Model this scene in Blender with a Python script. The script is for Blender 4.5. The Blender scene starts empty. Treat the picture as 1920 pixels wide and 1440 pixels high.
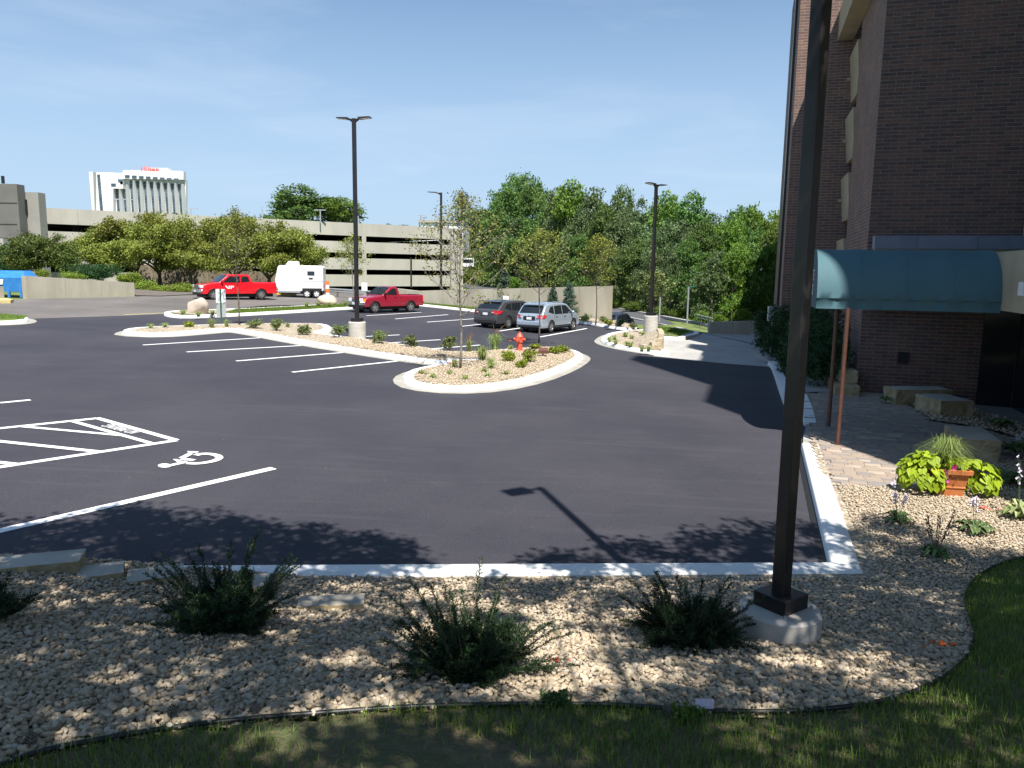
import bpy, math, random
import numpy as np
from mathutils import Vector, Matrix
C = bpy.context.scene.collection
sc = bpy.context.scene
random.seed(7); RNG = np.random.default_rng(7)
R = math.radians

# ---------------------------------------------------------------- camera
CAMZ = 3.7; F = 1442.0
_p = R(8.4); _r = R(0.8)
_f = Vector((0, math.cos(_p), -math.sin(_p))); _R = Vector((1, 0, 0)); _U = _R.cross(_f)
_R2 = _R*math.cos(_r)+_U*math.sin(_r); _U2 = -_R*math.sin(_r)+_U*math.cos(_r)
cam = bpy.data.cameras.new('camera'); co = bpy.data.objects.new('camera', cam); C.objects.link(co)
cam.sensor_width = 36; cam.lens = 36*F/1920; cam.clip_end = 3000; cam.clip_start = 0.05
m = Matrix((_R2, _U2, -_f)).transposed().to_4x4(); m.translation = (0, 0, CAMZ)
co.matrix_world = m; sc.camera = co

# ---------------------------------------------------------------- sun, sky, exposure
PHI = R(107); EL = R(59)                      # horizontal heading of shadows, sun elevation
SUND = Vector((math.cos(PHI)*math.cos(EL), math.sin(PHI)*math.cos(EL), -math.sin(EL)))
sl = bpy.data.lights.new('sun', 'SUN'); so = bpy.data.objects.new('sun', sl); C.objects.link(so)
sl.energy = 5.0; sl.angle = R(0.53); sl.color = (1.0, 0.955, 0.88)
so.rotation_euler = SUND.to_track_quat('-Z', 'Y').to_euler(); so.location = (0, -20, 60)
w = bpy.data.worlds.new('World'); sc.world = w; w.use_nodes = True
nt = w.node_tree; N = nt.nodes; L = nt.links
bg = N['Background']
sky = N.new('ShaderNodeTexSky'); sky.sky_type = 'NISHITA'; sky.sun_disc = False
sky.sun_elevation = EL
_h = -SUND                                    # direction to the sun
sky.sun_rotation = math.atan2(_h.x, _h.y)
sky.air_density = 1.0; sky.dust_density = 1.2; sky.ozone_density = 2.2; sky.altitude = 250
tc = N.new('ShaderNodeTexCoord'); mp = N.new('ShaderNodeMapping'); mp.inputs['Scale'].default_value = (1.2, 1.2, 6.5)
mp.inputs['Rotation'].default_value = (0, 0, 0.5)
nz = N.new('ShaderNodeTexNoise'); nz.inputs['Scale'].default_value = 2.1; nz.inputs['Detail'].default_value = 7; nz.inputs['Roughness'].default_value = .58; nz.inputs['Distortion'].default_value = .35
rp = N.new('ShaderNodeValToRGB'); rp.color_ramp.elements[0].position = .47; rp.color_ramp.elements[1].position = .8
rp.color_ramp.elements[1].color = (.27, .27, .27, 1)
mx = N.new('ShaderNodeMix'); mx.data_type = 'RGBA'
L.new(tc.outputs['Generated'], mp.inputs['Vector']); L.new(mp.outputs[0], nz.inputs['Vector']); L.new(nz.outputs['Fac'], rp.inputs[0])
hs = N.new('ShaderNodeHueSaturation'); hs.inputs['Saturation'].default_value = 1.0; hs.inputs['Value'].default_value = 1.0
tn = N.new('ShaderNodeMix'); tn.data_type = 'RGBA'; tn.blend_type = 'MULTIPLY'; tn.inputs[0].default_value = 1
tn.inputs[7].default_value = (.95, 1.33, 1.52, 1)
L.new(sky.outputs[0], hs.inputs['Color']); L.new(hs.outputs[0], tn.inputs[6])
sx = N.new('ShaderNodeSeparateXYZ'); L.new(tc.outputs['Generated'], sx.inputs[0])
mrz = N.new('ShaderNodeMapRange'); mrz.inputs[1].default_value = 0; mrz.inputs[2].default_value = .5; mrz.inputs[3].default_value = .85; mrz.inputs[4].default_value = 0; mrz.interpolation_type = 'SMOOTHSTEP'
L.new(sx.outputs[2], mrz.inputs[0])
hz = N.new('ShaderNodeMix'); hz.data_type = 'RGBA'; hz.inputs[7].default_value = (6.4, 8.3, 10.8, 1); L.new(mrz.outputs[0], hz.inputs[0]); L.new(tn.outputs[2], hz.inputs[6])
L.new(rp.outputs[0], mx.inputs[0]); L.new(hz.outputs[2], mx.inputs[6]); mx.inputs[7].default_value = (9.6, 10.6, 12.2, 1)
L.new(mx.outputs[2], bg.inputs['Color']); bg.inputs['Strength'].default_value = .05
sc.view_settings.view_transform = 'Standard'; sc.view_settings.look = 'None'
sc.view_settings.exposure = 0.84; sc.view_settings.gamma = 1; sc.view_settings.use_curve_mapping = False

# ---------------------------------------------------------------- ground mapping
GA, GB = -.033, .0155
def lot(x, y): return GA*x+GB*y
def ray(px, py): return _f+_R2*((px-960)/F)-_U2*((py-720)/F)
def gp(px, py, dz=0.0):
    d = ray(px, py); t = (-CAMZ+dz)/(d.z-GA*d.x-GB*d.y); return Vector((d.x*t, d.y*t, CAMZ+d.z*t))
def at(px, py, Y):
    d = ray(px, py); t = Y/d.y; return Vector((d.x*t, Y, CAMZ+d.z*t))
def lev(px, py, z=0.0):
    d = ray(px, py); t = (z-CAMZ)/d.z; return Vector((d.x*t, d.y*t, z))
def sstep(a, b, x):
    t = min(1, max(0, (x-a)/(b-a))); return t*t*(3-2*t)
_c0 = gp(785, 1076); _c1 = gp(1557, 1071); _ce = (_c1-_c0); _ce.z = 0; _ce.normalize()
_cn = Vector((_ce.y, -_ce.x, 0))
KC = gp(1557, 1071)
def sdist(x, y): return (x-_c0.x)*_cn.x+(y-_c0.y)*_cn.y
def bed(x, y):
    s = sdist(x, y)
    q = max(0, s-.36)
    rise = .225*(math.sqrt(q*q+.09)-.3+.0)
    left = .30*sstep(-1.6, -5.2, x)*sstep(0.1, .5, s)
    right = .05*sstep(4.6, 7.0, x)
    return lot(x, y)+.13+rise+left+right
def bp(px, py):
    d = ray(px, py); t = 2.0; o = Vector((0, 0, CAMZ))
    while t < 60:
        p = o+d*t
        if p.z < bed(p.x, p.y): break
        t += .02
    lo = t-.02
    for _ in range(12):
        mid = (lo+t)/2; p = o+d*mid
        if p.z < bed(p.x, p.y): t = mid
        else: lo = mid
    return o+d*t
UD = R(73)                                    # the building's grid: q to the right, d away
_u = Vector((math.cos(UD), math.sin(UD), 0)); _v = Vector((math.sin(UD), -math.cos(UD), 0))
def BW(q, d, z=0.0):
    p = _v*q+_u*d; return Vector((p.x, p.y, z))

# ---------------------------------------------------------------- materials
def _mat(name):
    m = bpy.data.materials.new(name); m.use_nodes = True
    return m, m.node_tree, m.node_tree.nodes['Principled BSDF']
KA = .8
def ks(c): return tuple(x*KA for x in c)
def pm(name, col, col2=None, scale=4.0, rough=.7, bump=0.0, bscale=None, metal=0.0, coat=0.0, detail=5, spec=.5, lo=.35, hi=.65, stretch=None, bdist=.01):
    if coat < .5 and max(col) < .6 and metal < .5:
        col = ks(col); col2 = ks(col2) if col2 else None
    m, t, b = _mat(name); n = t.nodes; l = t.links
    b.inputs['Roughness'].default_value = rough; b.inputs['Metallic'].default_value = metal
    b.inputs['Coat Weight'].default_value = coat; b.inputs['Specular IOR Level'].default_value = spec
    if col2 is None: b.inputs['Base Color'].default_value = (*col, 1)
    tcn = n.new('ShaderNodeTexCoord'); vec = tcn.outputs['Object']
    if stretch:
        mpn = n.new('ShaderNodeMapping'); mpn.inputs['Scale'].default_value = stretch; l.new(vec, mpn.inputs[0]); vec = mpn.outputs[0]
    if col2 is not None:
        z = n.new('ShaderNodeTexNoise'); z.inputs['Scale'].default_value = scale; z.inputs['Detail'].default_value = detail; z.inputs['Roughness'].default_value = .6
        r = n.new('ShaderNodeValToRGB'); r.color_ramp.elements[0].position = lo; r.color_ramp.elements[1].position = hi
        r.color_ramp.elements[0].color = (*col, 1); r.color_ramp.elements[1].color = (*col2, 1)
        l.new(vec, z.inputs['Vector']); l.new(z.outputs['Fac'], r.inputs[0]); l.new(r.outputs[0], b.inputs['Base Color'])
    if bump:
        z2 = n.new('ShaderNodeTexNoise'); z2.inputs['Scale'].default_value = bscale or scale*6; z2.inputs['Detail'].default_value = 4
        bn = n.new('ShaderNodeBump'); bn.inputs['Strength'].default_value = bump; bn.inputs['Distance'].default_value = bdist
        l.new(vec, z2.inputs['Vector']); l.new(z2.outputs['Fac'], bn.inputs['Height']); l.new(bn.outputs[0], b.inputs['Normal'])
    return m
def foliage(name, dark, light, rough=.55, trans=.22):
    m, t, b = _mat(name); n = t.nodes; l = t.links
    a = n.new('ShaderNodeAttribute'); a.attribute_name = 'tint'
    oi = n.new('ShaderNodeObjectInfo')
    r = n.new('ShaderNodeValToRGB'); r.color_ramp.elements[0].color = (*dark, 1); r.color_ramp.elements[1].color = (*light, 1)
    l.new(a.outputs['Fac'], r.inputs[0])
    h = n.new('ShaderNodeHueSaturation'); mr = n.new('ShaderNodeMapRange'); mr.inputs[3].default_value = .82; mr.inputs[4].default_value = 1.22
    l.new(oi.outputs['Random'], mr.inputs[0]); l.new(mr.outputs[0], h.inputs['Value']); 
    mr2 = n.new('ShaderNodeMapRange'); mr2.inputs[3].default_value = .485; mr2.inputs[4].default_value = .515
    l.new(oi.outputs['Random'], mr2.inputs[0]); l.new(mr2.outputs[0], h.inputs['Hue'])
    l.new(r.outputs[0], h.inputs['Color']); l.new(h.outputs[0], b.inputs['Base Color'])
    b.inputs['Roughness'].default_value = rough; b.inputs['Specular IOR Level'].default_value = .35
    tr = n.new('ShaderNodeBsdfTranslucent'); l.new(h.outputs[0], tr.inputs['Color'])
    mxs = n.new('ShaderNodeMixShader'); mxs.inputs[0].default_value = trans
    out = n['Material Output']; l.new(b.outputs[0], mxs.inputs[1]); l.new(tr.outputs[0], mxs.inputs[2]); l.new(mxs.outputs[0], out.inputs[0])
    return m
def glassy(name, col, rough=.05):
    m, t, b = _mat(name); b.inputs['Base Color'].default_value = (*col, 1); b.inputs['Roughness'].default_value = rough
    b.inputs['Specular IOR Level'].default_value = .9; return m
M = {}
def asphalt_mat(name, base, hi, scuff):
    base = ks(base); hi = ks(hi)
    m, t, b = _mat(name); n = t.nodes; l = t.links
    tcn = n.new('ShaderNodeTexCoord')
    z1 = n.new('ShaderNodeTexNoise'); z1.inputs['Scale'].default_value = .22; z1.inputs['Detail'].default_value = 6; z1.inputs['Roughness'].default_value = .62
    z2 = n.new('ShaderNodeTexNoise'); z2.inputs['Scale'].default_value = 55; z2.inputs['Detail'].default_value = 3
    mpn = n.new('ShaderNodeMapping'); mpn.inputs['Rotation'].default_value = (0, 0, R(-20)); mpn.inputs['Scale'].default_value = (.25, 2.6, 1)
    z3 = n.new('ShaderNodeTexNoise'); z3.inputs['Scale'].default_value = 1.0; z3.inputs['Detail'].default_value = 5; z3.inputs['Distortion'].default_value = 1.4
    for z in (z1, z2): l.new(tcn.outputs['Object'], z.inputs['Vector'])
    l.new(tcn.outputs['Object'], mpn.inputs[0]); l.new(mpn.outputs[0], z3.inputs['Vector'])
    r1 = n.new('ShaderNodeValToRGB'); r1.color_ramp.elements[0].position = .38; r1.color_ramp.elements[1].position = .66
    r1.color_ramp.elements[0].color = (*base, 1); r1.color_ramp.elements[1].color = (*hi, 1); l.new(z1.outputs['Fac'], r1.inputs[0])
    mul = n.new('ShaderNodeMix'); mul.data_type = 'RGBA'; mul.blend_type = 'MULTIPLY'; mul.inputs[0].default_value = 1
    r2 = n.new('ShaderNodeValToRGB'); r2.color_ramp.elements[0].position = .3; r2.color_ramp.elements[1].position = .75
    r2.color_ramp.elements[0].color = (.62, .62, .62, 1); r2.color_ramp.elements[1].color = (1.3, 1.3, 1.3, 1); l.new(z2.outputs['Fac'], r2.inputs[0])
    l.new(r1.outputs[0], mul.inputs[6]); l.new(r2.outputs[0], mul.inputs[7])
    r3 = n.new('ShaderNodeValToRGB'); r3.color_ramp.elements[0].position = .58; r3.color_ramp.elements[1].position = .8
    r3.color_ramp.elements[0].color = (0, 0, 0, 1); r3.color_ramp.elements[1].color = (scuff,)*3+(1,); l.new(z3.outputs['Fac'], r3.inputs[0])
    add = n.new('ShaderNodeMix'); add.data_type = 'RGBA'; add.blend_type = 'ADD'; add.inputs[0].default_value = 1
    l.new(mul.outputs[2], add.inputs[6]); l.new(r3.outputs[0], add.inputs[7])
    # scattered pale grit
    vo = n.new('ShaderNodeTexVoronoi'); vo.inputs['Scale'].default_value = 1.7; l.new(tcn.outputs['Object'], vo.inputs['Vector'])
    r4 = n.new('ShaderNodeValToRGB'); r4.color_ramp.elements[0].position = .0; r4.color_ramp.elements[1].position = .022
    r4.color_ramp.elements[0].color = (.3, .3, .28, 1); r4.color_ramp.elements[1].color = (0, 0, 0, 1); l.new(vo.outputs['Distance'], r4.inputs[0])
    add2 = n.new('ShaderNodeMix'); add2.data_type = 'RGBA'; add2.blend_type = 'ADD'; add2.inputs[0].default_value = 1
    l.new(add.outputs[2], add2.inputs[6]); l.new(r4.outputs[0], add2.inputs[7]); l.new(add2.outputs[2], b.inputs['Base Color'])
    bn = n.new('ShaderNodeBump'); bn.inputs['Strength'].default_value = .5; bn.inputs['Distance'].default_value = .006
    l.new(z2.outputs['Fac'], bn.inputs['Height']); l.new(bn.outputs[0], b.inputs['Normal'])
    b.inputs['Roughness'].default_value = .82; b.inputs['Specular IOR Level'].default_value = .35
    return m
def brick_mat(name, c1, c2, mortar, bw=.42, rh=.11, ms=.012):
    c1, c2, mortar = ks(c1), ks(c2), ks(mortar)
    m, t, b = _mat(name); n = t.nodes; l = t.links
    uv = n.new('ShaderNodeTexCoord'); br = n.new('ShaderNodeTexBrick')
    br.inputs['Scale'].default_value = 1; br.inputs['Brick Width'].default_value = bw; br.inputs['Row Height'].default_value = rh; br.inputs['Mortar Size'].default_value = ms
    br.inputs['Color1'].default_value = (*c1, 1); br.inputs['Color2'].default_value = (*c2, 1); br.inputs['Mortar'].default_value = (*mortar, 1)
    l.new(uv.outputs['UV'], br.inputs['Vector'])
    z = n.new('ShaderNodeTexNoise'); z.inputs['Scale'].default_value = .9; l.new(uv.outputs['UV'], z.inputs['Vector'])
    r = n.new('ShaderNodeValToRGB'); r.color_ramp.elements[0].position = .3; r.color_ramp.elements[1].position = .7
    r.color_ramp.elements[0].color = (.8, .82, .9, 1); r.color_ramp.elements[1].color = (1.15, 1.08, 1.0, 1); l.new(z.outputs['Fac'], r.inputs[0])
    mu = n.new('ShaderNodeMix'); mu.data_type = 'RGBA'; mu.blend_type = 'MULTIPLY'; mu.inputs[0].default_value = 1
    l.new(br.outputs['Color'], mu.inputs[6]); l.new(r.outputs[0], mu.inputs[7]); l.new(mu.outputs[2], b.inputs['Base Color'])
    bn = n.new('ShaderNodeBump'); bn.inputs['Strength'].default_value = .6; bn.inputs['Distance'].default_value = .008; bn.invert = True
    l.new(br.outputs['Fac'], bn.inputs['Height']); l.new(bn.outputs[0], b.inputs['Normal']); b.inputs['Roughness'].default_value = .85
    return m
def gravel_mat(name, scale=16):
    m, t, b = _mat(name); n = t.nodes; l = t.links
    tcn = n.new('ShaderNodeTexCoord'); vo = n.new('ShaderNodeTexVoronoi'); vo.inputs['Scale'].default_value = scale; l.new(tcn.outputs['Object'], vo.inputs['Vector'])
    sp = n.new('ShaderNodeSeparateColor'); l.new(vo.outputs['Color'], sp.inputs[0])
    r = n.new('ShaderNodeValToRGB'); e = r.color_ramp.elements; e[0].color = (.36, .29, .21, 1); e[1].color = (.62, .56, .46, 1)
    x = e.new(.5); x.color = (.52, .44, .33, 1)
    l.new(sp.outputs[0], r.inputs[0])
    r2 = n.new('ShaderNodeValToRGB'); r2.color_ramp.elements[0].position = .25; r2.color_ramp.elements[1].position = .62
    r2.color_ramp.elements[0].color = (1, 1, 1, 1); r2.color_ramp.elements[1].color = (.42, .38, .33, 1); l.new(vo.outputs['Distance'], r2.inputs[0])
    mu = n.new('ShaderNodeMix'); mu.data_type = 'RGBA'; mu.blend_type = 'MULTIPLY'; mu.inputs[0].default_value = .8
    l.new(r.outputs[0], mu.inputs[6]); l.new(r2.outputs[0], mu.inputs[7]); l.new(mu.outputs[2], b.inputs['Base Color'])
    bn = n.new('ShaderNodeBump'); bn.inputs['Strength'].default_value = 1; bn.inputs['Distance'].default_value = .03; bn.invert = True
    l.new(vo.outputs['Distance'], bn.inputs['Height']); l.new(bn.outputs[0], b.inputs['Normal']); b.inputs['Roughness'].default_value = .9
    return m
def stone_mat(name, cols):
    cols = [ks(c_) for c_ in cols]
    m, t, b = _mat(name); n = t.nodes; l = t.links
    a = n.new('ShaderNodeAttribute'); a.attribute_name = 'tint'
    r = n.new('ShaderNodeValToRGB'); e = r.color_ramp.elements
    e[0].color = (*cols[0], 1); e[1].color = (*cols[-1], 1)
    for i, c_ in enumerate(cols[1:-1]): x = e.new((i+1)/(len(cols)-1)); x.color = (*c_, 1)
    l.new(a.outputs['Fac'], r.inputs[0])
    tcn = n.new('ShaderNodeTexCoord'); z = n.new('ShaderNodeTexNoise'); z.inputs['Scale'].default_value = 30; z.inputs['Detail'].default_value = 5
    l.new(tcn.outputs['Object'], z.inputs['Vector'])
    r2 = n.new('ShaderNodeValToRGB'); r2.color_ramp.elements[0].color = (.72, .7, .68, 1); r2.color_ramp.elements[1].color = (1.15, 1.12, 1.08, 1); l.new(z.outputs['Fac'], r2.inputs[0])
    mu = n.new('ShaderNodeMix'); mu.data_type = 'RGBA'; mu.blend_type = 'MULTIPLY'; mu.inputs[0].default_value = 1
    l.new(r.outputs[0], mu.inputs[6]); l.new(r2.outputs[0], mu.inputs[7]); l.new(mu.outputs[2], b.inputs['Base Color'])
    bn = n.new('ShaderNodeBump'); bn.inputs['Strength'].default_value = .35; bn.inputs['Distance'].default_value = .004
    l.new(z.outputs['Fac'], bn.inputs['Height']); l.new(bn.outputs[0], b.inputs['Normal']); b.inputs['Roughness'].default_value = .85
    return m
M['asphalt'] = asphalt_mat('asphalt', (.043, .042, .055), (.065, .062, .075), .016)
M['old'] = asphalt_mat('old_asphalt', (.15, .135, .125), (.22, .2, .185), .04)
M['road'] = asphalt_mat('road_asphalt', (.1, .1, .108), (.13, .13, .135), .02)
M['concrete'] = pm('concrete', (.36, .34, .31), (.48, .46, .43), 1.5, .85, .25, 40)
M['drive'] = pm('drive_concrete', (.40, .39, .37), (.50, .49, .47), .7, .85, .2, 60)
M['gutter'] = pm('gutter_concrete', (.34, .32, .28), (.44, .42, .37), 2, .85, .2, 60)
M['kerb'] = pm('kerb_paint', (.78, .78, .76), (.62, .61, .58), 3.5, .6, .3, 30, lo=.55, hi=.85)
M['paint'] = pm('line_paint', (.8, .8, .8), (.6, .6, .6), 9, .6, lo=.6, hi=.9)
M['yellowpaint'] = pm('yellow_paint', (.62, .5, .16), (.42, .36, .2), 6, .7)
M['wall'] = pm('weathered_concrete', (.40, .36, .28), (.58, .53, .43), 1.1, .9, .2, 20, stretch=(1, 1, .25), lo=.3, hi=.7)
M['garage'] = pm('garage_concrete', (.42, .395, .345), (.5, .47, .41), .35, .9, stretch=(1, 1, .4))
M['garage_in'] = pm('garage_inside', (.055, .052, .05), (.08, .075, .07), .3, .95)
M['grass'] = pm('grass_base', (.19, .145, .09), (.08, .11, .03), 1.3, .95, .6, 30, bdist=.04, lo=.3, hi=.7)
M['far_grass'] = pm('far_grass', (.09, .14, .03), (.2, .25, .07), .8, .95, .5, 12, bdist=.06)
M['turf'] = pm('bright_turf', (.1, .15, .03), (.19, .24, .06), 1.6, .95, .6, 25, bdist=.04)
M['soil'] = pm('dark_soil', (.05, .042, .032), (.1, .085, .065), 7, .95, .5, 30)
M['mulch'] = pm('mulch', (.11, .09, .075), (.2, .17, .145), 9, .95, .5, 60)
M['gravel'] = gravel_mat('island_gravel', 15)
M['stone'] = stone_mat('river_stone', [(.32, .24, .16), (.46, .37, .26), (.6, .5, .36), (.54, .45, .34), (.7, .62, .49), (.44, .39, .35)])
M['lime'] = pm('limestone', (.34, .25, .13), (.56, .46, .29), 3.2, .9, .8, 14, bdist=.03)
M['limetop'] = pm('limestone_top', (.42, .38, .31), (.55, .51, .43), 2.0, .9, .3, 30)
M['brickA'] = pm('brick', (.165, .082, .064), (.23, .122, .088), 3, .85, .25, 60)
M['brickB'] = pm('brick_dark', (.105, .066, .06), (.15, .09, .075), 3, .85, .25, 60)
M['brickC'] = pm('brick_brown', (.17, .105, .08), (.15, .09, .072), 3, .85, .25, 60)
M['mortar'] = pm('mortar', (.32, .265, .24), (.38, .32, .28), 5, .95)
M['brickwall'] = brick_mat('brick_wall', (.25, .145, .105), (.16, .095, .08), (.34, .275, .24))
M['stucco'] = pm('beige_stucco', (.42, .36, .24), (.5, .43, .29), 1.2, .9, .2, 60)
M['flash'] = pm('blue_grey_flashing', (.2, .23, .3), (.25, .28, .35), 2, .45, metal=.3)
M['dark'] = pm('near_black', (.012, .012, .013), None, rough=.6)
M['bronze'] = pm('bronze_paint', (.014, .012, .012), (.022, .018, .017), 6, .42, .05, 30, coat=.1)
M['black'] = pm('black_plastic', (.02, .02, .021), None, rough=.5)
M['rubber'] = pm('rubber', (.022, .022, .022), None, rough=.85)
M['alloy'] = pm('alloy', (.55, .55, .56), None, rough=.3, metal=.8)
M['chrome'] = pm('chrome', (.7, .7, .72), None, rough=.18, metal=1)
M['glass'] = glassy('car_glass', (.012, .016, .02))
M['winglass'] = glassy('building_glass', (.015, .018, .022), .08)
M['redlens'] = glassy('red_lens', (.5, .012, .02), .15)
M['amber'] = glassy('amber_lens', (.8, .28, .03), .15)
M['clear'] = glassy('clear_lens', (.75, .76, .78), .12)
M['white'] = pm('white_paint', (.78, .78, .77), None, rough=.4)
M['sign'] = pm('sign_face', (.72, .72, .72), None, rough=.5)
M['signgrey'] = pm('sign_grey', (.4, .41, .42), None, rough=.5)
M['signgreen'] = pm('post_green', (.02, .12, .07), None, rough=.5)
M['galv'] = pm('galvanised', (.42, .44, .46), (.52, .54, .55), 5, .45, metal=.6)
M['bark'] = pm('bark', (.11, .085, .065), (.2, .165, .13), 18, .9, .6, 60)
M['greybark'] = pm('grey_bark', (.24, .21, .17), (.34, .3, .25), 14, .9, .4, 60)
M['canvas'] = pm('teal_canvas', (.062, .15, .18), (.072, .165, .195), 1.2, .75, .3, 3, bdist=.03)
M['canvasend'] = pm('teal_canvas_end', (.05, .13, .14), (.06, .15, .16), 2, .8)
M['postred'] = pm('rust_brown_paint', (.13, .055, .036), (.17, .075, .05), 8, .5)
M['terra'] = pm('terracotta', (.52, .16, .045), (.6, .2, .06), 9, .7, .2, 40)
M['hydrant'] = pm('hydrant_red', (.6, .085, .05), (.68, .12, .07), 6, .45)
M['boulder'] = pm('pinkish_boulder', (.52, .42, .34), (.66, .56, .47), 4, .9, .5, 16, bdist=.03)
M['blockA'] = pm('wall_block', (.5, .41, .27), (.62, .53, .38), 3, .9, .4, 30)
M['paver0'] = pm('paver_tan', (.36, .28, .22), (.42, .34, .27), 6, .9, .3, 60)
M['paver1'] = pm('paver_grey', (.27, .235, .215), (.34, .3, .27), 6, .9, .3, 60)
M['paver2'] = pm('paver_pale', (.46, .38, .3), (.52, .44, .35), 6, .9, .3, 60)
M['redpaint'] = pm('bright_red_paint', (.62, .008, .018), None, rough=.3, coat=.8)
M['maroon'] = pm('maroon_paint', (.27, .012, .03), None, rough=.3, coat=.8)
M['greypaint'] = pm('dark_grey_paint', (.085, .083, .09), None, rough=.28, metal=.4, coat=.8)
M['bluepaint'] = pm('silver_blue_paint', (.42, .49, .57), None, rough=.28, metal=.45, coat=.8)
M['navypaint'] = pm('navy_paint', (.02, .024, .045), None, rough=.3, coat=.8)
M['trailer'] = pm('trailer_white', (.8, .8, .8), None, rough=.35, coat=.3)
M['bin'] = pm('skip_blue', (.03, .2, .58), (.045, .26, .66), 3, .5)
M['hotel'] = pm('hotel_white', (.62, .62, .61), (.68, .68, .67), .08, .8)
M['hotelglass'] = pm('hotel_glass', (.05, .08, .12), (.12, .17, .22), .25, .2, detail=0, stretch=(.01, .01, 1))
M['pinkflower'] = pm('magenta_petal', (.55, .04, .25), None, rough=.6)
M['redflower'] = pm('red_petal', (.65, .1, .06), None, rough=.6)
M['lilac'] = pm('pale_lilac_petal', (.6, .52, .62), None, rough=.6)
M['straw'] = pm('dry_seed', (.2, .12, .07), (.3, .2, .1), 20, .8)
M['orange'] = pm('orange_marking_paint', (.8, .18, .03), None, rough=.7)
M['edging'] = pm('edging_plastic', (.02, .02, .024), None, rough=.45)
FOL = {
 'forest': foliage('forest_leaves', (.03, .07, .015), (.13, .22, .04)),
 'forest2': foliage('willow_leaves', (.055, .095, .035), (.17, .24, .085)),
 'bright': foliage('bright_leaves', (.05, .11, .014), (.17, .26, .03)),
 'locust': foliage('locust_leaves', (.09, .11, .015), (.3, .33, .06)),
 'round': foliage('round_tree_leaves', (.04, .07, .012), (.14, .19, .035)),
 'shrubdark': foliage('dark_shrub_leaves', (.012, .045, .015), (.045, .115, .03)),
 'shrubbright': foliage('bright_shrub_leaves', (.09, .13, .012), (.25, .32, .04)),
 'spirea': foliage('spirea_leaves', (.09, .13, .012), (.36, .42, .05)),
 'rose': foliage('rose_leaves', (.06, .09, .025), (.25, .3, .1)),
 'sapling': foliage('sapling_leaves', (.12, .13, .03), (.32, .34, .09)),
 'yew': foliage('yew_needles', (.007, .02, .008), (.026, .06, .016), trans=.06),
 'spruce': foliage('spruce_needles', (.03, .06, .04), (.11, .17, .11)),
 'grass': foliage('grass_blades', (.05, .09, .012), (.2, .3, .045)),
 'ornamental': foliage('ornamental_grass', (.12, .17, .04), (.32, .4, .12)),
 'potato': foliage('lime_leaves', (.22, .36, .012), (.42, .6, .03), trans=.3),
 'hosta': foliage('hosta_leaves', (.07, .13, .04), (.22, .32, .12)),
 'hostavar': foliage('hosta_cream_leaves', (.12, .2, .04), (.5, .52, .26)),
 'overhead': foliage('overhead_leaves', (.04, .08, .015), (.12, .2, .04), trans=.12),
 'weed': foliage('weed_leaves', (.03, .07, .02), (.1, .18, .05)),
}
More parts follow.
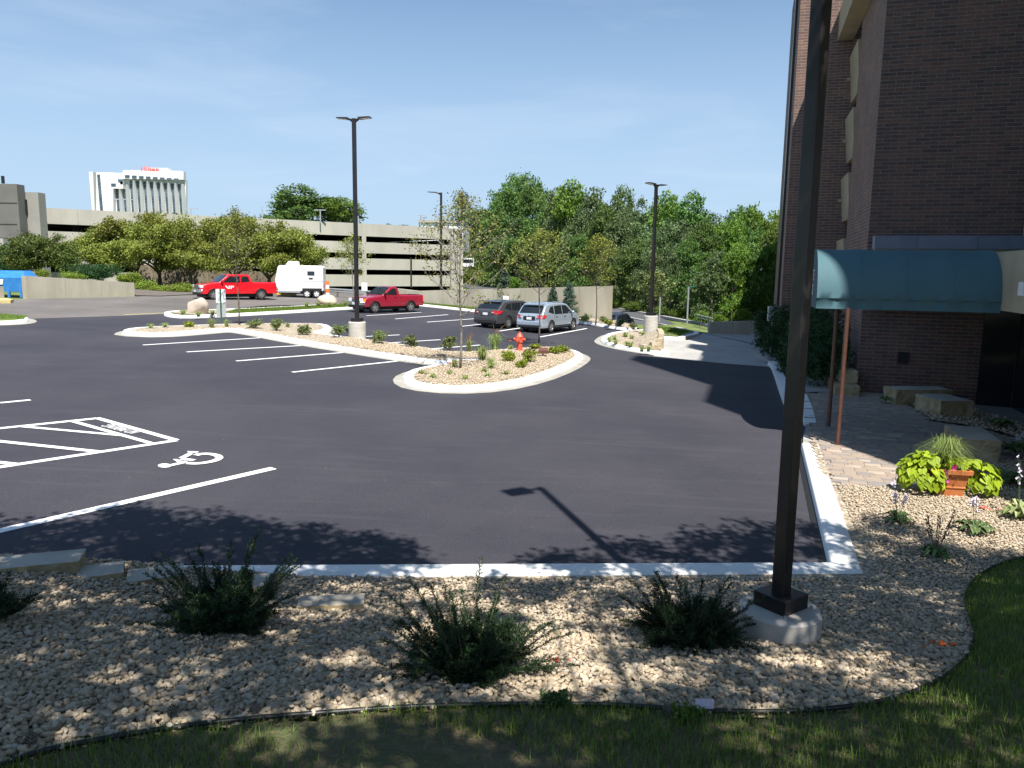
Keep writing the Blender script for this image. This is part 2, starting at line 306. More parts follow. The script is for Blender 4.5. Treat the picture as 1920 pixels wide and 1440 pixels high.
# ---------------------------------------------------------------- mesh helpers
def setp(o, label=None, cat=None, group=None, kind=None):
    if label: o['label'] = label
    if cat: o['category'] = cat
    if group: o['group'] = group
    if kind: o['kind'] = kind
    return o
class MB:
    def __init__(s): s.v = []; s.f = []; s.mi = []; s.uv = []
    def add(s, vs, fs, mi=0):
        o = len(s.v); s.v += [tuple(x) for x in vs]; s.f += [tuple(i+o for i in f) for f in fs]; s.mi += [mi]*len(fs); return s
    def box(s, a, b, mi=0):
        (x0, y0, z0), (x1, y1, z1) = a, b
        v = [(x0, y0, z0), (x1, y0, z0), (x1, y1, z0), (x0, y1, z0), (x0, y0, z1), (x1, y0, z1), (x1, y1, z1), (x0, y1, z1)]
        return s.add(v, [(0, 3, 2, 1), (4, 5, 6, 7), (0, 1, 5, 4), (1, 2, 6, 5), (2, 3, 7, 6), (3, 0, 4, 7)], mi)
    def hexa(s, p, mi=0):   # 8 points: bottom 4 ccw, top 4
        return s.add(p, [(0, 3, 2, 1), (4, 5, 6, 7), (0, 1, 5, 4), (1, 2, 6, 5), (2, 3, 7, 6), (3, 0, 4, 7)], mi)
    def qbox(s, q0, q1, d0, d1, z0, z1, mi=0):
        return s.hexa([BW(q0, d0, z0), BW(q1, d0, z0), BW(q1, d1, z0), BW(q0, d1, z0), BW(q0, d0, z1), BW(q1, d0, z1), BW(q1, d1, z1), BW(q0, d1, z1)], mi)
    def seg(s, p, q, w, h, z0, z1=None, mi=0):  # upright slab between two ground points, width w, from z0 to z1 (or h above)
        p = Vector(p); q = Vector(q); d = (q-p); d.z = 0; d.normalize(); n = Vector((-d.y, d.x, 0))*w/2
        zt = (lambda t: t+h) if z1 is None else (lambda t: z1)
        a = [p-n, q-n, q+n, p+n]; 
        lo = [Vector((v.x, v.y, v.z if z0 is None else z0)) for v in a]
        hi = [Vector((v.x, v.y, (v.z+h) if z1 is None else z1)) for v in a]
        return s.hexa(lo+hi, mi)
    def prism(s, pts, z0, z1, mi=0):
        n = len(pts); v = [(p[0], p[1], z0) for p in pts]+[(p[0], p[1], z1) for p in pts]
        f = [tuple(range(n-1, -1, -1)), tuple(range(n, 2*n))]+[(i, (i+1) % n, n+(i+1) % n, n+i) for i in range(n)]
        return s.add(v, f, mi)
    def tube(s, pts, rads, n=8, mi=0, caps=True):
        pts = [Vector(p) for p in pts]; k = len(pts); vs = []
        if not hasattr(rads, '__len__'): rads = [rads]*k
        prev = None
        for i, p in enumerate(pts):
            d = (pts[min(i+1, k-1)]-pts[max(i-1, 0)]).normalized()
            a = prev if prev is not None else (Vector((0, 0, 1)) if abs(d.z) < .9 else Vector((1, 0, 0)))
            x = (a-d*a.dot(d)).normalized(); y = d.cross(x); prev = x
            for j in range(n):
                t = 2*math.pi*j/n; vs.append(p+x*math.cos(t)*rads[i]+y*math.sin(t)*rads[i])
        fs = [(i*n+j, i*n+(j+1) % n, (i+1)*n+(j+1) % n, (i+1)*n+j) for i in range(k-1) for j in range(n)]
        if caps: fs += [tuple(range(n-1, -1, -1)), tuple(range((k-1)*n, k*n))]
        return s.add(vs, fs, mi)
    def lathe(s, prof, c=(0, 0, 0), n=20, mi=0):
        vs = []; k = len(prof)
        for r, z in prof:
            for j in range(n):
                t = 2*math.pi*j/n; vs.append((c[0]+r*math.cos(t), c[1]+r*math.sin(t), c[2]+z))
        fs = [(i*n+j, i*n+(j+1) % n, (i+1)*n+(j+1) % n, (i+1)*n+j) for i in range(k-1) for j in range(n)]
        fs += [tuple(range(n-1, -1, -1)), tuple(range((k-1)*n, k*n))]
        return s.add(vs, fs, mi)
    def ell(s, c, r, n=10, k=6, mi=0, jit=0):
        vs = [(c[0], c[1], c[2]-r[2])]
        for i in range(1, k):
            a = math.pi*i/k
            for j in range(n):
                t = 2*math.pi*j/n; q = 1+random.uniform(-jit, jit)
                vs.append((c[0]+r[0]*math.sin(a)*math.cos(t)*q, c[1]+r[1]*math.sin(a)*math.sin(t)*q, c[2]-r[2]*math.cos(a)*q))
        vs.append((c[0], c[1], c[2]+r[2])); top = len(vs)-1
        fs = [(0, 1+(j+1) % n, 1+j) for j in range(n)]
        for i in range(k-2): fs += [(1+i*n+j, 1+i*n+(j+1) % n, 1+(i+1)*n+(j+1) % n, 1+(i+1)*n+j) for j in range(n)]
        fs += [(1+(k-2)*n+j, 1+(k-2)*n+(j+1) % n, top) for j in range(n)]
        return s.add(vs, fs, mi)
    def build(s, name, mat, parent=None, origin=None, smooth=False, bevel=0, angle=None, **kw):
        me = bpy.data.meshes.new(name)
        o = Vector(origin) if origin is not None else Vector((0, 0, 0))
        me.from_pydata([(x-o.x, y-o.y, z-o.z) for x, y, z in s.v], [], s.f)
        mats = mat if isinstance(mat, (list, tuple)) else [mat]
        for mm in mats: me.materials.append(mm)
        if len(mats) > 1: me.polygons.foreach_set('material_index', s.mi)
        if smooth:
            me.polygons.foreach_set('use_smooth', [True]*len(me.polygons))
            if angle: me.set_sharp_from_angle(angle=R(angle))
        me.update()
        ob = bpy.data.objects.new(name, me); C.objects.link(ob)
        if parent is not None: ob.parent = parent
        elif origin is not None: ob.location = o
        if bevel:
            b = ob.modifiers.new('bevel', 'BEVEL'); b.width = bevel; b.segments = 2; b.limit_method = 'ANGLE'
        return setp(ob, **kw)
def thing(name, loc, label, cat, group=None, rz=0, scale=1):
    o = bpy.data.objects.new(name, None); C.objects.link(o); o.location = loc; o.rotation_euler = (0, 0, rz); o.scale = (scale,)*3
    o.empty_display_size = .2
    return setp(o, label, cat, group)
def copy_tree(o, loc=None, rz=None, scale=None, label=None, group=None):
    kids = {}
    for x in bpy.data.objects:
        if x.parent: kids.setdefault(x.parent.name, []).append(x)
    def rec(a, par):
        c = a.copy(); C.objects.link(c)
        if par is not None: c.parent = par
        for k in kids.get(a.name, []): rec(k, c)
        return c
    r = rec(o, None)
    if loc is not None: r.location = loc
    if rz is not None: r.rotation_euler = (0, 0, rz)
    if scale is not None: r.scale = scale if hasattr(scale, '__len__') else (scale,)*3
    if label: r['label'] = label
    if group: r['group'] = group
    return r
def wall_uv(o):   # UVs in metres for every face, horizontal run along U and height along V
    me = o.data; uv = me.uv_layers.new(name='UVMap')
    for p in me.polygons:
        n = p.normal
        for li in p.loop_indices:
            v = me.vertices[me.loops[li].vertex_index].co
            if abs(n.z) > .7: uv.data[li].uv = (v.x, v.y)
            else:
                t = Vector((-n.y, n.x, 0)).normalized(); uv.data[li].uv = (v.dot(t), v.z)
def sheet(name, pts, mat, dz=0.0, kind='structure', parent=None, planef=None, **kw):
    mb = MB(); f = planef or lot
    mb.add([(p[0], p[1], f(p[0], p[1])+dz) for p in pts], [tuple(range(len(pts)))])
    o = mb.build(name, mat, parent, **kw)
    if o.data.polygons[0].normal.z < 0: o.data.flip_normals()
    if parent is None and kind: o['kind'] = kind
    return o
def ribbon(pts, w, dz, f=lot, close=False):
    mb = MB(); P = [Vector((p[0], p[1], 0)) for p in pts]; n = len(P); v = []
    for i in range(n):
        a = P[(i-1) % n] if close or i > 0 else P[i]; b = P[(i+1) % n] if close or i < n-1 else P[i]
        d = (b-a).normalized(); nn = Vector((-d.y, d.x, 0))*w/2
        for q in (P[i]-nn, P[i]+nn): v.append((q.x, q.y, f(q.x, q.y)+dz))
    fs = [(2*i, 2*i+2, 2*i+3, 2*i+1) for i in range(n-1)]
    if close: fs.append((2*n-2, 0, 1, 2*n-1))
    mb.add(v, fs); return mb
def smooth_poly(pts, it=2, close=True):
    P = [Vector((p[0], p[1])) for p in pts]
    for _ in range(it):
        Q = []; n = len(P)
        for i in range(n if close else n-1):
            a, b = P[i], P[(i+1) % n]; Q += [a*.75+b*.25, a*.25+b*.75]
        if not close: Q = [P[0]]+Q+[P[-1]]
        P = Q
    return P
def ccw(P):
    a = sum(P[i].x*P[(i+1) % len(P)].y-P[(i+1) % len(P)].x*P[i].y for i in range(len(P)))
    return P if a > 0 else P[::-1]
def offset(P, d):   # P ccw closed; positive d goes inwards
    n = len(P); out = []
    for i in range(n):
        a, b, c = P[i-1], P[i], P[(i+1) % n]
        t1 = (b-a).normalized(); t2 = (c-b).normalized(); t = (t1+t2)
        if t.length < 1e-6: t = t1
        t.normalize(); nn = Vector((-t.y, t.x)); k = max(.5, nn.dot(Vector((-t1.y, t1.x))))
        out.append(b+nn*d/k)
    return out
def inside(P, x, y):
    c = False; n = len(P); j = n-1
    for i in range(n):
        xi, yi = P[i][0], P[i][1]; xj, yj = P[j][0], P[j][1]
        if (yi > y) != (yj > y) and x < (xj-xi)*(y-yi)/(yj-yi)+xi: c = not c
        j = i
    return c
def inside_np(P, X, Y):
    c = np.zeros(X.shape, bool); n = len(P); j = n-1
    for i in range(n):
        xi, yi = P[i][0], P[i][1]; xj, yj = P[j][0], P[j][1]
        if yi != yj: c ^= ((yi > Y) != (yj > Y)) & (X < (xj-xi)*(Y-yi)/(yj-yi)+xi)
        j = i
    return c
def rim(name, P, w, h, mat, f=lot, **kw):  # raised kerb on the inside of closed ccw outline P
    prof = [(0, 0.0), (.02, h*.8), (.05, h), (w-.03, h), (w, h-.02), (w, -.05)]
    rings = [offset(P, d) for d, z in prof]; mb = MB(); n = len(P); v = []
    for (d, z), rg in zip(prof, rings): v += [(p.x, p.y, f(p.x, p.y)+z) for p in rg]
    fs = [(k*n+i, k*n+(i+1) % n, (k+1)*n+(i+1) % n, (k+1)*n+i) for k in range(len(prof)-1) for i in range(n)]
    mb.add(v, fs); return mb.build(name, mat, smooth=True, angle=50, **kw)
def quads_obj(name, V, tint, mat, parent=None, smooth=False, **kw):   # V: (N,4,3)
    n = len(V); me = bpy.data.meshes.new(name)
    me.vertices.add(n*4); me.vertices.foreach_set('co', V.reshape(-1).astype(np.float32))
    me.loops.add(n*4); me.loops.foreach_set('vertex_index', np.arange(n*4, dtype=np.int32))
    me.polygons.add(n); me.polygons.foreach_set('loop_start', np.arange(n, dtype=np.int32)*4); me.polygons.foreach_set('loop_total', np.full(n, 4, np.int32))
    me.update(calc_edges=True)
    a = me.attributes.new('tint', 'FLOAT', 'FACE'); a.data.foreach_set('value', tint.astype(np.float32))
    me.materials.append(mat)
    ob = bpy.data.objects.new(name, me); C.objects.link(ob)
    if parent is not None: ob.parent = parent
    return setp(ob, **kw)
def unit(a): return a/np.maximum(1e-9, np.linalg.norm(a, axis=-1, keepdims=True))
def leaves(cent, size, rng, aspect=.55, up=0.0, tint=None, outn=None):
    n = len(cent); a = unit(rng.normal(size=(n, 3))); 
    nrm = unit(rng.normal(size=(n, 3))+np.array([0, 0, up])+(0 if outn is None else outn))
    a = unit(a-nrm*(a*nrm).sum(1, keepdims=True)); b = np.cross(nrm, a)
    s = (size*rng.uniform(.65, 1.35, n))[:, None]
    V = np.stack([cent-a*s*.5, cent-b*s*aspect*.5-nrm*s*.06, cent+a*s*.5, cent+b*s*aspect*.5-nrm*s*.06], 1)
    return V
def clumps(blobs, ncl, per, crad, rng, shell=.55):
    w = np.array([b[3]*b[4]*b[5] for b in blobs])**.7; w = w/w.sum(); idx = rng.choice(len(blobs), ncl, p=w)
    B = np.array(blobs, float)[idx]; d = unit(rng.normal(size=(ncl, 3))); r = rng.uniform(shell, 1, ncl)**.6
    cc = B[:, :3]+d*r[:, None]*B[:, 3:6]
    cr = crad*rng.uniform(.6, 1.4, ncl)
    P = (cc[:, None, :]+rng.normal(size=(ncl, per, 3))*cr[:, None, None]*np.array([.6, .6, .38])).reshape(-1, 3)
    t = np.repeat(rng.uniform(0, 1, ncl), per)*.6+rng.uniform(0, .4, ncl*per)
    return P, t, np.repeat(d, per, 0)
def text_mesh(name, txt, size, mat, parent, mat4, extrude=.003, **kw):
    cu = bpy.data.curves.new(name, 'FONT'); cu.body = txt; cu.size = size; cu.extrude = extrude; cu.align_x = 'CENTER'; cu.align_y = 'CENTER'
    ob = bpy.data.objects.new(name, cu); C.objects.link(ob)
    dg = bpy.context.evaluated_depsgraph_get(); me = bpy.data.meshes.new_from_object(ob.evaluated_get(dg))
    bpy.data.objects.remove(ob); me.materials.clear(); me.materials.append(mat)
    o2 = bpy.data.objects.new(name, me); C.objects.link(o2)
    if parent is not None: o2.parent = parent
    o2.matrix_local = mat4; return setp(o2, **kw)
# ================================================================ GROUND
def far_z(x, y):
    z = lot(x, y)
    k = sstep(58, 100, y); z = z*(1-k)+(-.9)*k
    t = (x-6)*.836+(y-48.6)*.547
    r = sstep(.8, 4.2, t)*(1-sstep(8.8, 10.5, x)*(1-sstep(53, 60, y))); z = z*(1-r)+(-.9)*r
    return z
mb = MB(); xs = [-420, -300, -200, -140, -100, -80]+list(range(-64, 66, 4))+[80, 100, 140, 200, 300, 420]
ys = [-12, -4, 0]+list(range(4, 132, 4))+[150, 200, 300, 450, 700, 1100]
for y in ys:
    for x in xs: mb.v.append((x*(1 if y < 200 else 2.5), y, far_z(x, min(y, 140))-.06 if y > 0 else lot(x, y)-.06))
nx = len(xs)
mb.f = [(j*nx+i, j*nx+i+1, (j+1)*nx+i+1, (j+1)*nx+i) for j in range(len(ys)-1) for i in range(nx-1)]; mb.mi = [0]*len(mb.f)
ground = mb.build('ground', M['far_grass'], kind='structure', smooth=True)

KR = gp(1503, 842); kdir = (KR-KC); kdir.z = 0; kdir.normalize()
LL = _c0-_ce*14
# new asphalt
apts = [LL, KC, KR, gp(1514, 800), gp(1492, 745), gp(1466, 690), gp(1440, 686), gp(1300, 676), gp(1232, 669), (8.5, 37), (9.0, 45), (2, 50), gp(905, 586), gp(770, 570), gp(655, 576), gp(310, 588), gp(75, 597), gp(0, 600), gp(-160, 606), (-40, 12)]
asphalt = sheet('asphalt', apts, M['asphalt'])
# older grey road beyond
road_pts = [gp(-160, 606, .006), gp(0, 600, .006), gp(75, 597, .006), gp(230, 592, .006), gp(325, 588, .006), gp(500, 573, .006), gp(640, 571), gp(700, 566), gp(785, 560), gp(700, 549), gp(620, 546), gp(520, 547), gp(372, 551), gp(253, 556), gp(40, 561), gp(-160, 566)]
old_road = sheet('old_road', road_pts, M['old'], dz=.006)
ribbon([gp(232, 590.5), gp(312, 587.0)], .16, .012).build('yellow_line', M['yellowpaint'], old_road)
# concrete drive at the right
dp = [gp(1440, 688), gp(1360, 682), gp(1290, 675), gp(1225, 668), gp(1240, 650), gp(1240, 636), gp(1290, 638), gp(1310, 628), gp(1320, 624), gp(1442, 624), gp(1448, 640), gp(1436, 660), gp(1462, 678), gp(1462, 690)]
drive = sheet('concrete_drive', dp, M['drive'], dz=.008)
ribbon([gp(1236, 646), gp(1350, 662), gp(1452, 668)], .03, .011).build('drive_joint', M['mulch'], drive)
# far road, level with its own ground
def fz(x, y): return far_z(x, y)
def tl(px, py):   # pixel -> far terrain
    d = ray(px, py); t = 20.0; o = Vector((0, 0, CAMZ))
    while t < 500:
        p = o+d*t
        if p.z < far_z(p.x, p.y): break
        t += .25
    return o+d*t
rd_far = [(868, 527), (940, 539), (1040, 556), (1145, 577), (1230, 592), (1330, 612), (1430, 632)]
rd_near = [(1430, 650), (1330, 622), (1312, 627), (1225, 610), (1175, 596), (1145, 590), (1040, 572), (940, 551), (868, 539)]
A1 = [tl(*p) for p in rd_far]; A2 = [tl(*p) for p in rd_near][::-1]
def strip(name, Aa, Bb, mat, dz, n=14, parent=None, kind='structure'):
    def res(P, n):
        P = [Vector((p[0], p[1])) for p in P]; Ls = [0]
        for i in range(1, len(P)): Ls.append(Ls[-1]+(P[i]-P[i-1]).length)
        out = []
        for k in range(n+1):
            t = Ls[-1]*k/n; i = max(j for j in range(len(Ls)) if Ls[j] <= t+1e-9); i = min(i, len(P)-2)
            out.append(P[i].lerp(P[i+1], (t-Ls[i])/(Ls[i+1]-Ls[i])))
        return out
    a = res(Aa, n); b = res(Bb, n); m_ = MB(); m_.v = [(p.x, p.y, far_z(p.x, p.y)+dz) for p in a]+[(p.x, p.y, far_z(p.x, p.y)+dz) for p in b]
    m_.f = [(i, i+1, n+2+i, n+1+i) for i in range(n)]; m_.mi = [0]*n
    ob = m_.build(name, mat, parent)
    if ob.data.polygons[0].normal.z < 0: ob.data.flip_normals()
    if kind and parent is None: ob['kind'] = kind
    return ob
road = strip('road', A1, A2, M['road'], .04)
_rp = [tl(*p) for p in [(1120, 588), (1178, 597), (1182, 604), (1176, 614), (1120, 606)]]
sheet('parking_bay', _rp, M['road'], dz=.05, planef=far_z)
def kerbline(name, pts, w, h, f, mat, parent=None, kind='structure', z0=0):
    m_ = MB(); P = [Vector((p[0], p[1])) for p in pts]
    for i in range(len(P)):
        a = P[max(i-1, 0)]; b = P[min(i+1, len(P)-1)]; d = (b-a).normalized(); nn = Vector((-d.y, d.x))*w/2
        z = f(P[i].x, P[i].y)+z0
        m_.v += [(P[i].x-nn.x, P[i].y-nn.y, z-.05), (P[i].x-nn.x*.9, P[i].y-nn.y*.9, z+h), (P[i].x+nn.x*.9, P[i].y+nn.y*.9, z+h), (P[i].x+nn.x, P[i].y+nn.y, z-.05)]
    k = len(P); m_.f = [(4*i+j, 4*i+j+1, 4*i+5+j, 4*i+4+j) for i in range(k-1) for j in range(3)]+[(3, 2, 1, 0), (4*k-4, 4*k-3, 4*k-2, 4*k-1)]
    m_.mi = [0]*len(m_.f); ob = m_.build(name, mat, parent, smooth=True, angle=40)
    if parent is None and kind: ob['kind'] = kind
    return ob
kerbline('road_kerb', A1, .5, .14, far_z, M['concrete'])
kerbline('road_kerb', [tl(*p) for p in [(1175, 596), (1225, 607), (1275, 619), (1296, 626), (1285, 632), (1240, 631)]], .35, .14, far_z, M['concrete'])

# ---------------------------------------------------------------- near kerb (white) round the foreground bed
kp = [LL, KC, KR]
def nearkerb():
    w_, h_ = .34, .13; m_ = MB()
    out = [_c0-_ce*3.6, KC, KR+kdir*.05]
    n1 = _cn; n2 = Vector((kdir.y, -kdir.x, 0)); 
    cor = (n1+n2); cor = cor/(cor.dot(n1))
    dirs = [n1, cor, n2]
    prof = [(-.02, -.02), (0, h_*.8), (.03, h_), (w_-.02, h_), (w_, h_-.02), (w_+.01, -.1)]
    # the white top runs in cast lengths with fine joints
    segs = []
    L1 = (out[1]-out[0]).length; L2 = (out[2]-out[1]).length
    c1 = [0, 1.35, 4.35, L1]; c2 = [0, 2.9, 5.4, L2]
    root = MB()
    def sec(p, nn, k): return [(p.x+nn.x*d, p.y+nn.y*d, lot(p.x+nn.x*d, p.y+nn.y*d)+z) for d, z in prof]
    objs = []
    for (a, dirv, cuts, na, nb) in ((out[0], _ce, c1, n1, cor), (out[1], kdir, c2, cor, n2)):
        for i in range(len(cuts)-1):
            g = .004; s0 = cuts[i]+(g if i else 0); s1 = cuts[i+1]-(g if i < len(cuts)-2 else 0)
            p = a+dirv*s0; q = a+dirv*s1
            m2 = MB(); nA = na if i == 0 else (n1 if dirv is _ce else n2); nB = nb if i == len(cuts)-2 else (n1 if dirv is _ce else n2)
            v = sec(p, nA, 0)+sec(q, nB, 0); k = len(prof)
            m2.add(v, [(j, j+1, k+j+1, k+j) for j in range(k-1)]+[tuple(range(k-1, -1, -1)), tuple(range(k, 2*k))])
            objs.append(m2)
    base = objs[0].build('kerb', M['kerb'], kind='structure', smooth=True, angle=50)
    for o_ in objs[1:]: o_.build('kerb_length', M['kerb'], base, smooth=True, angle=50)
nearkerb()
def off_line(a, b, n, w): pass
gutter = ribbon([KC-_ce*9+_cn*-.1, KC-_cn*.1-kdir*-.0], .2, .004).build('gutter', M['gutter'], kind='structure')
g2n = Vector((kdir.y, -kdir.x, 0))
ribbon([KC-g2n*.06, KR-g2n*.06], .12, .004).build('kerb_shade', M['dark'], gutter)  # dark strip painted in for the shadow along the kerb face

# ================================================================ ISLANDS
def island(outline_px, name, fillmat, dome=.12, w_=.3, h_=.14, gut=.28, it=2, grid=.25, fillkind='stuff', fill='gravel', gutter_on=True, edge=True):
    P = ccw(smooth_poly([gp(*p) for p in outline_px], it))
    k = None
    if edge: k = rim('kerb', P, w_, h_, M['kerb'], kind='structure')
    if gutter_on:
        Q = offset(P, -gut); m_ = MB(); n = len(P)
        m_.v = [(p.x, p.y, lot(p.x, p.y)+.005) for p in Q]+[(p.x, p.y, lot(p.x, p.y)+.012) for p in offset(P, .02)]
        m_.f = [(i, (i+1) % n, n+(i+1) % n, n+i) for i in range(n)]; m_.mi = [0]*n
        m_.build('gutter', M['gutter'], kind='structure')
    I = offset(P, w_-.02 if edge else 0)
    xs_ = [p.x for p in I]; ys_ = [p.y for p in I]
    # low crowned edge, then one flat cap
    m_ = MB(); rings = [I, offset(I, .16)]; n = len(I); zz = [h_-.03, h_+.03]
    for rg_, z in zip(rings, zz): m_.v += [(p.x, p.y, lot(p.x, p.y)+z) for p in rg_]
    m_.f = [(i, (i+1) % n, n+(i+1) % n, n+i) for i in range(n)]+[tuple(range(n, 2*n))]
    m_.mi = [0]*len(m_.f)
    g = m_.build(fill, fillmat, kind=fillkind)
    return P
# long planted island: end cap, strip and teardrop in one outline
isl = [(228, 629), (300, 632), (370, 627), (425, 621.5), (455, 624.5), (560, 645), (700, 668), (800, 682.5), (842, 687),
       (800, 693), (762, 703), (752, 716), (775, 729), (845, 736), (930, 732), (1010, 715), (1066, 693), (1092, 677), (1094, 669), (1075, 661), (1025, 655),
       (955, 660), (880, 666), (845, 665), (780, 655), (700, 644), (620, 633), (595, 629), (618, 623), (622, 616), (600, 611), (520, 611), (440, 612), (330, 616), (262, 619), (232, 623)]
P1 = island(isl, 'island', M['gravel'], it=1)
P1b = None
# extra strip kerb that runs on into the teardrop bed
kerbline('kerb', [gp(838, 684), gp(880, 684.5), gp(905, 682)], .3, .2, lot, M['kerb'])
far_isl = [(306, 589), (310, 594), (345, 597.5), (420, 594.5), (520, 589), (645, 581), (700, 577), (764, 572), (800, 575), (905, 587), (1000, 597), (1090, 606), (1180, 622), (1200, 616), (1150, 606), (1090, 601), (900, 577.5), (785, 570), (700, 568), (650, 571), (560, 577), (440, 583), (340, 586)]
P2 = ccw(smooth_poly([gp(*p) for p in far_isl], 1))
rim('kerb', P2, .3, .14, M['kerb'], kind='structure')
Q = offset(P2, .28); mbx = MB(); mbx.add([(p.x, p.y, lot(p.x, p.y)+.125) for p in Q], [tuple(range(len(Q)))]); mbx.build('turf', M['turf'], kind='stuff')
Qg = [gp(322, 593), gp(360, 595), gp(415, 592), gp(440, 586), gp(340, 587)]
sheet('gravel', Qg, M['gravel'], dz=.16, kind='stuff')
sheet('gravel', [gp(585, 578), gp(655, 574.5), gp(655, 571), gp(600, 573.5)], M['gravel'], dz=.16, kind='stuff')
mbx = MB(); n_ = 10
sheet('gravel', [gp(1090, 605), gp(1178, 620), gp(1196, 616), gp(1152, 605), gp(1092, 600)], M['gravel'], dz=.16, kind='stuff')
# left grass tip
lt = [(-120, 611), (0, 609.5), (45, 607), (58, 602.5), (45, 597.5), (0, 594), (-120, 590)]
P3 = island(lt, 'island', M['turf'], dome=.1, it=2, fill='turf')
# right island with the low curved block wall
ri = [(1128, 636), (1124, 643), (1150, 652), (1195, 660), (1240, 667), (1262, 666), (1238, 658), (1230, 640), (1238, 630), (1215, 621), (1170, 624), (1140, 629)]
P4 = island(ri, 'island', M['gravel'], dome=.22, it=1)
# grass patch and verge beyond it
sheet('lawn', [gp(1232, 632), gp(1275, 634.5), gp(1302, 629), gp(1300, 624), gp(1262, 619), gp(1205, 612), gp(1180, 612), gp(1205, 622)], M['turf'], dz=.1, kind='structure')
kerbline('kerb', [gp(1232, 635), gp(1275, 637), gp(1304, 630), gp(1307, 625)], .3, .14, lot, M['kerb'])

# ================================================================ MARKINGS (children of the asphalt)
asphalt_n = 0
def line(a, b, w_=.14, name='parking_line'):
    ribbon([gp(*a), gp(*b)], w_, .005).build(name, M['paint'], asphalt)
for a, b in [((268, 647), (497, 633)), ((350, 660), (583, 647)), ((443, 677), (683, 658)), ((548, 698), (775, 674)),
             ((1012, 632), (1100, 616)), ((935, 621), (1010, 610)), ((865, 612), (920, 606)), ((801, 604), (900, 597)), ((741, 598), (840, 590)), ((687, 592), (790, 585.5)),
             ((686, 631), (749, 628)), ((730, 643), (826, 637)), ((800, 655), (900, 647)), ((0, 755.5), (57, 750))]:
    line(a, b)
line((-160, 1032), (513, 878), .17)
HC = [((-200, 824), (182, 784.5)), ((-150, 899), (331, 826)), ((181, 784), (331, 826)), ((135, 790), (283, 831.5)), ((38, 800), (229, 817)), ((-60, 822), (188, 848)), ((-60, 862), (35, 872))]
for i, (a, b) in enumerate(HC): 
    ribbon([gp(*a), gp(*b)], (.15, .15, .14, .12, .12, .14, .14)[i], .005+.0012*i).build('access_aisle_line', M['paint'], asphalt)
def zz(p): return gp(p[0]/3.4286, 720+p[1]/3.4286)
def flat(pts, name='wheelchair_symbol', dz=.006, par=None):
    m_ = MB(); m_.add([(p[0], p[1], lot(p[0], p[1])+dz) for p in pts], [tuple(range(len(pts)))]); return m_
sym = MB()
def addflat(pts, dz=.006):
    sym.add([(p[0], p[1], lot(p[0], p[1])+dz) for p in pts], [tuple(range(len(pts)))])
addflat([zz((1058+43*math.cos(t), 526+13*math.sin(t))) for t in [k*math.pi/10 for k in range(20)]])
addflat([zz(p) for p in [(1095, 518), (1190, 497), (1215, 505), (1100, 530)]], .0072)
addflat([zz(p) for p in [(1111, 486), (1138, 485), (1178, 503), (1150, 510)]], .0084)
addflat([zz(p) for p in [(1150, 492), (1240, 496), (1262, 488), (1180, 478)]], .0096)
addflat([zz(p) for p in [(1148, 478), (1212, 446), (1243, 452), (1182, 484)]], .0108)
addflat([zz(p) for p in [(1205, 435), (1280, 438), (1262, 448), (1208, 444)]], .012)
arc = [zz(p) for p in [(1258, 462), (1290, 453), (1340, 452), (1390, 460), (1413, 473), (1405, 487), (1370, 500), (1320, 510), (1260, 516), (1205, 512)]]
rb = ribbon(smooth_poly(arc, 2, False), .13, .0132); sym.add(rb.v, rb.f)
sym.build('wheelchair_symbol', M['paint'], asphalt)
# NO PARKING lettering, read from the far side
a_ = gp(257, 814); b_ = gp(194, 797.5); xd = (b_-a_).normalized(); zn = Vector((-GA, -GB, 1)).normalized(); yd = zn.cross(xd).normalized()
cen = gp(229, 804.5); txt_sz = .38
mt = Matrix((xd*.98, yd, zn)).transposed().to_4x4(); mt.translation = cen+zn*.012
text_mesh('no_parking_lettering', 'NO PARKING', txt_sz, M['paint'], asphalt, mt, .001)
_t = bpy.data.objects['no_parking_lettering']; _wd = max(v.co.x for v in _t.data.vertices)-min(v.co.x for v in _t.data.vertices)
_k = (b_-a_).length*.9/_wd
for v in _t.data.vertices: v.co.x *= _k

# ================================================================ FOREGROUND BED, LAWN
lawn_px = [(-260, 1520), (-60, 1462), (60, 1412), (200, 1385), (340, 1362), (480, 1347), (620, 1337), (750, 1327), (880, 1323), (1000, 1321), (1150, 1322), (1300, 1333), (1430, 1337), (1540, 1332), (1640, 1320), (1720, 1297), (1785, 1262), (1818, 1225), (1826, 1190), (1812, 1150), (1806, 1118), (1822, 1088), (1850, 1068), (1890, 1052), (1925, 1044), (2050, 1020), (2250, 1000)]
LW = [bp(*p) for p in lawn_px]; LWs = smooth_poly(LW, 2, False)
top = [gp(2250, 860), gp(2000, 760), BW(7.6, 25.5), BW(3.3, 25.8), KR+Vector((1.0, 2.0, 0)), KR+g2n*.2, KC+g2n*.15+_cn*.15, _c0-_ce*1.5+_cn*.15, _c0-_ce*9+_cn*.15]
BEDP = [(p.x, p.y) for p in LWs]+[(p.x, p.y) for p in top]
pav_px = [(1532, 850), (1524, 836), (1522, 803), (1515, 770), (1510, 744), (1560, 743.5), (1640, 742), (1680, 750), (1716, 774), (1748, 800), (1800, 806), (1868, 820), (1930, 838), (1930, 875), (1862, 880), (1850, 925), (1765, 937), (1700, 934), (1564, 924)]
PAV = [(p.x, p.y) for p in [gp(*q) for q in pav_px]]
walk_px = [(1510, 742), (1600, 741), (1578, 722), (1545, 709), (1512, 709), (1502, 715)]
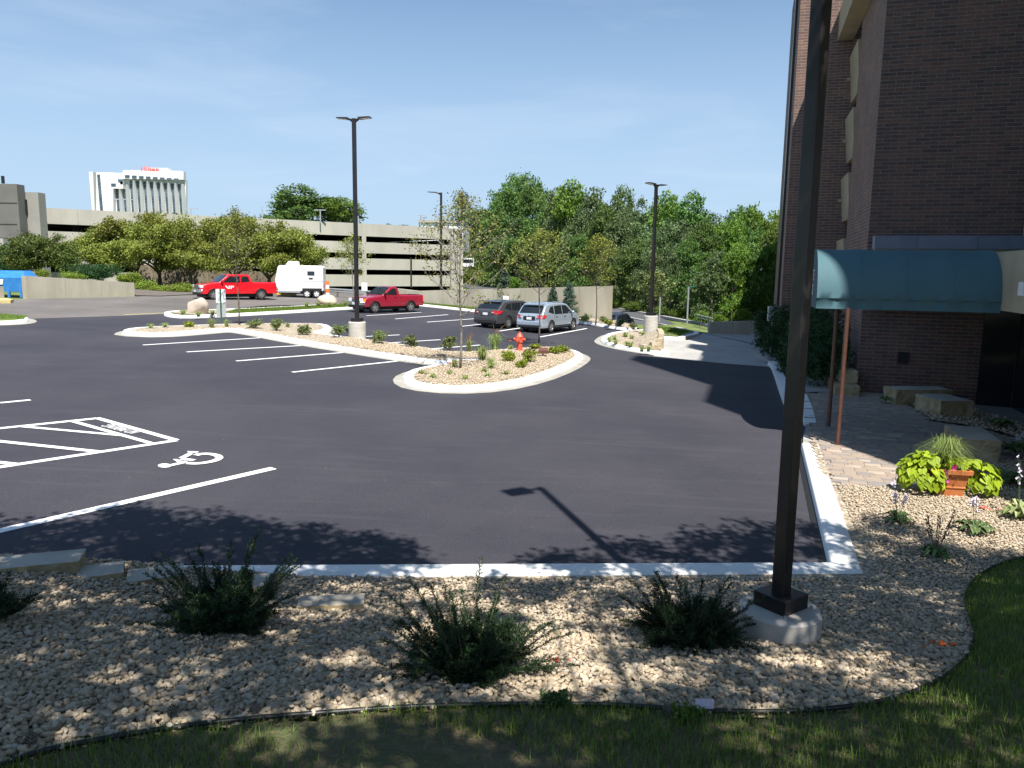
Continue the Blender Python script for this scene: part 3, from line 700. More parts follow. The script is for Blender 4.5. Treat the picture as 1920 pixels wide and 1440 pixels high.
def grid_mesh(name, poly, f, step, x0, x1, y0, y1, mat, dz, neg=None, **kw):
    X = np.arange(x0, x1+step, step); Y = np.arange(y0, y1+step, step)
    GX, GY = np.meshgrid(X, Y); cx = GX[:-1, :-1]+step/2; cy = GY[:-1, :-1]+step/2
    ok = inside_np(poly, cx, cy) if poly is not None else np.ones(cx.shape, bool)
    if neg is not None:
        for q in neg: ok &= ~inside_np(q, cx, cy)
    used = {}; m_ = MB()
    def vid(j, i):
        if (j, i) not in used:
            used[(j, i)] = len(m_.v); x, y = GX[j, i], GY[j, i]; m_.v.append((x, y, f(x, y)+dz))
        return used[(j, i)]
    for j, i in zip(*np.nonzero(ok)): m_.f.append((vid(j, i), vid(j, i+1), vid(j+1, i+1), vid(j+1, i)))
    m_.mi = [0]*len(m_.f); return m_.build(name, mat, smooth=True, **kw)
WALK = [(p.x, p.y) for p in [gp(*q) for q in walk_px]]
top_s = [KR+g2n*.34, KC+g2n*.35+_cn*.35, _c0-_ce*1.5+_cn*.35, _c0-_ce*9+_cn*.35]
BEDS = [(p.x, p.y) for p in LWs]+[(p.x, p.y) for p in top[:5]]+[(p.x, p.y) for p in top_s]
bedsoil = grid_mesh('gravel_base', BEDP, bed, .1, -9, 13, 2.5, 26, M['gravel'], -.02, neg=[PAV, WALK], kind='structure')
_fp = [KC+g2n*.1, KR+g2n*.02, gp(1506, 822), gp(1511, 800), gp(1480, 745), gp(1455, 700), gp(1470, 690), BW(3.2, 27), BW(8, 25.6), BW(8, 12)]
sheet('forecourt', _fp, M['concrete'], dz=.05)
LAWNP = [(p.x, p.y) for p in LWs]+[(20, LWs[-1].y), (20, -2), (-16, -2), (-16, LWs[0].y)]
lawn = grid_mesh('lawn', LAWNP, bed, .16, -12, 13, .2, 11, M['grass'], -.015, kind='structure')
# edging strip
mbe = MB(); mbe.tube([(p.x, p.y, bed(p.x, p.y)+.006) for p in LWs], .017, 6)
setp(mbe.build('lawn_edging', M['edging'], smooth=True), 'black plastic edging between the gravel bed and the lawn', 'edging')
# ---- stones
def ico():
    t = (1+5**.5)/2; v = np.array([(-1, t, 0), (1, t, 0), (-1, -t, 0), (1, -t, 0), (0, -1, t), (0, 1, t), (0, -1, -t), (0, 1, -t), (t, 0, -1), (t, 0, 1), (-t, 0, -1), (-t, 0, 1)], float)
    f = [(0, 11, 5), (0, 5, 1), (0, 1, 7), (0, 7, 10), (0, 10, 11), (1, 5, 9), (5, 11, 4), (11, 10, 2), (10, 7, 6), (7, 1, 8), (3, 9, 4), (3, 4, 2), (3, 2, 6), (3, 6, 8), (3, 8, 9), (4, 9, 5), (2, 4, 11), (6, 2, 10), (8, 6, 7), (9, 8, 1)]
    return unit(v), f
def subdiv(v, f):
    v = [tuple(x) for x in v]; cache = {}; nf = []
    def midp(a, b):
        k = (min(a, b), max(a, b))
        if k not in cache:
            p = np.array(v[a])+np.array(v[b]); p /= np.linalg.norm(p); cache[k] = len(v); v.append(tuple(p))
        return cache[k]
    for a, b, c in f:
        x, y, z = midp(a, b), midp(b, c), midp(c, a); nf += [(a, x, z), (b, y, x), (c, z, y), (x, y, z)]
    return np.array(v), nf
I0 = ico(); I1 = subdiv(*I0)
def stones(name, P, size, tmpl, mat, rng, flat_=.62, smooth=False, **kw):
    V0, F0 = tmpl; F0 = np.array(F0); n = len(P); k = len(V0)
    nv = 6; base = []
    for _ in range(nv):     # angular pebble shapes: clip the sphere with a few planes
        V = V0.copy()
        for _ in range(7):
            d = unit(rng.normal(size=(1, 3)))[0]; h = rng.uniform(.5, .85); s_ = V@d; V = V-np.outer(np.maximum(0, s_-h), d)
        base.append(V)
    base = np.array(base)[rng.integers(0, nv, n)]
    sc_ = size[:, None]*np.stack([rng.uniform(.8, 1.3, n), rng.uniform(.6, 1.0, n), rng.uniform(.4, .75, n)], 1)*.5
    W = base*sc_[:, None, :]
    a = rng.uniform(0, 6.283, n); tx = rng.normal(0, .4, n)
    c, s_ = np.cos(tx)[:, None], np.sin(tx)[:, None]; y = W[..., 1]*c-W[..., 2]*s_; z = W[..., 1]*s_+W[..., 2]*c; x = W[..., 0]
    c, s_ = np.cos(a)[:, None], np.sin(a)[:, None]; W = np.stack([x*c-y*s_, x*s_+y*c, z], -1)+P[:, None, :]
    me = bpy.data.meshes.new(name); nf = len(F0)
    me.vertices.add(n*k); me.vertices.foreach_set('co', W.reshape(-1).astype(np.float32))
    idx = (F0[None]+(np.arange(n)*k)[:, None, None]).reshape(-1).astype(np.int32)
    me.loops.add(len(idx)); me.loops.foreach_set('vertex_index', idx); me.polygons.add(n*nf)
    me.polygons.foreach_set('loop_start', np.arange(n*nf, dtype=np.int32)*3); me.polygons.foreach_set('loop_total', np.full(n*nf, 3, np.int32))
    if smooth: me.polygons.foreach_set('use_smooth', np.ones(n*nf, bool))
    me.update(calc_edges=True)
    t = np.repeat(rng.beta(2.2, 2.2, n), nf); at_ = me.attributes.new('tint', 'FLOAT', 'FACE'); at_.data.foreach_set('value', t.astype(np.float32))
    me.materials.append(mat); ob = bpy.data.objects.new(name, me); C.objects.link(ob); return setp(ob, **kw)
def scatter(poly, x0, x1, y0, y1, sp, rng, neg=(), f=bed, z=.0, jz=.015):
    X, Y = np.meshgrid(np.arange(x0, x1, sp), np.arange(y0, y1, sp)); X = X+rng.uniform(-.45, .45, X.shape)*sp; Y = Y+rng.uniform(-.45, .45, Y.shape)*sp
    X = X.ravel(); Y = Y.ravel(); ok = inside_np(poly, X, Y)
    for q in neg: ok &= ~inside_np(q, X, Y)
    # keep only what the frame can see, with a margin
    X, Y = X[ok], Y[ok]; keep = np.abs(X)/np.maximum(Y, .1) < .78; X, Y = X[keep], Y[keep]
    Z = np.array([f(a, b) for a, b in zip(X, Y)])+z+rng.uniform(-jz, jz, len(X)); return np.stack([X, Y, Z], 1)
rg = np.random.default_rng(3)
WALK = [(p.x, p.y) for p in [gp(*q) for q in walk_px]]
Pn = scatter(BEDS, -6, 6, 3, 6.2, .032, rg); Pn2 = scatter(BEDS, -6, 6, 3, 6.2, .056, rg, z=.016)
Pn = np.concatenate([Pn, Pn2]); s_n = rg.uniform(.031, .059, len(Pn)); s_n[rg.random(len(Pn)) < .05] *= 1.5
stones('river_stone_gravel', Pn, s_n, I1, M['stone'], rg, smooth=False, kind='stuff', label='pale tan river stones filling the foreground bed')
Pf = scatter(BEDS, -8, 10, 6.2, 15, .041, rg, neg=[PAV, WALK]); s_f = rg.uniform(.04, .066, len(Pf))
stones('river_stone_gravel', Pf, s_f, I0, M['stone'], rg, kind='stuff', label='pale tan river stones by the kerb and the planter')
Pg = scatter(BEDS, 4, 13, 15, 26, .12, rg, neg=[PAV, WALK]); s_f = rg.uniform(.06, .12, len(Pg))
stones('river_stone_gravel', Pg, s_f, I0, M['stone'], rg, kind='stuff', label='river stones in the shade beside the limestone seats')
print('stones', len(Pn), len(Pf), len(Pg))
# islands: loose stones that catch the light on the nearest gravel
PI = offset(P1, .34); PIp = [(p.x, p.y) for p in PI]
Pi = scatter(PIp, -7, 5, 19, 34, .085, rg, f=lot, z=.2, jz=.05)
def isl_z(x, y):
    d = min((Vector((x, y))-p).length for p in PI[::2]); return lot(x, y)+.125+.06*min(1, d/.16)
Pi[:, 2] = [isl_z(a, b) for a, b in Pi[:, :2]]
stones('river_stone_gravel', Pi, rg.uniform(.055, .095, len(Pi)), I0, M['stone'], rg, kind='stuff', label='tan stones covering the teardrop end of the long island')

# ================================================================ PAVERS
pave = sheet('pavement', [Vector((*p, 0)) for p in PAV], M['mortar'], dz=.085)
sheet('pavement', [Vector((*p, 0)) for p in WALK], M['drive'], dz=.12)
pavers = []; pw, ph = .30, .15
vd = Vector((_v.x, _v.y)); ud = Vector((_u.x, _u.y)); row = 0
o0 = Vector((KR.x, KR.y)); dmax = 9.5
dd = -4.2
while dd < dmax:
    qq = -1.8+(row % 2)*pw*.5; wv = pw
    while qq < 7.5:
        wv = random.choice((.22, .30, .30, .38)); c = o0+vd*(qq+wv/2)+ud*(dd+ph/2)
        cs = [o0+vd*(qq+a)+ud*(dd+b) for a, b in ((.02, .02), (wv-.02, .02), (wv-.02, ph-.02), (.02, ph-.02))]
        if inside(PAV, c.x, c.y): pavers.append((c, wv-.008, ph-.008))
        qq += wv
    dd += ph; row += 1
pavers.sort(key=lambda t: t[0].length)
pm_cache = {}
def paver_mesh(wv, k):
    key = (round(wv, 3), k)
    if key not in pm_cache:
        m_ = MB(); a, b = wv/2, (ph-.008)/2; c_ = .006
        m_.v = [(-a, -b, 0), (a, -b, 0), (a, b, 0), (-a, b, 0), (-a, -b, .05), (a, -b, .05), (a, b, .05), (-a, b, .05), (-a+c_, -b+c_, .056), (a-c_, -b+c_, .056), (a-c_, b-c_, .056), (-a+c_, b-c_, .056)]
        m_.f = [(0, 1, 5, 4), (1, 2, 6, 5), (2, 3, 7, 6), (3, 0, 4, 7), (4, 5, 9, 8), (5, 6, 10, 9), (6, 7, 11, 10), (7, 4, 8, 11), (8, 9, 10, 11)]; m_.mi = [0]*9
        me = bpy.data.meshes.new('paver'); me.from_pydata(m_.v, [], m_.f); me.materials.append(M['paver%d' % k]); pm_cache[key] = me
    return pm_cache[key]
rest = MB()
for i, (c, wv, hv) in enumerate(pavers):
    k = random.choices((0, 1, 2), (5, 4, 1.2))[0]; z = lot(c.x, c.y)+.068+random.uniform(-.002, .002)
    if i < 300:
        o_ = bpy.data.objects.new('paver', paver_mesh(wv, k)); C.objects.link(o_); o_.parent = pave; o_.location = (c.x, c.y, z); o_.rotation_euler = (0, 0, UD-math.pi/2)
    else:
        me = paver_mesh(wv, k); ca, sa = math.cos(UD-math.pi/2), math.sin(UD-math.pi/2)
        rest.add([(c.x+v.co.x*ca-v.co.y*sa, c.y+v.co.x*sa+v.co.y*ca, z+v.co.z) for v in me.vertices], [tuple(p.vertices) for p in me.polygons], k)
if rest.v: rest.build('paver', [M['paver0'], M['paver1'], M['paver2']], pave, kind='stuff')
# pale border course beside the kerb
for i in range(26):
    c = o0+ud*(-1.9+i*.42)+vd*.52
    p = Vector((c.x, c.y))
    if inside(PAV, p.x, p.y) : pass
kerbline('kerb', [gp(1503, 746), gp(1512, 770), gp(1519, 800)], .3, .12, lot, M['kerb'])
kerbline('kerb', [gp(1447, 684), gp(1455, 694), gp(1462, 712), gp(1474, 745), gp(1480, 760)], .32, .16, lot, M['kerb'])
kerbline('kerb', [gp(1440, 640), gp(1432, 655), gp(1418, 664), gp(1428, 672), gp(1447, 680)], .3, .12, lot, M['concrete'])

# ================================================================ BRICK BUILDING
bld = thing('brick_building', BW(5, 28, 0), 'tall dark brown brick building with beige window panels and a stepped front along the drive', 'building')
BO = BW(5, 28, 0)
def bpart(mb_, name, mat, **kw):
    ob = mb_.build(name, mat, bld, origin=BO, **kw); return ob
wm = MB()
# near block
wm.qbox(3.3, 14, 25.72, 31.5, -.5, 13.9)
o_ = bpart(wm, 'wall', M['brickwall']); wall_uv(o_)
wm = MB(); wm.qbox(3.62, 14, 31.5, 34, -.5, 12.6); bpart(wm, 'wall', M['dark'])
wm = MB(); wm.qbox(1.26, 14, 34, 38.2, -.5, 16.9); o_ = bpart(wm, 'wall', M['brickwall']); wall_uv(o_)
wm = MB(); wm.qbox(3.4, 14, 38.2, 45, -.5, 14); o_ = bpart(wm, 'wall', M['brickwall']); wall_uv(o_)
wm = MB(); wm.qbox(1.42, 14, 45, 50, -.5, 18.9); o_ = bpart(wm, 'wall', M['brickwall']); wall_uv(o_)
wm = MB(); wm.qbox(3.3, 14, 50, 76, -.5, 13.4); o_ = bpart(wm, 'wall', M['brickwall']); wall_uv(o_)  # unseen rear block, added to throw shade on the trees beyond
wm = MB(); wm.qbox(1.16, 1.26, 36.4, 37.2, 0, 16.9); bpart(wm, 'downpipe', M['bronze'])
# wing at the right, outside the picture but for its corner; its unseen roofline is shaped to throw the shade on the forecourt
wm = MB(); wm.qbox(7.55, 22, 13.9, 40, -.5, 28.1); o_ = bpart(wm, 'wall', M['brickwall']); wall_uv(o_)
wm = MB(); wm.qbox(7.55, 22, 9.0, 13.9, -.5, 25.8); o_ = bpart(wm, 'wall', M['brickwall']); wall_uv(o_)
wm = MB(); wm.qbox(7.5, 16, 12.4, 13.899, 25.8, 35.6); wm.qbox(7.5, 16, 21.2, 23.0, 28.1, 30.6); bpart(wm, 'stair_tower_or_added_fin', M['brickwall'])  # unseen roof fins, added and shaped for the tips of that shade
# the raised individual bricks of the near face, running bond with lighter joints
bw_, bh_ = .42, .11; bl = []
rows = int(13.8/bh_)
for r_ in range(rows):
    z = r_*bh_; q = 3.3-(.5 if r_ % 2 else 0)*bw_
    while q < 7.5:
        a = max(q, 3.3); b_e = min(q+bw_, 7.5)
        if b_e-a > .05: bl.append((a, b_e, z))
        q += bw_
def bdist(b_): 
    p = BW((b_[0]+b_[1])/2, 25.7, b_[2]); return (p-Vector((0, 0, CAMZ))).length
front = [b_ for b_ in bl if b_[2] > 4.9 or b_[2] < 3.2]
front.sort(key=bdist); pick = set(front[:300])
bm_cache = {}
def brick_mesh(w__, k):
    key = (round(w__, 3), k)
    if key not in bm_cache:
        g = .0085; a, h2, t_ = w__-g, bh_-g, .014
        me = bpy.data.meshes.new('brick')
        p0 = _v*0; 
        v = []
        for (x, y, z) in ((g, 0, g), (a, 0, g), (a, 0, h2), (g, 0, h2), (g+.003, -t_, g+.003), (a-.003, -t_, g+.003), (a-.003, -t_, h2-.003), (g+.003, -t_, h2-.003)):
            p = _v*x+_u*y; v.append((p.x, p.y, z))
        me.from_pydata(v, [], [(4, 5, 6, 7), (0, 1, 5, 4), (1, 2, 6, 5), (2, 3, 7, 6), (3, 0, 4, 7)]); me.materials.append((M['brickA'], M['brickB'], M['brickC'])[k]); bm_cache[key] = me
    return bm_cache[key]
restb = MB()
for b_ in bl:
    k = random.choices((0, 1, 2), (5, 4, 2))[0]
    if random.random() < .0: continue
    me = brick_mesh(b_[1]-b_[0], k); o3 = BW(b_[0], 25.72, b_[2])
    if b_ in pick:
        ob = bpy.data.objects.new('brick', me); C.objects.link(ob); ob.parent = bld; ob.location = o3-BO
    else: restb.add([tuple(v.co+o3) for v in me.vertices], [tuple(p.vertices) for p in me.polygons], k)
bpart(restb, 'brick', [M['brickA'], M['brickB'], M['brickC']], kind='stuff')
# mortar skin just proud of the wall, behind the bricks
wm = MB(); wm.add([BW(3.3, 25.716, -.4), BW(7.55, 25.716, -.4), BW(7.55, 25.716, 13.9), BW(3.3, 25.716, 13.9)], [(0, 1, 2, 3)]); bpart(wm, 'mortar_joint', M['mortar'])
# window bay: spandrels with glass between, seen on edge
for z0, z1 in ((10.35, 12.1), (8.05, 9.75), (5.8, 7.45), (3.3, 5.05)):
    wm = MB(); wm.hexa([BW(3.36, 31.52, z0), BW(3.62, 31.52, z0), BW(3.62, 33.98, z0), BW(3.36, 33.98, z0), BW(3.2, 31.52, z1), BW(3.62, 31.52, z1), BW(3.62, 33.98, z1), BW(3.2, 33.98, z1)])
    sp_ = bpart(wm, 'window_panel', M['stucco'])
    lm = MB(); lm.qbox(3.14, 3.3, 33.6, 33.72, (z0+z1)/2-.06, (z0+z1)/2+.04); lm.build('vent_hood', M['stucco'], sp_, origin=BO)
for z0, z1 in ((12.1, 12.7), (9.75, 10.35), (7.45, 8.05), (5.05, 5.8)):
    wm = MB(); wm.qbox(3.5, 3.6, 31.52, 33.98, z0, z1); bpart(wm, 'window', M['winglass'])
wm = MB(); wm.qbox(2.72, 3.299, 26.6, 34-.003, 12.75, 13.9); bpart(wm, 'roof_fascia', M['stucco'])
# right hand wing: window column at the frame edge
for z0, z1, mm, nm in ((6.9, 9.3, 'stucco', 'window_panel'), (5.3, 6.9, 'winglass', 'window'), (4.86, 5.3, 'stucco', 'window_panel'), (9.3, 10.9, 'winglass', 'window'), (10.9, 13.3, 'stucco', 'window_panel')):
    wm = MB(); wm.qbox(7.3 if mm == 'stucco' else 7.42, 7.55, 17.6, 25.5, z0, z1); bpart(wm, nm, M[mm])
# porch: cornice, beige fascia and side, dark recess with doors
for i, (q0, q1) in enumerate(((3.42, 4.55), (4.558, 6.1), (6.108, 7.9))):
    wm = MB(); wm.qbox(q0, q1, 25.1, 25.66, 4.48, 4.86); bpart(wm, 'cornice', M['flash'])
wm = MB(); wm.qbox(3.46, 7.54, 25.2, 25.66, 2.75, 4.478); bpart(wm, 'porch_fascia', M['stucco'])
wm = MB(); wm.qbox(4.75, 7.54, 15.3, 25.19, 3.05, 4.2); po = bpart(wm, 'porch_roof', M['stucco'])
wm = MB(); wm.qbox(4.6, 4.75, 15.75, 16.0, 3.38, 3.62); wm.build('porch_light', M['sign'], po, origin=BO)
wm = MB(); wm.qbox(6.6, 7.5, 25.6, 25.69, -.2, 2.7); bpart(wm, 'door', M['winglass'])
wm = MB(); wm.qbox(4.4, 4.68, 25.62, 25.7, 1.1, 1.42); bpart(wm, 'wall_vent', M['dark'])
wm = MB(); wm.add([BW(7.54, 15.3, -.3), BW(7.54, 25.6, -.3), BW(7.54, 25.6, 3.0), BW(7.54, 15.3, 3.0)], [(0, 1, 2, 3)]); bpart(wm, 'entrance_glass', M['winglass'])
# stone steps/blocks at the side of the near block
for i, (d0, d1, z0, z1, q0) in enumerate(((24.6, 27.2, -.1, .42, 2.55), (25.2, 28.4, .42, .8, 2.75), (27.2, 30, -.1, .42, 2.55), (28.4, 31, .42, .8, 2.75))):
    wm = MB(); wm.qbox(q0, 3.28, d0, d1-.02, lot(*BW(3, d0).xy)+z0, lot(*BW(3, d0).xy)+z1)
    setp(wm.build('limestone_block', M['lime'], bevel=.03), ['lower limestone wall block nearest the brick corner', 'upper limestone wall block nearest the brick corner', 'lower limestone wall block further along the brick wall', 'upper limestone wall block further along the brick wall'][i], 'stone block', 'limestone blocks along the brick side wall')

# ================================================================ AWNING
aw = thing('entrance_canopy', BW(3, 18.7, 3), 'long teal barrel canopy over the entrance walk on rust brown posts', 'canopy'); AO = BW(3, 18.7, 3)
q0, q1, dA, dB, zb, zv, zt = 1.34, 4.745, 17.4, 20.0, 3.0, 3.22, 4.26
prof = [(dA, zb), (dA+.02, zv-.02), (dA-.01, zv)]+[(dA+1.05*(1-math.cos(t)), zv+(zt-zv)*math.sin(t)) for t in [k*math.pi/2/10 for k in range(1, 11)]]
prof += [(dB-(d_-dA), z_) for d_, z_ in prof[::-1]]
nq = 34; cv = MB(); kk = len(prof)
for i in range(nq+1):
    q = q0+(q1-q0)*i/nq
    for j, (d_, z_) in enumerate(prof):
        sag = .018*math.sin(i/nq*math.pi*4)**2 if 2 < j < kk-3 else 0
        wob = (.016*math.sin(q*9+math.sin(q*23))+.008*math.sin(q*31)) if j in (0, kk-1) else (.018*math.sin(q*13+1) if j in (1, kk-2) else 0)
        if j < 2: d_ -= wob
        if j > kk-3: d_ += wob
        p = BW(q, d_, z_-sag); cv.v.append(tuple(p))
cv.f = [(i*kk+j, (i+1)*kk+j, (i+1)*kk+j+1, i*kk+j+1) for i in range(nq) for j in range(kk-1)]; cv.mi = [0]*len(cv.f)
cvo = cv.build('canopy_cover', M['canvas'], aw, origin=AO, smooth=True, angle=60)
em = MB(); em.add([BW(q0-.004, d_, z_) for d_, z_ in prof], [tuple(range(kk))]); end_ = em.build('end_panel', M['canvasend'], aw, origin=AO)
for q in (2.2, 3.05, 3.9):
    rb_ = MB(); rb_.tube([BW(q, d_-(.002 if d_ < 18.7 else -.002), z_+.001) for d_, z_ in prof[2:-2]], .0045, 5); rb_.build('seam', M['canvas'], aw, origin=AO)
def end_mat(d, z, wd):
    # face looks towards -v
    mt = Matrix((-_u*wd, Vector((0, 0, 1)), -_v)).transposed().to_4x4(); mt.translation = BW(q0-.012, d, z)-AO; return mt
for tx_, d_, z_, s_ in (('1', 18.7, 3.98, .26), ('ATE', 18.7, 3.68, .34), ('ESS', 18.7, 3.36, .34)):
    text_mesh('lettering', tx_, s_, M['white'], aw, end_mat(d_, z_, 1.5))
for (px_, py_, dq) in ((1570, 836, 0), (1553, 801, 1)):
    g = gp(px_, py_, .1); pm_ = MB(); topz = 3.03
    pm_.tube([(g.x, g.y, g.z-.1), (g.x, g.y, topz)], .046, 12); pm_.build('post', M['postred'], aw, origin=AO, smooth=True, angle=40)
# ================================================================ LIMESTONE SEATS
def block(px_pts, h, label, group, cat='stone seat', name='stone_seat', z=None):
    # px_pts: ground corners (front-left, front-right, back-right, back-left)
    P = [gp(a, b, .1) for a, b in px_pts]; lo = [Vector((p.x, p.y, p.z-.15)) for p in P]; hi = [Vector((p.x, p.y, P[0].z+h)) for p in P]
    m_ = MB(); n = 7; rr = random.Random(int(px_pts[0][0]))
    def lerp4(u_, v_, L4): return (L4[0]*(1-u_)+L4[1]*u_)*(1-v_)+(L4[3]*(1-u_)+L4[2]*u_)*v_
    m_.hexa(lo+hi); ob = m_.build(name, [M['lime'], M['limetop']], bevel=.025)
    ob.data.polygons[1].material_index = 1
    return setp(ob, label, cat, group)
def block3(c, L_, W_, H_, ang, label, group, name='stone_seat', cat='stone seat', zb_=None):
    ca, sa = math.cos(ang), math.sin(ang); m_ = MB(); nx_, ny_, nz_ = max(3, int(L_/.14)), max(3, int(W_/.14)), max(2, int(H_/.12)); rr = random.Random(int(c[0]*100))
    # rock-faced box: grid sides pushed in and out, sawn top
    idx = {}
    def V(i, j, k):
        if (i, j, k) not in idx:
            x = (i/nx_-.5)*L_; y = (j/ny_-.5)*W_; z = k/nz_*H_
            if 0 < k < nz_ or k == 0:
                am = .022
                if i in (0, nx_): x += rr.uniform(-am, am)
                if j in (0, ny_): y += rr.uniform(-am, am)
            idx[(i, j, k)] = len(m_.v); m_.v.append((c[0]+x*ca-y*sa, c[1]+x*sa+y*ca, (c[2] if zb_ is None else zb_)+z))
        return idx[(i, j, k)]
    for i in range(nx_):
        for j in range(ny_): m_.f.append((V(i, j, nz_), V(i+1, j, nz_), V(i+1, j+1, nz_), V(i, j+1, nz_))); m_.mi.append(1)
    for k in range(nz_):
        for i in range(nx_):
            m_.f.append((V(i, 0, k), V(i+1, 0, k), V(i+1, 0, k+1), V(i, 0, k+1))); m_.mi.append(0)
            m_.f.append((V(i+1, ny_, k), V(i, ny_, k), V(i, ny_, k+1), V(i+1, ny_, k+1))); m_.mi.append(0)
        for j in range(ny_):
            m_.f.append((V(0, j+1, k), V(0, j, k), V(0, j, k+1), V(0, j+1, k+1))); m_.mi.append(0)
            m_.f.append((V(nx_, j, k), V(nx_, j+1, k), V(nx_, j+1, k+1), V(nx_, j, k+1))); m_.mi.append(0)
    return setp(m_.build(name, [M['lime'], M['limetop']]), label, cat, group)
def place_block(fl, fr, depth, H_, label, group=None, **kw):
    a = gp(*fl, .1); b = gp(*fr, .1); d = (b-a); d.z = 0; L_ = d.length; d.normalize(); nn = Vector((-d.y, d.x, 0))
    c = (a+b)/2+nn*depth/2; return block3((c.x, c.y, min(a.z, b.z)-.08), L_, depth, H_+.08, math.atan2(d.y, d.x), label, group, **kw)
place_block((1680, 760), (1784, 764), .75, .5, 'limestone seat block nearer the brick corner, left of the pair that touch', 'limestone seats in the entrance court')
place_block((1762, 785), (1822, 787), 1.15, .5, 'limestone seat block turned end-on to the left seat under the canopy', 'limestone seats in the entrance court')
place_block((1800, 868), (1873, 876), 1.5, .52, 'limestone seat block behind the terracotta planter', 'limestone seats in the entrance court')
def bblock(px0, px1, depth, H_, label, group, up):
    a = bp(*px0); b = bp(*px1); d = (b-a); d.z = 0; L_ = d.length; d.normalize(); nn = Vector((-d.y, d.x, 0)); c = (a+b)/2+nn*depth/2
    return block3((c.x, c.y, b.z-.25+up), L_, depth, H_+.25, math.atan2(d.y, d.x), label, group, name='limestone_block', cat='stone block')
LG = 'limestone edging blocks on the left of the gravel bed'
bblock((-260, 1082), (150, 1076), .36, .13, 'tallest limestone edging block at the left edge by the parking line', LG, 0)
bblock((142, 1084), (232, 1086), .34, .07, 'flat limestone edging block just right of the tallest one', LG, 0)
bblock((236, 1094), (345, 1098), .34, .11, 'limestone edging block behind the left side of the biggest yew', LG, 0)
bblock((349, 1106), (512, 1112), .32, .09, 'limestone edging block hidden behind the biggest yew', LG, 0)
bblock((556, 1142), (682, 1142), .24, .05, 'half-buried limestone block with a yellow corner right of the biggest yew', LG, 0)
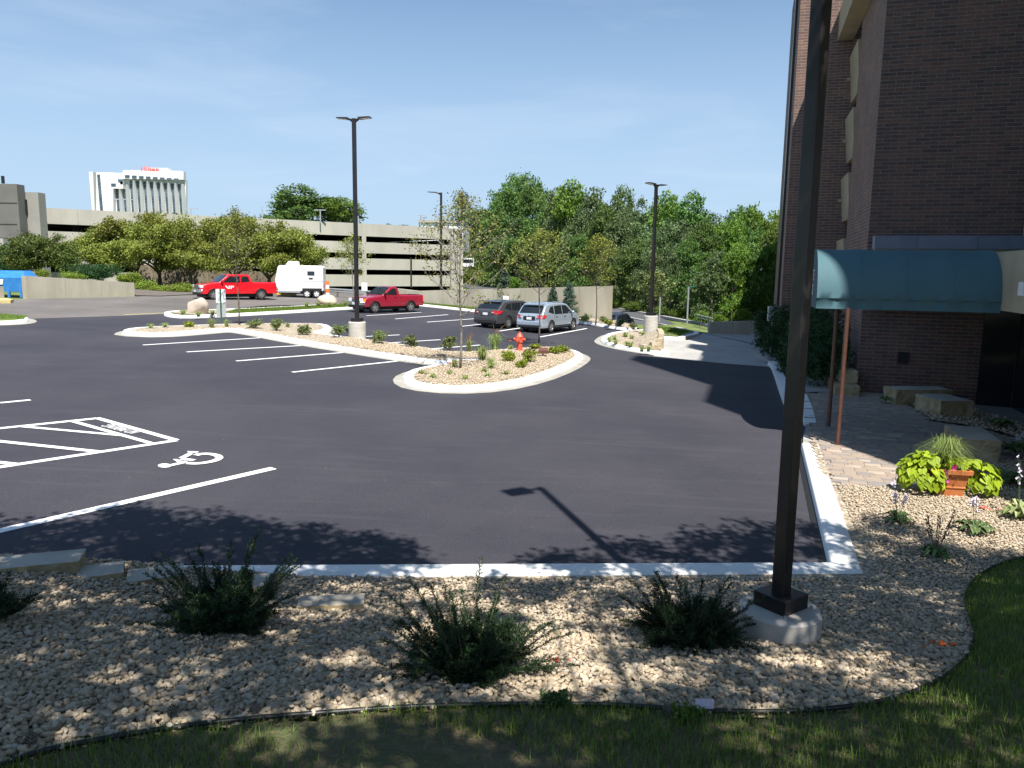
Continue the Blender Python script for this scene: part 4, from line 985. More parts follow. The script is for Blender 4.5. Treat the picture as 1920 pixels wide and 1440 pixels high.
# ================================================================ VEHICLES
def interp(tab, x):
    if x <= tab[0][0]: return tab[0][1]
    for (a, va), (b, vb) in zip(tab, tab[1:]):
        if x <= b: return va+(vb-va)*(x-a)/(b-a) if b > a else vb
    return tab[-1][1]
class Car:
    """x forward, y left, z up; body lofted from stations with wheel arches cut into its sides"""
    def __init__(s, L_, W_, top, belt, sill, wheels, rw, front_taper=.12, rear_taper=.06, tumble=.22, bed=None, arch=1.16, nose=None):
        s.L, s.W, s.top, s.belt, s.sill, s.wheels, s.rw, s.ft, s.rt, s.tm, s.bed, s.arch = L_, W_, top, belt, sill, wheels, rw, front_taper, rear_taper, tumble, bed, arch
    def zb(s, x):
        z = s.sill if not callable(s.sill) else s.sill(x)
        for wx in s.wheels:
            r = s.rw*s.arch; d = abs(x-wx)
            if d < r: z = max(z, s.rw+math.sqrt(r*r-d*d))
        return z
    def hw(s, x, z):
        h = s.L/2; w_ = s.W/2
        e = max(0, (x-(h-.75))/.75); w_ -= s.ft*e*e*1.3
        e = max(0, (-x-(h-.6))/.6); w_ -= s.rt*e*e*1.3
        b = interp(s.belt, x) if not isinstance(s.belt, (int, float)) else s.belt
        if z > b: w_ -= (z-b)*s.tm+.02*min(1, (z-b)/.05)
        else:
            m_ = .62*b; w_ -= .06*((z-m_)/max(.2, m_))**2
        return w_
    def build(s, root, paint, n=96):
        h = s.L/2; xs_ = sorted(set([round(-h+s.L*i/n, 4) for i in range(n+1)]+[round(wx+sgn*s.rw*s.arch*c, 4) for wx in s.wheels for sgn in (-1, 1) for c in (1.0, .985, .93, .8)]+[round(t[0], 4) for t in s.top if abs(t[0]) <= h]))
        m_ = MB(); rows = []
        for x in xs_:
            zt = interp(s.top, x); zb = s.zb(x); rr = min(.09, (zt-zb)*.3); P = []
            inb = s.bed and s.bed[0] < x < s.bed[1]
            nr = 9
            P.append((s.hw(x, zb)-.12, zb))
            for k in range(nr+1):
                z = zb+(zt-rr-zb)*k/nr; P.append((s.hw(x, z), z))
            yw = s.hw(x, zt-rr)
            for k in range(1, 4):
                a = k*math.pi/2/4; P.append((yw-rr*(1-math.cos(a)), zt-rr+rr*math.sin(a)))
            if inb: P += [(yw-.10, zt), (yw-.12, zt-.42), (yw*.4, zt-.42), (0, zt-.42)]
            else: P += [(yw-rr, zt), (yw*.75, zt+.006), (yw*.4, zt+.015), (0, zt+.018)]
            rows.append([(x, y, z) for y, z in P])
        k = len(rows[0])
        for sgn in (1, -1):
            o = len(m_.v); m_.v += [(x, y*sgn, z) for r_ in rows for x, y, z in r_]
            for i in range(len(rows)-1):
                for j in range(k-1):
                    q = (o+i*k+j, o+(i+1)*k+j, o+(i+1)*k+j+1, o+i*k+j+1); m_.f.append(q if sgn < 0 else q[::-1]); m_.mi.append(1 if (s.bed and j >= k-3 and s.bed[0] < (rows[i][j][0]+rows[i+1][j][0])/2 < s.bed[1]) else 0)
        for r_, sg in ((rows[0], 1), (rows[-1], -1)):
            o = len(m_.v); v = [(x, y, z) for x, y, z in r_]+[(x, -y, z) for x, y, z in r_[::-1]]; m_.add(v, [tuple(range(len(v)))[::sg]])
        s.body = m_.build('body', [paint, M['black']], root, smooth=True, angle=32)
        # dark underbody
        u = MB(); u.box((-h+.25, -s.W/2+.16, .2), (h-.25, s.W/2-.16, (s.sill if not callable(s.sill) else s.sill(0))+.28)); 
        for wx in s.wheels: u.box((wx-s.rw*1.1, -s.W/2+.1, .25), (wx+s.rw*1.1, s.W/2-.1, s.rw*2.1))
        u.build('underbody', M['dark'], root)
    def sidepoly(s, pts, side, name, mat, root, off=.006, par=None):
        # pts in (x,z): subdivided so it hugs the skin
        P = []
        n = len(pts)
        for i in range(n):
            a, b = pts[i], pts[(i+1) % n]
            for k in range(4): t = k/4; P.append((a[0]*(1-t)+b[0]*t, a[1]*(1-t)+b[1]*t))
        cx = sum(p[0] for p in P)/len(P); cz = sum(p[1] for p in P)/len(P); m_ = MB()
        ring2 = [((p[0]+cx)/2, (p[1]+cz)/2) for p in P]
        def V(p): return (p[0], side*(s.hw(p[0], p[1])+off), p[1])
        v = [V(p) for p in P]+[V(p) for p in ring2]+[V((cx, cz))]; k = len(P)
        f = [(i, (i+1) % k, k+(i+1) % k, k+i) for i in range(k)]+[(k+i, k+(i+1) % k, 2*k) for i in range(k)]
        m_.add(v, f); return m_.build(name, mat, par or root, smooth=True)
    def toppoly(s, xa, xb, inset_a, inset_b, name, mat, root, off=.012):
        m_ = MB(); nx_, ny_ = 6, 8
        for i in range(nx_+1):
            x = xa+(xb-xa)*i/nx_; z = interp(s.top, x); rr = .09; yw = s.hw(x, z-rr)-.02-(inset_a+(inset_b-inset_a)*i/nx_)
            for j in range(ny_+1): 
                y = -yw+2*yw*j/ny_; m_.v.append((x, y, z+off+.018*(1-(y/max(.1, yw))**2)))
        m_.f = [(i*(ny_+1)+j, (i+1)*(ny_+1)+j, (i+1)*(ny_+1)+j+1, i*(ny_+1)+j+1) for i in range(nx_) for j in range(ny_)]; m_.mi = [0]*len(m_.f)
        return m_.build(name, mat, root, smooth=True)
def wheel(root, x, y, r, w_, side, rimmat=None, spokes=5):
    t = MB(); prof = [(r*.62, -w_/2), (r*.93, -w_/2), (r, -w_*.36), (r, w_*.36), (r*.93, w_/2), (r*.62, w_/2)]
    n = 28
    for rr, yy in prof:
        for j in range(n): a = 2*math.pi*j/n; t.v.append((x+rr*math.cos(a), y+yy, r+rr*math.sin(a)))
    t.f = [(i*n+j, i*n+(j+1) % n, (i+1)*n+(j+1) % n, (i+1)*n+j) for i in range(5) for j in range(n)]; t.mi = [0]*len(t.f)
    to = t.build('wheel', M['rubber'], root, smooth=True, angle=40)
    d = MB(); yo = y+side*(w_/2-.05)
    d.v = [(x+r*.63*math.cos(2*math.pi*j/n), yo-side*.03, r+r*.63*math.sin(2*math.pi*j/n)) for j in range(n)]; d.f = [tuple(range(n))]; d.mi = [0]
    d.build('wheel_well', M['dark'], to)
    h = MB(); y1 = y+side*(w_/2-.01)
    for k in range(spokes):
        a = 2*math.pi*k/spokes+.3; ca, sa = math.cos(a), math.sin(a); nx_, nz_ = -sa, ca
        for s0, s1, w0, w1 in ((.08, .6, .17, .11),):
            v = []
            for rr, ww in ((s0*r, w0*r), (s1*r, w1*r)):
                for yy in (yo, y1-side*.01):
                    for sg in (-1, 1): v.append((x+ca*rr+nx_*ww*sg, yy, r+sa*rr+nz_*ww*sg))
            h.add(v, [(0, 1, 3, 2), (4, 6, 7, 5), (0, 2, 6, 4), (1, 5, 7, 3), (2, 3, 7, 6), (0, 4, 5, 1)])
    v = []
    for rr, yy in ((r*.645, yo), (r*.645, y1), (r*.56, y1), (r*.56, yo)):
        for j in range(n): v.append((x+rr*math.cos(2*math.pi*j/n), yy, r+rr*math.sin(2*math.pi*j/n)))
    h.add(v, [(i*n+j, i*n+(j+1) % n, (i+1)*n+(j+1) % n, (i+1)*n+j) for i in range(3) for j in range(n)])
    hub = [(x+r*.16*math.cos(2*math.pi*j/12), y1, r+r*.16*math.sin(2*math.pi*j/12)) for j in range(12)]; h.add(hub, [tuple(range(12))])
    h.build('rim', rimmat or M['alloy'], to, smooth=False)
def pbox(root, name, a, b, mat, bevel=.01, par=None): 
    m_ = MB(); m_.box(a, b); return m_.build(name, mat, par or root, bevel=bevel)
def mirror_part(root, x, y, z, side, mat):
    m_ = MB(); m_.ell((x, side*(y+.13), z), (.07, .11, .08), 10, 6); m_.tube([(x, side*(y-.02), z-.04), (x, side*(y+.1), z-.02)], .02, 6); m_.build('mirror', mat, root, smooth=True)
def shut(s, root, side, pts):   # a shut line: thin dark ribbon on the skin
    m_ = MB(); m_.tube([(x, side*(s.hw(x, z)+.001), z) for x, z in pts], .006, 5); m_.build('door_seam', M['dark'], root)

# --- crossover hatchbacks seen from behind
def crossover(loc, head, label, paint, scale, kind):
    L_, W_ = (4.64, 1.80); wb = 2.69; fw, rwx = L_/2-.93, L_/2-.93-wb
    t = thing('parked_car', loc, label, 'car', 'cars parked nose-in at the right side of the lot', head, scale)
    if kind == 'suv':
        top = [(-2.32, .72), (-2.29, .95), (-2.22, 1.06), (-2.02, 1.3), (-1.8, 1.52), (-1.45, 1.61), (-.6, 1.66), (.3, 1.645), (.72, 1.57), (1.35, 1.13), (1.5, 1.07), (1.95, .98), (2.2, .86), (2.29, .7), (2.32, .55)]
        belt = 1.02
    else:
        top = [(-2.32, .72), (-2.28, .98), (-2.14, 1.08), (-1.9, 1.28), (-1.62, 1.46), (-1.3, 1.53), (-.4, 1.56), (.3, 1.53), (.7, 1.44), (1.35, 1.04), (1.5, .99), (1.95, .9), (2.2, .8), (2.29, .66), (2.32, .52)]
        belt = .98
    c = Car(L_, W_, top, belt, .3, (fw, rwx), .345); c.build(t, paint)
    z1 = belt+.03; H = max(v for _, v in top)
    for sd in (1, -1):
        c.sidepoly([(.02, z1), (.02, H-.13), (.55, H-.16), (1.2, z1+.0)], sd, 'window', M['glass'], t)
        c.sidepoly([(-.92, z1), (-.9, H-.16), (-.05, H-.13), (-.05, z1)], sd, 'window', M['glass'], t)
        c.sidepoly([(-1.62, z1+.12), (-1.35, H-.2), (-.99, H-.17), (-1.0, z1)], sd, 'window', M['glass'], t)
        shut(c, t, sd, [(-.02, .36), (-.02, z1)]); shut(c, t, sd, [(1.05, .4), (1.1, z1-.05)]); shut(c, t, sd, [(-.6, .36), (-.96, .75), (-.96, z1)])
        c.sidepoly([(.14, .86), (.14, .9), (.34, .905), (.34, .87)], sd, 'door_handle', M['black'] if kind == 'suv' else paint, t, off=.02)
        c.sidepoly([(-.82, .86), (-.82, .9), (-.62, .905), (-.62, .87)], sd, 'door_handle', M['black'] if kind == 'suv' else paint, t, off=.02)
        c.sidepoly([(-1.05, .32), (-1.05, .4), (.95, .4), (.95, .32)], sd, 'sill_trim', M['black'], t, off=.008)
        c.sidepoly([(2.0, .72), (1.78, .84), (2.12, .82), (2.24, .68)], sd, 'headlight', M['clear'], t, off=.008)
        mirror_part(t, 1.05, W_/2-.04, z1+.06, sd, paint)
        # wrap-round tail lamp
        m_ = MB(); pts = [(-2.36, .5, .86), (-2.36, .5, 1.0), (-2.31, .76, 1.03), (-2.12, .885, 1.03), (-1.86, .91, 1.0), (-2.1, .905, .86), (-2.3, .83, .82)]
        cc = (-2.22, .78, .93); m_.add([(x, sd*y, z) for x, y, z in pts]+[(cc[0]-.05, sd*(cc[1]+.03), cc[2])], [(i, (i+1) % 7, 7) for i in range(7)])
        tl_ = m_.build('tail_light', M['redlens'], t, smooth=True)
        pm2 = MB(); pm2.box((-2.375, sd*.53-.05, .9), (-2.345, sd*.53+.05, .94)); pm2.build('reverse_lamp', M['clear'], tl_)
        for wx in (fw, rwx): wheel(t, wx, sd*(W_/2-.12), .345, .215, sd, spokes=6 if kind == 'suv' else 5)
    c.toppoly(.74, 1.33, .07, .03, 'windshield', M['glass'], t)
    xa, xb = (-2.2, -1.82) if kind == 'suv' else (-2.12, -1.66)
    c.toppoly(xa, xb, .1, .1, 'rear_window', M['glass'], t, off=.016)
    m_ = MB(); m_.hexa([(xb-.12, -.6, H-.09), (xb+.2, -.6, H-.03), (xb+.2, .6, H-.03), (xb-.12, .6, H-.09), (xb-.12, -.6, H-.05), (xb+.2, -.6, H+.01), (xb+.2, .6, H+.01), (xb-.12, .6, H-.05)]); m_.build('spoiler', paint, t)
    pbox(t, 'rear_bumper', (-2.37, -.8, .42), (-2.18, .8, .68), paint, .05)
    pbox(t, 'lower_bumper', (-2.375, -.72, .3), (-2.2, .72, .43), M['black'], .03)
    pl = pbox(t, 'number_plate', (-2.352, -.16, .76), (-2.33, .16, .9), M['white'], .003)
    pbox(t, 'plate_recess', (-2.334, -.38, .72), (-2.3, .38, .95), M['black'] if kind == 'suv' else paint, .01)
    pbox(t, 'badge', (-2.345, -.05, 1.0), (-2.315, .05, 1.04), M['chrome'], .005)
    pbox(t, 'front_bumper', (2.18, -.7, .32), (2.36, .7, .56), M['black'], .04)
    if kind == 'suv':
        for sd in (1, -1):
            m_ = MB(); m_.tube([(-1.4, sd*.56, H+.0), (-1.3, sd*.57, H+.05), (.2, sd*.57, H+.05), (.35, sd*.56, H-.0)], .018, 6); m_.build('roof_rail', paint, t, smooth=True)
    return t
def wheel_place(px, py, wx, wy, head, scale):
    g = gp(px, py); ca, sa = math.cos(head), math.sin(head)
    return Vector((g.x-(wx*ca-wy*sa)*scale, g.y-(wx*sa+wy*ca)*scale, 0))
def seat_on(v): return Vector((v.x, v.y, lot(v.x, v.y)+.0))
hd = R(58); sc_ = .90
crossover(seat_on(wheel_place(1031.5, 624.5, 4.64/2-.93-2.69, -.8, hd, sc_)), hd, 'pale silver-blue crossover parked nose-in, rightmost in the row', M['bluepaint'], sc_, 'suv')
hd = R(55); sc_ = .93
crossover(seat_on(wheel_place(951, 616, 4.64/2-.93-2.69, -.8, hd, sc_)), hd, 'dark grey hatchback parked left of the silver-blue crossover', M['greypaint'], sc_, 'hatch')
# dark car on the lower road, only its roof and glass above the bed
hd = R(62); _g = at(1155, 587.5, 56)
tcar = crossover(Vector((_g.x, _g.y, _g.z-1.6*.93)), hd, 'dark navy car on the lower road behind the end of the concrete wall', M['navypaint'], .93, 'suv')
tcar['group'] = 'cars beyond the lot'

# --- pickups seen from the front left
def pickup(loc, head, label, paint, scale, L_, W_, H, wb, cab0, cab1, hood, nose_z, rail, rwheel, kind, fo=.9):
    t = thing('pickup_truck', loc, label, 'pickup truck', 'pickup trucks parked beyond the long island', head, scale)
    h = L_/2; fw = h-fo; rwx = fw-wb
    top = [(-h, rail-.45), (-h+.02, rail), (cab0-.05, rail), (cab0, rail+.02), (cab0+.12, H-.08), (cab0+.28, H), (cab1-.95, H+.01), (cab1-.72, H-.05), (cab1, hood+.03), (cab1+.15, hood), (h-.35, hood-.1), (h-.08, hood-.2), (h-.02, nose_z), (h, nose_z-.4)]
    c = Car(L_, W_, top, rail-.02 if kind == 'old' else rail-.0, .42*H/1.9+.04, (fw, rwx), rwheel, .1, .02, .2, bed=(-h+.09, cab0-.12), arch=1.2); c.build(t, paint, 110)
    z1 = rail+.02
    for sd in (1, -1):
        if kind == 'ext':
            c.sidepoly([(cab0+.16, z1+.04), (cab0+.26, H-.16), (cab0+.8, H-.12), (cab0+.84, z1)], sd, 'window', M['glass'], t)
            c.sidepoly([(cab0+.93, z1), (cab0+.9, H-.12), (cab1-.86, H-.13), (cab1-.28, z1)], sd, 'window', M['glass'], t)
            shut(c, t, sd, [(cab0+.88, .55), (cab0+.88, z1)]); shut(c, t, sd, [(cab0+.12, .9), (cab0+.12, z1)])
        else:
            c.sidepoly([(cab0+.2, z1), (cab0+.28, H-.13), (cab1-.82, H-.13), (cab1-.26, z1)], sd, 'window', M['glass'], t)
            shut(c, t, sd, [(cab0+.16, .55), (cab0+.16, z1)])
        shut(c, t, sd, [(cab1-.02, .55), (cab1-.02, hood-.06)]); shut(c, t, sd, [(cab0-.06, .5), (cab0-.06, rail-.01)])
        c.sidepoly([(cab0+.95 if kind == 'ext' else cab0+.28, rail-.16), (cab0+.95 if kind == 'ext' else cab0+.28, rail-.11), (cab0+1.15 if kind == 'ext' else cab0+.46, rail-.11), (cab0+1.15 if kind == 'ext' else cab0+.46, rail-.16)], sd, 'door_handle', paint if kind == 'ext' else M['black'], t, off=.02)
        mirror_part(t, cab1-.18, W_/2-.02, z1+.1, sd, M['black'] if kind == 'old' else paint)
        for wx in (fw, rwx): wheel(t, wx, sd*(W_/2-.13), rwheel, .26, sd, spokes=6 if kind == 'ext' else 5)
        # arch lip
        for wx in (fw, rwx):
            m_ = MB(); r_ = rwheel*1.2; m_.tube([(wx+r_*math.cos(a), sd*(c.hw(wx, rwheel+r_*math.sin(a))+.004), rwheel+r_*math.sin(a)) for a in [math.pi*k/14 for k in range(1, 14)]], .016, 5); m_.build('arch_lip', M['black'] if kind == 'old' else paint, t, smooth=True)
        # lamps
        lz = nose_z-.22
        c.sidepoly([(h-.16, lz-.02), (h-.2, lz+.18), (h-.02, lz+.16), (h-.005, lz-.0)], sd, 'side_lamp', M['amber'] if kind == 'old' else M['clear'], t, off=.01)
        pbox(t, 'headlight', (h-.04, sd*(W_/2-.46 if kind == 'old' else W_/2-.5), lz), (h+.03, sd*(W_/2-.14), lz+.2), M['clear'], .02) if sd > 0 else pbox(t, 'headlight', (h-.04, -(W_/2-.14), lz), (h+.03, -(W_/2-.46 if kind == 'old' else W_/2-.5), lz+.2), M['clear'], .02)
        c.sidepoly([(-h+.02, rail-.45), (-h+.02, rail-.1), (-h+.16, rail-.1), (-h+.16, rail-.45)], sd, 'tail_light', M['redlens'], t, off=.008)
    c.toppoly(cab1-.7, cab1-.02, .08, .03, 'windshield', M['glass'], t, off=.016)
    gw = W_/2-.5
    gr = pbox(t, 'grille', (h-.03, -gw, nose_z-.42), (h+.04, gw, nose_z-.02), M['black'], .02)
    for k in range(3): pbox(t, 'grille_bar', (h+.03, -gw, nose_z-.36+k*.13), (h+.06, gw, nose_z-.31+k*.13), M['chrome'], .01, par=gr)
    m_ = MB(); zz_ = .52*H/1.9+.08; m_.hexa([(h-.1, -W_/2+.02, zz_-.04), (h+.16, -W_/2+.2, zz_-.04), (h+.16, W_/2-.2, zz_-.04), (h-.1, W_/2-.02, zz_-.04), (h-.1, -W_/2+.02, zz_+.18), (h+.16, -W_/2+.2, zz_+.18), (h+.16, W_/2-.2, zz_+.18), (h-.1, W_/2-.02, zz_+.18)])
    fb = m_.build('front_bumper', M['chrome'], t, bevel=.03)
    pbox(t, 'air_dam', (h-.12, -W_/2+.15, zz_-.2), (h+.08, W_/2-.15, zz_-.03), M['black'], .02)
    pbox(t, 'number_plate', (h+.162, -.15, zz_), (h+.175, .15, zz_+.14), M['white'], .002)
    pbox(t, 'rear_bumper', (-h-.1, -W_/2+.06, .5), (-h+.05, W_/2-.06, .66), M['chrome'], .02)
    return t, c
hd = R(-155); 
_T, _c = None, None
s1 = .88
def put_mid(px, py, head, wx, wy, scale): return seat_on(wheel_place(px, py, wx, wy, head, scale))
hd1 = R(220)
L1_ = 5.9; fo1 = .95; wb1 = 3.68
loc = put_mid(489, 562.5, hd1, L1_/2-fo1-wb1, .84, s1)
_T, _c = pickup(loc, hd1, 'bright red extended-cab pickup with a white letter emblem on its door', M['redpaint'], s1, L1_, 2.0, 1.93, wb1, -.95, 1.6, 1.30, 1.16, 1.32, .40, 'ext', fo1)
_T['group'] = 'pickup trucks'
# white VP emblem on the door
def on_side(px_, pz): return (px_, _c.hw(px_, pz)+.012, pz)
for shp in ([(1.16, 1.08), (1.03, 1.08), (.88, .84), (.96, .84)], [(.90, .84), (.82, .84), (.76, 1.08), (.87, 1.08)], [(.72, 1.08), (.64, 1.08), (.66, .84), (.74, .84)], [(.65, 1.08), (.48, 1.07), (.48, .96), (.65, .94), (.65, .98), (.55, .99), (.55, 1.03), (.65, 1.04)]):
    m_ = MB(); m_.add([on_side(*p) for p in shp], [tuple(range(len(shp)))]); m_.build('door_emblem', M['white'], _T)
hd2 = R(226); s2 = .97; L2_ = 4.75; fo2 = .85; wb2 = 2.83
loc = put_mid(701, 587, hd2, L2_/2-fo2, .72, s2)
_T2, _c2 = pickup(loc, hd2, 'maroon regular-cab small pickup parked behind the twin-head lamp post', M['maroon'], s2, L2_, 1.76, 1.64, wb2, -.42, .98, 1.07, .94, 1.1, .34, 'old', fo2)
_T2['group'] = 'pickup trucks'

# --- white horse trailer
g = gp(584, 558); tr = thing('horse_trailer', (g.x, g.y, lot(g.x, g.y)), 'white two-axle horse trailer with a roof air unit behind the red pickup', 'trailer', None, R(187), .92)
tr.scale = (.92, .92, 1.0)
def T3(name, a, b, mat, bevel=.02, par=None): return pbox(tr, name, a, b, mat, bevel, par)
m_ = MB(); prf = [(-1.1, .55), (-1.1, 2.3), (-1.0, 2.42), (2.35, 2.42), (2.5, 2.32), (2.75, 1.3), (2.75, 1.0), (2.45, .5), (-.95, .5)]
m_.v = [(x, -.95, z) for x, z in prf]+[(x, .95, z) for x, z in prf]; n = len(prf); m_.f = [tuple(range(n)), tuple(range(2*n-1, n-1, -1))]+[(i, n+i, n+(i+1) % n, (i+1) % n) for i in range(n)]; m_.mi = [0]*len(m_.f)
m_.build('body', M['trailer'], tr, bevel=.06)
m_ = MB(); m_.hexa([(.9, -.35, 2.4), (2.0, -.35, 2.4), (2.0, .35, 2.4), (.9, .35, 2.4), (.95, -.3, 2.72), (1.75, -.3, 2.74), (1.75, .3, 2.74), (.95, .3, 2.72)]); m_.build('roof_unit', M['trailer'], tr, bevel=.05)
T3('trim_strip', (-1.1, -.962, 1.25), (2.74, -.945, 1.29), M['galv'], .002); T3('trim_strip', (-1.1, .945, 1.25), (2.74, .962, 1.29), M['galv'], .002)
T3('trim_strip', (-1.1, .947, .88), (2.1, .962, .9), M['galv'], .002)
T3('window', (-.42, .95, 1.68), (.16, .968, 2.0), M['glass'], .01)
for k in range(3): T3('lettering_bar', (-.3+.02*k, .95, 1.5-k*.055), (.08-.02*k, .966, 1.53-k*.055), M['black'], 0)
T3('skirt', (.75, -.9, .38), (2.6, .955, .56), M['galv'], .02)
T3('underframe', (-1.0, -.8, .3), (2.5, .8, .5), M['dark'], 0)
m_ = MB(); m_.box((-.98, .90, .5), (.6, .985, .74)); m_.build('wheel_arch', M['dark'], tr, bevel=.08)
for wx in (-.55, .22): 
    for sd in (1, -1): wheel(tr, wx, sd*.88, .32, .2, sd, M['white'], 5)
T3('tail_light', (-1.16, .6, .75), (-1.1, .9, 1.15), M['redlens'], .02)
m_ = MB(); m_.tube([(2.6, .5, .45), (3.9, 0, .5)], .045, 6); m_.tube([(2.6, -.5, .45), (3.9, 0, .5)], .045, 6); m_.build('drawbar', M['galv'], tr)
for k in range(5): m_ = MB(); m_.tube([(1.75+k*.16, .97, .72+.03*k), (1.8+k*.16, .99, 1.05)], .012, 5); m_.build('hand_rail', M['galv'], tr)
# orange barrier post by the trailer's tail
g = gp(614, 557); bt = thing('barrier_post', (g.x, g.y, lot(g.x, g.y)), 'short orange and white striped post at the tail of the white trailer', 'barrier', None, 0, .95)
for k, mm in enumerate(('white', 'orange', 'white', 'orange')):
    m_ = MB(); m_.lathe([(.19-.01*k, .05+.32*k), (.18-.01*k, .36+.32*k)], n=12); m_.build('band', M[mm], bt)
# yellow steel frame behind the red truck's tail
g = gp(535, 553); yf = thing('yellow_steel_frame', (g.x, g.y, lot(g.x, g.y)), 'yellow steel frame standing between the red pickup and the white trailer', 'steel frame', None, R(20), .95)
M['yellow'] = pm('yellow_enamel', (.65, .38, .03), None, rough=.5)
for x in (-.5, .5):
    m_ = MB(); m_.tube([(x, 0, 0), (x*.9, 0, 1.35)], .05, 6); m_.build('upright', M['yellow'], yf)
for z in (.3, .7, 1.05, 1.35): m_ = MB(); m_.tube([(-.5, 0, z), (.5, 0, z)], .04, 6); m_.build('crossbar', M['yellow'], yf)
pbox(yf, 'foot_tray', (-.7, -.3, .02), (.9, .3, .12), M['yellow'])

# --- blue skip
g = gp(46, 559); sk = thing('rubbish_container', (g.x-.75, g.y+1.2, lot(g.x, g.y)), 'blue steel rubbish container with sloping lid and white sticker', 'skip', None, R(4), .78)
m_ = MB(); m_.hexa([(-3.4, -1.0, .45), (.55, -1.0, .45), (.5, 1.0, .45), (-3.4, 1.0, .45), (-3.4, -1.1, 1.5), (.6, -1.1, 1.5), (.6, 1.1, 1.5), (-3.4, 1.1, 1.5)]); m_.build('bin_body', M['bin'], sk, bevel=.02)
m_ = MB(); m_.hexa([(-3.4, -1.12, 1.505), (.62, -1.12, 1.505), (.62, 1.12, 1.505), (-3.4, 1.12, 1.505), (-3.4, .1, 2.05), (.05, .1, 2.05), (.05, 1.1, 2.05), (-3.4, 1.1, 2.05)]); m_.build('lid', M['bin'], sk, bevel=.02)
for x in (-3.0, -1.75, -.6, .3): pbox(sk, 'leg', (x-.09, -1.05, 0), (x+.09, -.9, 1.0), M['bin'], .01)
for x in (-2.6, -1.9, -1.2): pbox(sk, 'rib', (x-.04, -1.13, .5), (x+.04, -1.08, 1.5), M['bin'], .005)
m_ = MB(); m_.add([(-1.55, -1.108, 1.02), (-.95, -1.108, 1.0), (-.88, -1.112, 1.4), (-1.62, -1.112, 1.42)], [(0, 1, 2, 3)]); m_.build('sticker', M['white'], sk)
for k in range(6): pbox(sk, 'hinge', (.56, -1.13, .62+k*.15), (.68, -1.05, .69+k*.15), M['white'], 0)

# ================================================================ LAMP POSTS
def lamp(gx, gy, gz, base_r, base_h, pole_w, topz, heads, label, rz, hs=.95, group='black lamp posts of the lot'):
    t = thing('lamp_post', (gx, gy, gz), label, 'lamp post', group, rz)
    m_ = MB(); m_.lathe([(base_r, -.3), (base_r, base_h-.03), (base_r-.03, base_h)], n=36); m_.build('concrete_base', M['lampbase'], t, smooth=True, angle=40)
    b = pole_w*1.35
    m_ = MB(); m_.box((-b, -b, base_h), (b, b, base_h+pole_w*1.1)); m_.build('base_cover', M['bronze'], t, bevel=.006)
    m_ = MB(); w0, w1 = pole_w/2, pole_w/2*.97; H = topz-gz
    m_.hexa([(-w0, -w0, base_h), (w0, -w0, base_h), (w0, w0, base_h), (-w0, w0, base_h), (-w1, -w1, H), (w1, -w1, H), (w1, w1, H), (-w1, w1, H)]); m_.build('pole', M['bronze'], t, bevel=.01)
    for hx in heads:
        m_ = MB(); k = pole_w/.13; e = hx*hs
        m_.hexa([(hx*.04, -.03*k, H-.16*k), (e*.26, -.04, H-.03), (e*.26, .04, H-.03), (hx*.04, .03*k, H-.16*k), (hx*.04, -.03*k, H-.02), (e*.26, -.04, H+.0), (e*.26, .04, H+.0), (hx*.04, .03*k, H-.02)])
        m_.hexa([(e*.24, -.19, H-.035), (e*.74, -.18, H+.01), (e*.74, .18, H+.01), (e*.24, .19, H-.035), (e*.24, -.17, H+.03), (e*.72, -.13, H+.05), (e*.72, .13, H+.05), (e*.24, .17, H+.03)])
        a_ = m_.build('lamp_head', M['bronze'], t)
        m_ = MB(); m_.add([(e*.34, -.12, H-.033), (e*.7, -.12, H-.002), (e*.7, .12, H-.002), (e*.34, .12, H-.033)], [(0, 1, 2, 3)]); m_.build('lens', M['clear'], a_)
    # hand-hole cover and anchor bolts
    m_ = MB(); m_.box((-.035, -w0-.006, base_h+.32), (.035, -w0+.001, base_h+.5)); m_.build('hand_hole_cover', M['bronze'], t, bevel=.003)
    for sx in (-1, 1):
        for sy in (-1, 1): m_ = MB(); m_.lathe([(.014, 0), (.014, .03)], (sx*b*1.12, sy*b*1.12, base_h-.002), 6); m_.build('anchor_bolt', M['galv'], t)
    return t
M['lampbase'] = pm('cast_concrete', (.50, .47, .42), (.6, .57, .52), 2.2, .85, .25, 25, stretch=(1, 1, 4))
# nearest post, on the slope of the bed
pb = bp(1459, 1190); bz = bed(pb.x, pb.y)
lamp(pb.x, pb.y, bz, .34, .26, .118, bz+10.0, (-1,), 'tall black square lamp post nearest the camera on a low round concrete base', R(35), .95)
g = gp(670, 634, .14); lamp(g.x, g.y, lot(g.x, g.y)+.1, .36, .72, .145, at(662, 222, g.y).z, (1, -1), 'twin-head lamp post on a tall white base in the long island', R(-12))
g = gp(827, 574); lamp(g.x, g.y, lot(g.x, g.y)+.1, .42, .3, .16, at(824, 361, g.y).z, (-1,), 'single-head lamp post by the concrete wall beyond the parking rows', 0, 1.3)
g = gp(1219, 634); lamp(g.x, g.y, lot(g.x, g.y)+.1, .36, 1.05, .14, at(1229, 346, g.y).z, (1, -1), 'twin-head lamp post on a tall base in the right island', R(45), 1.0)
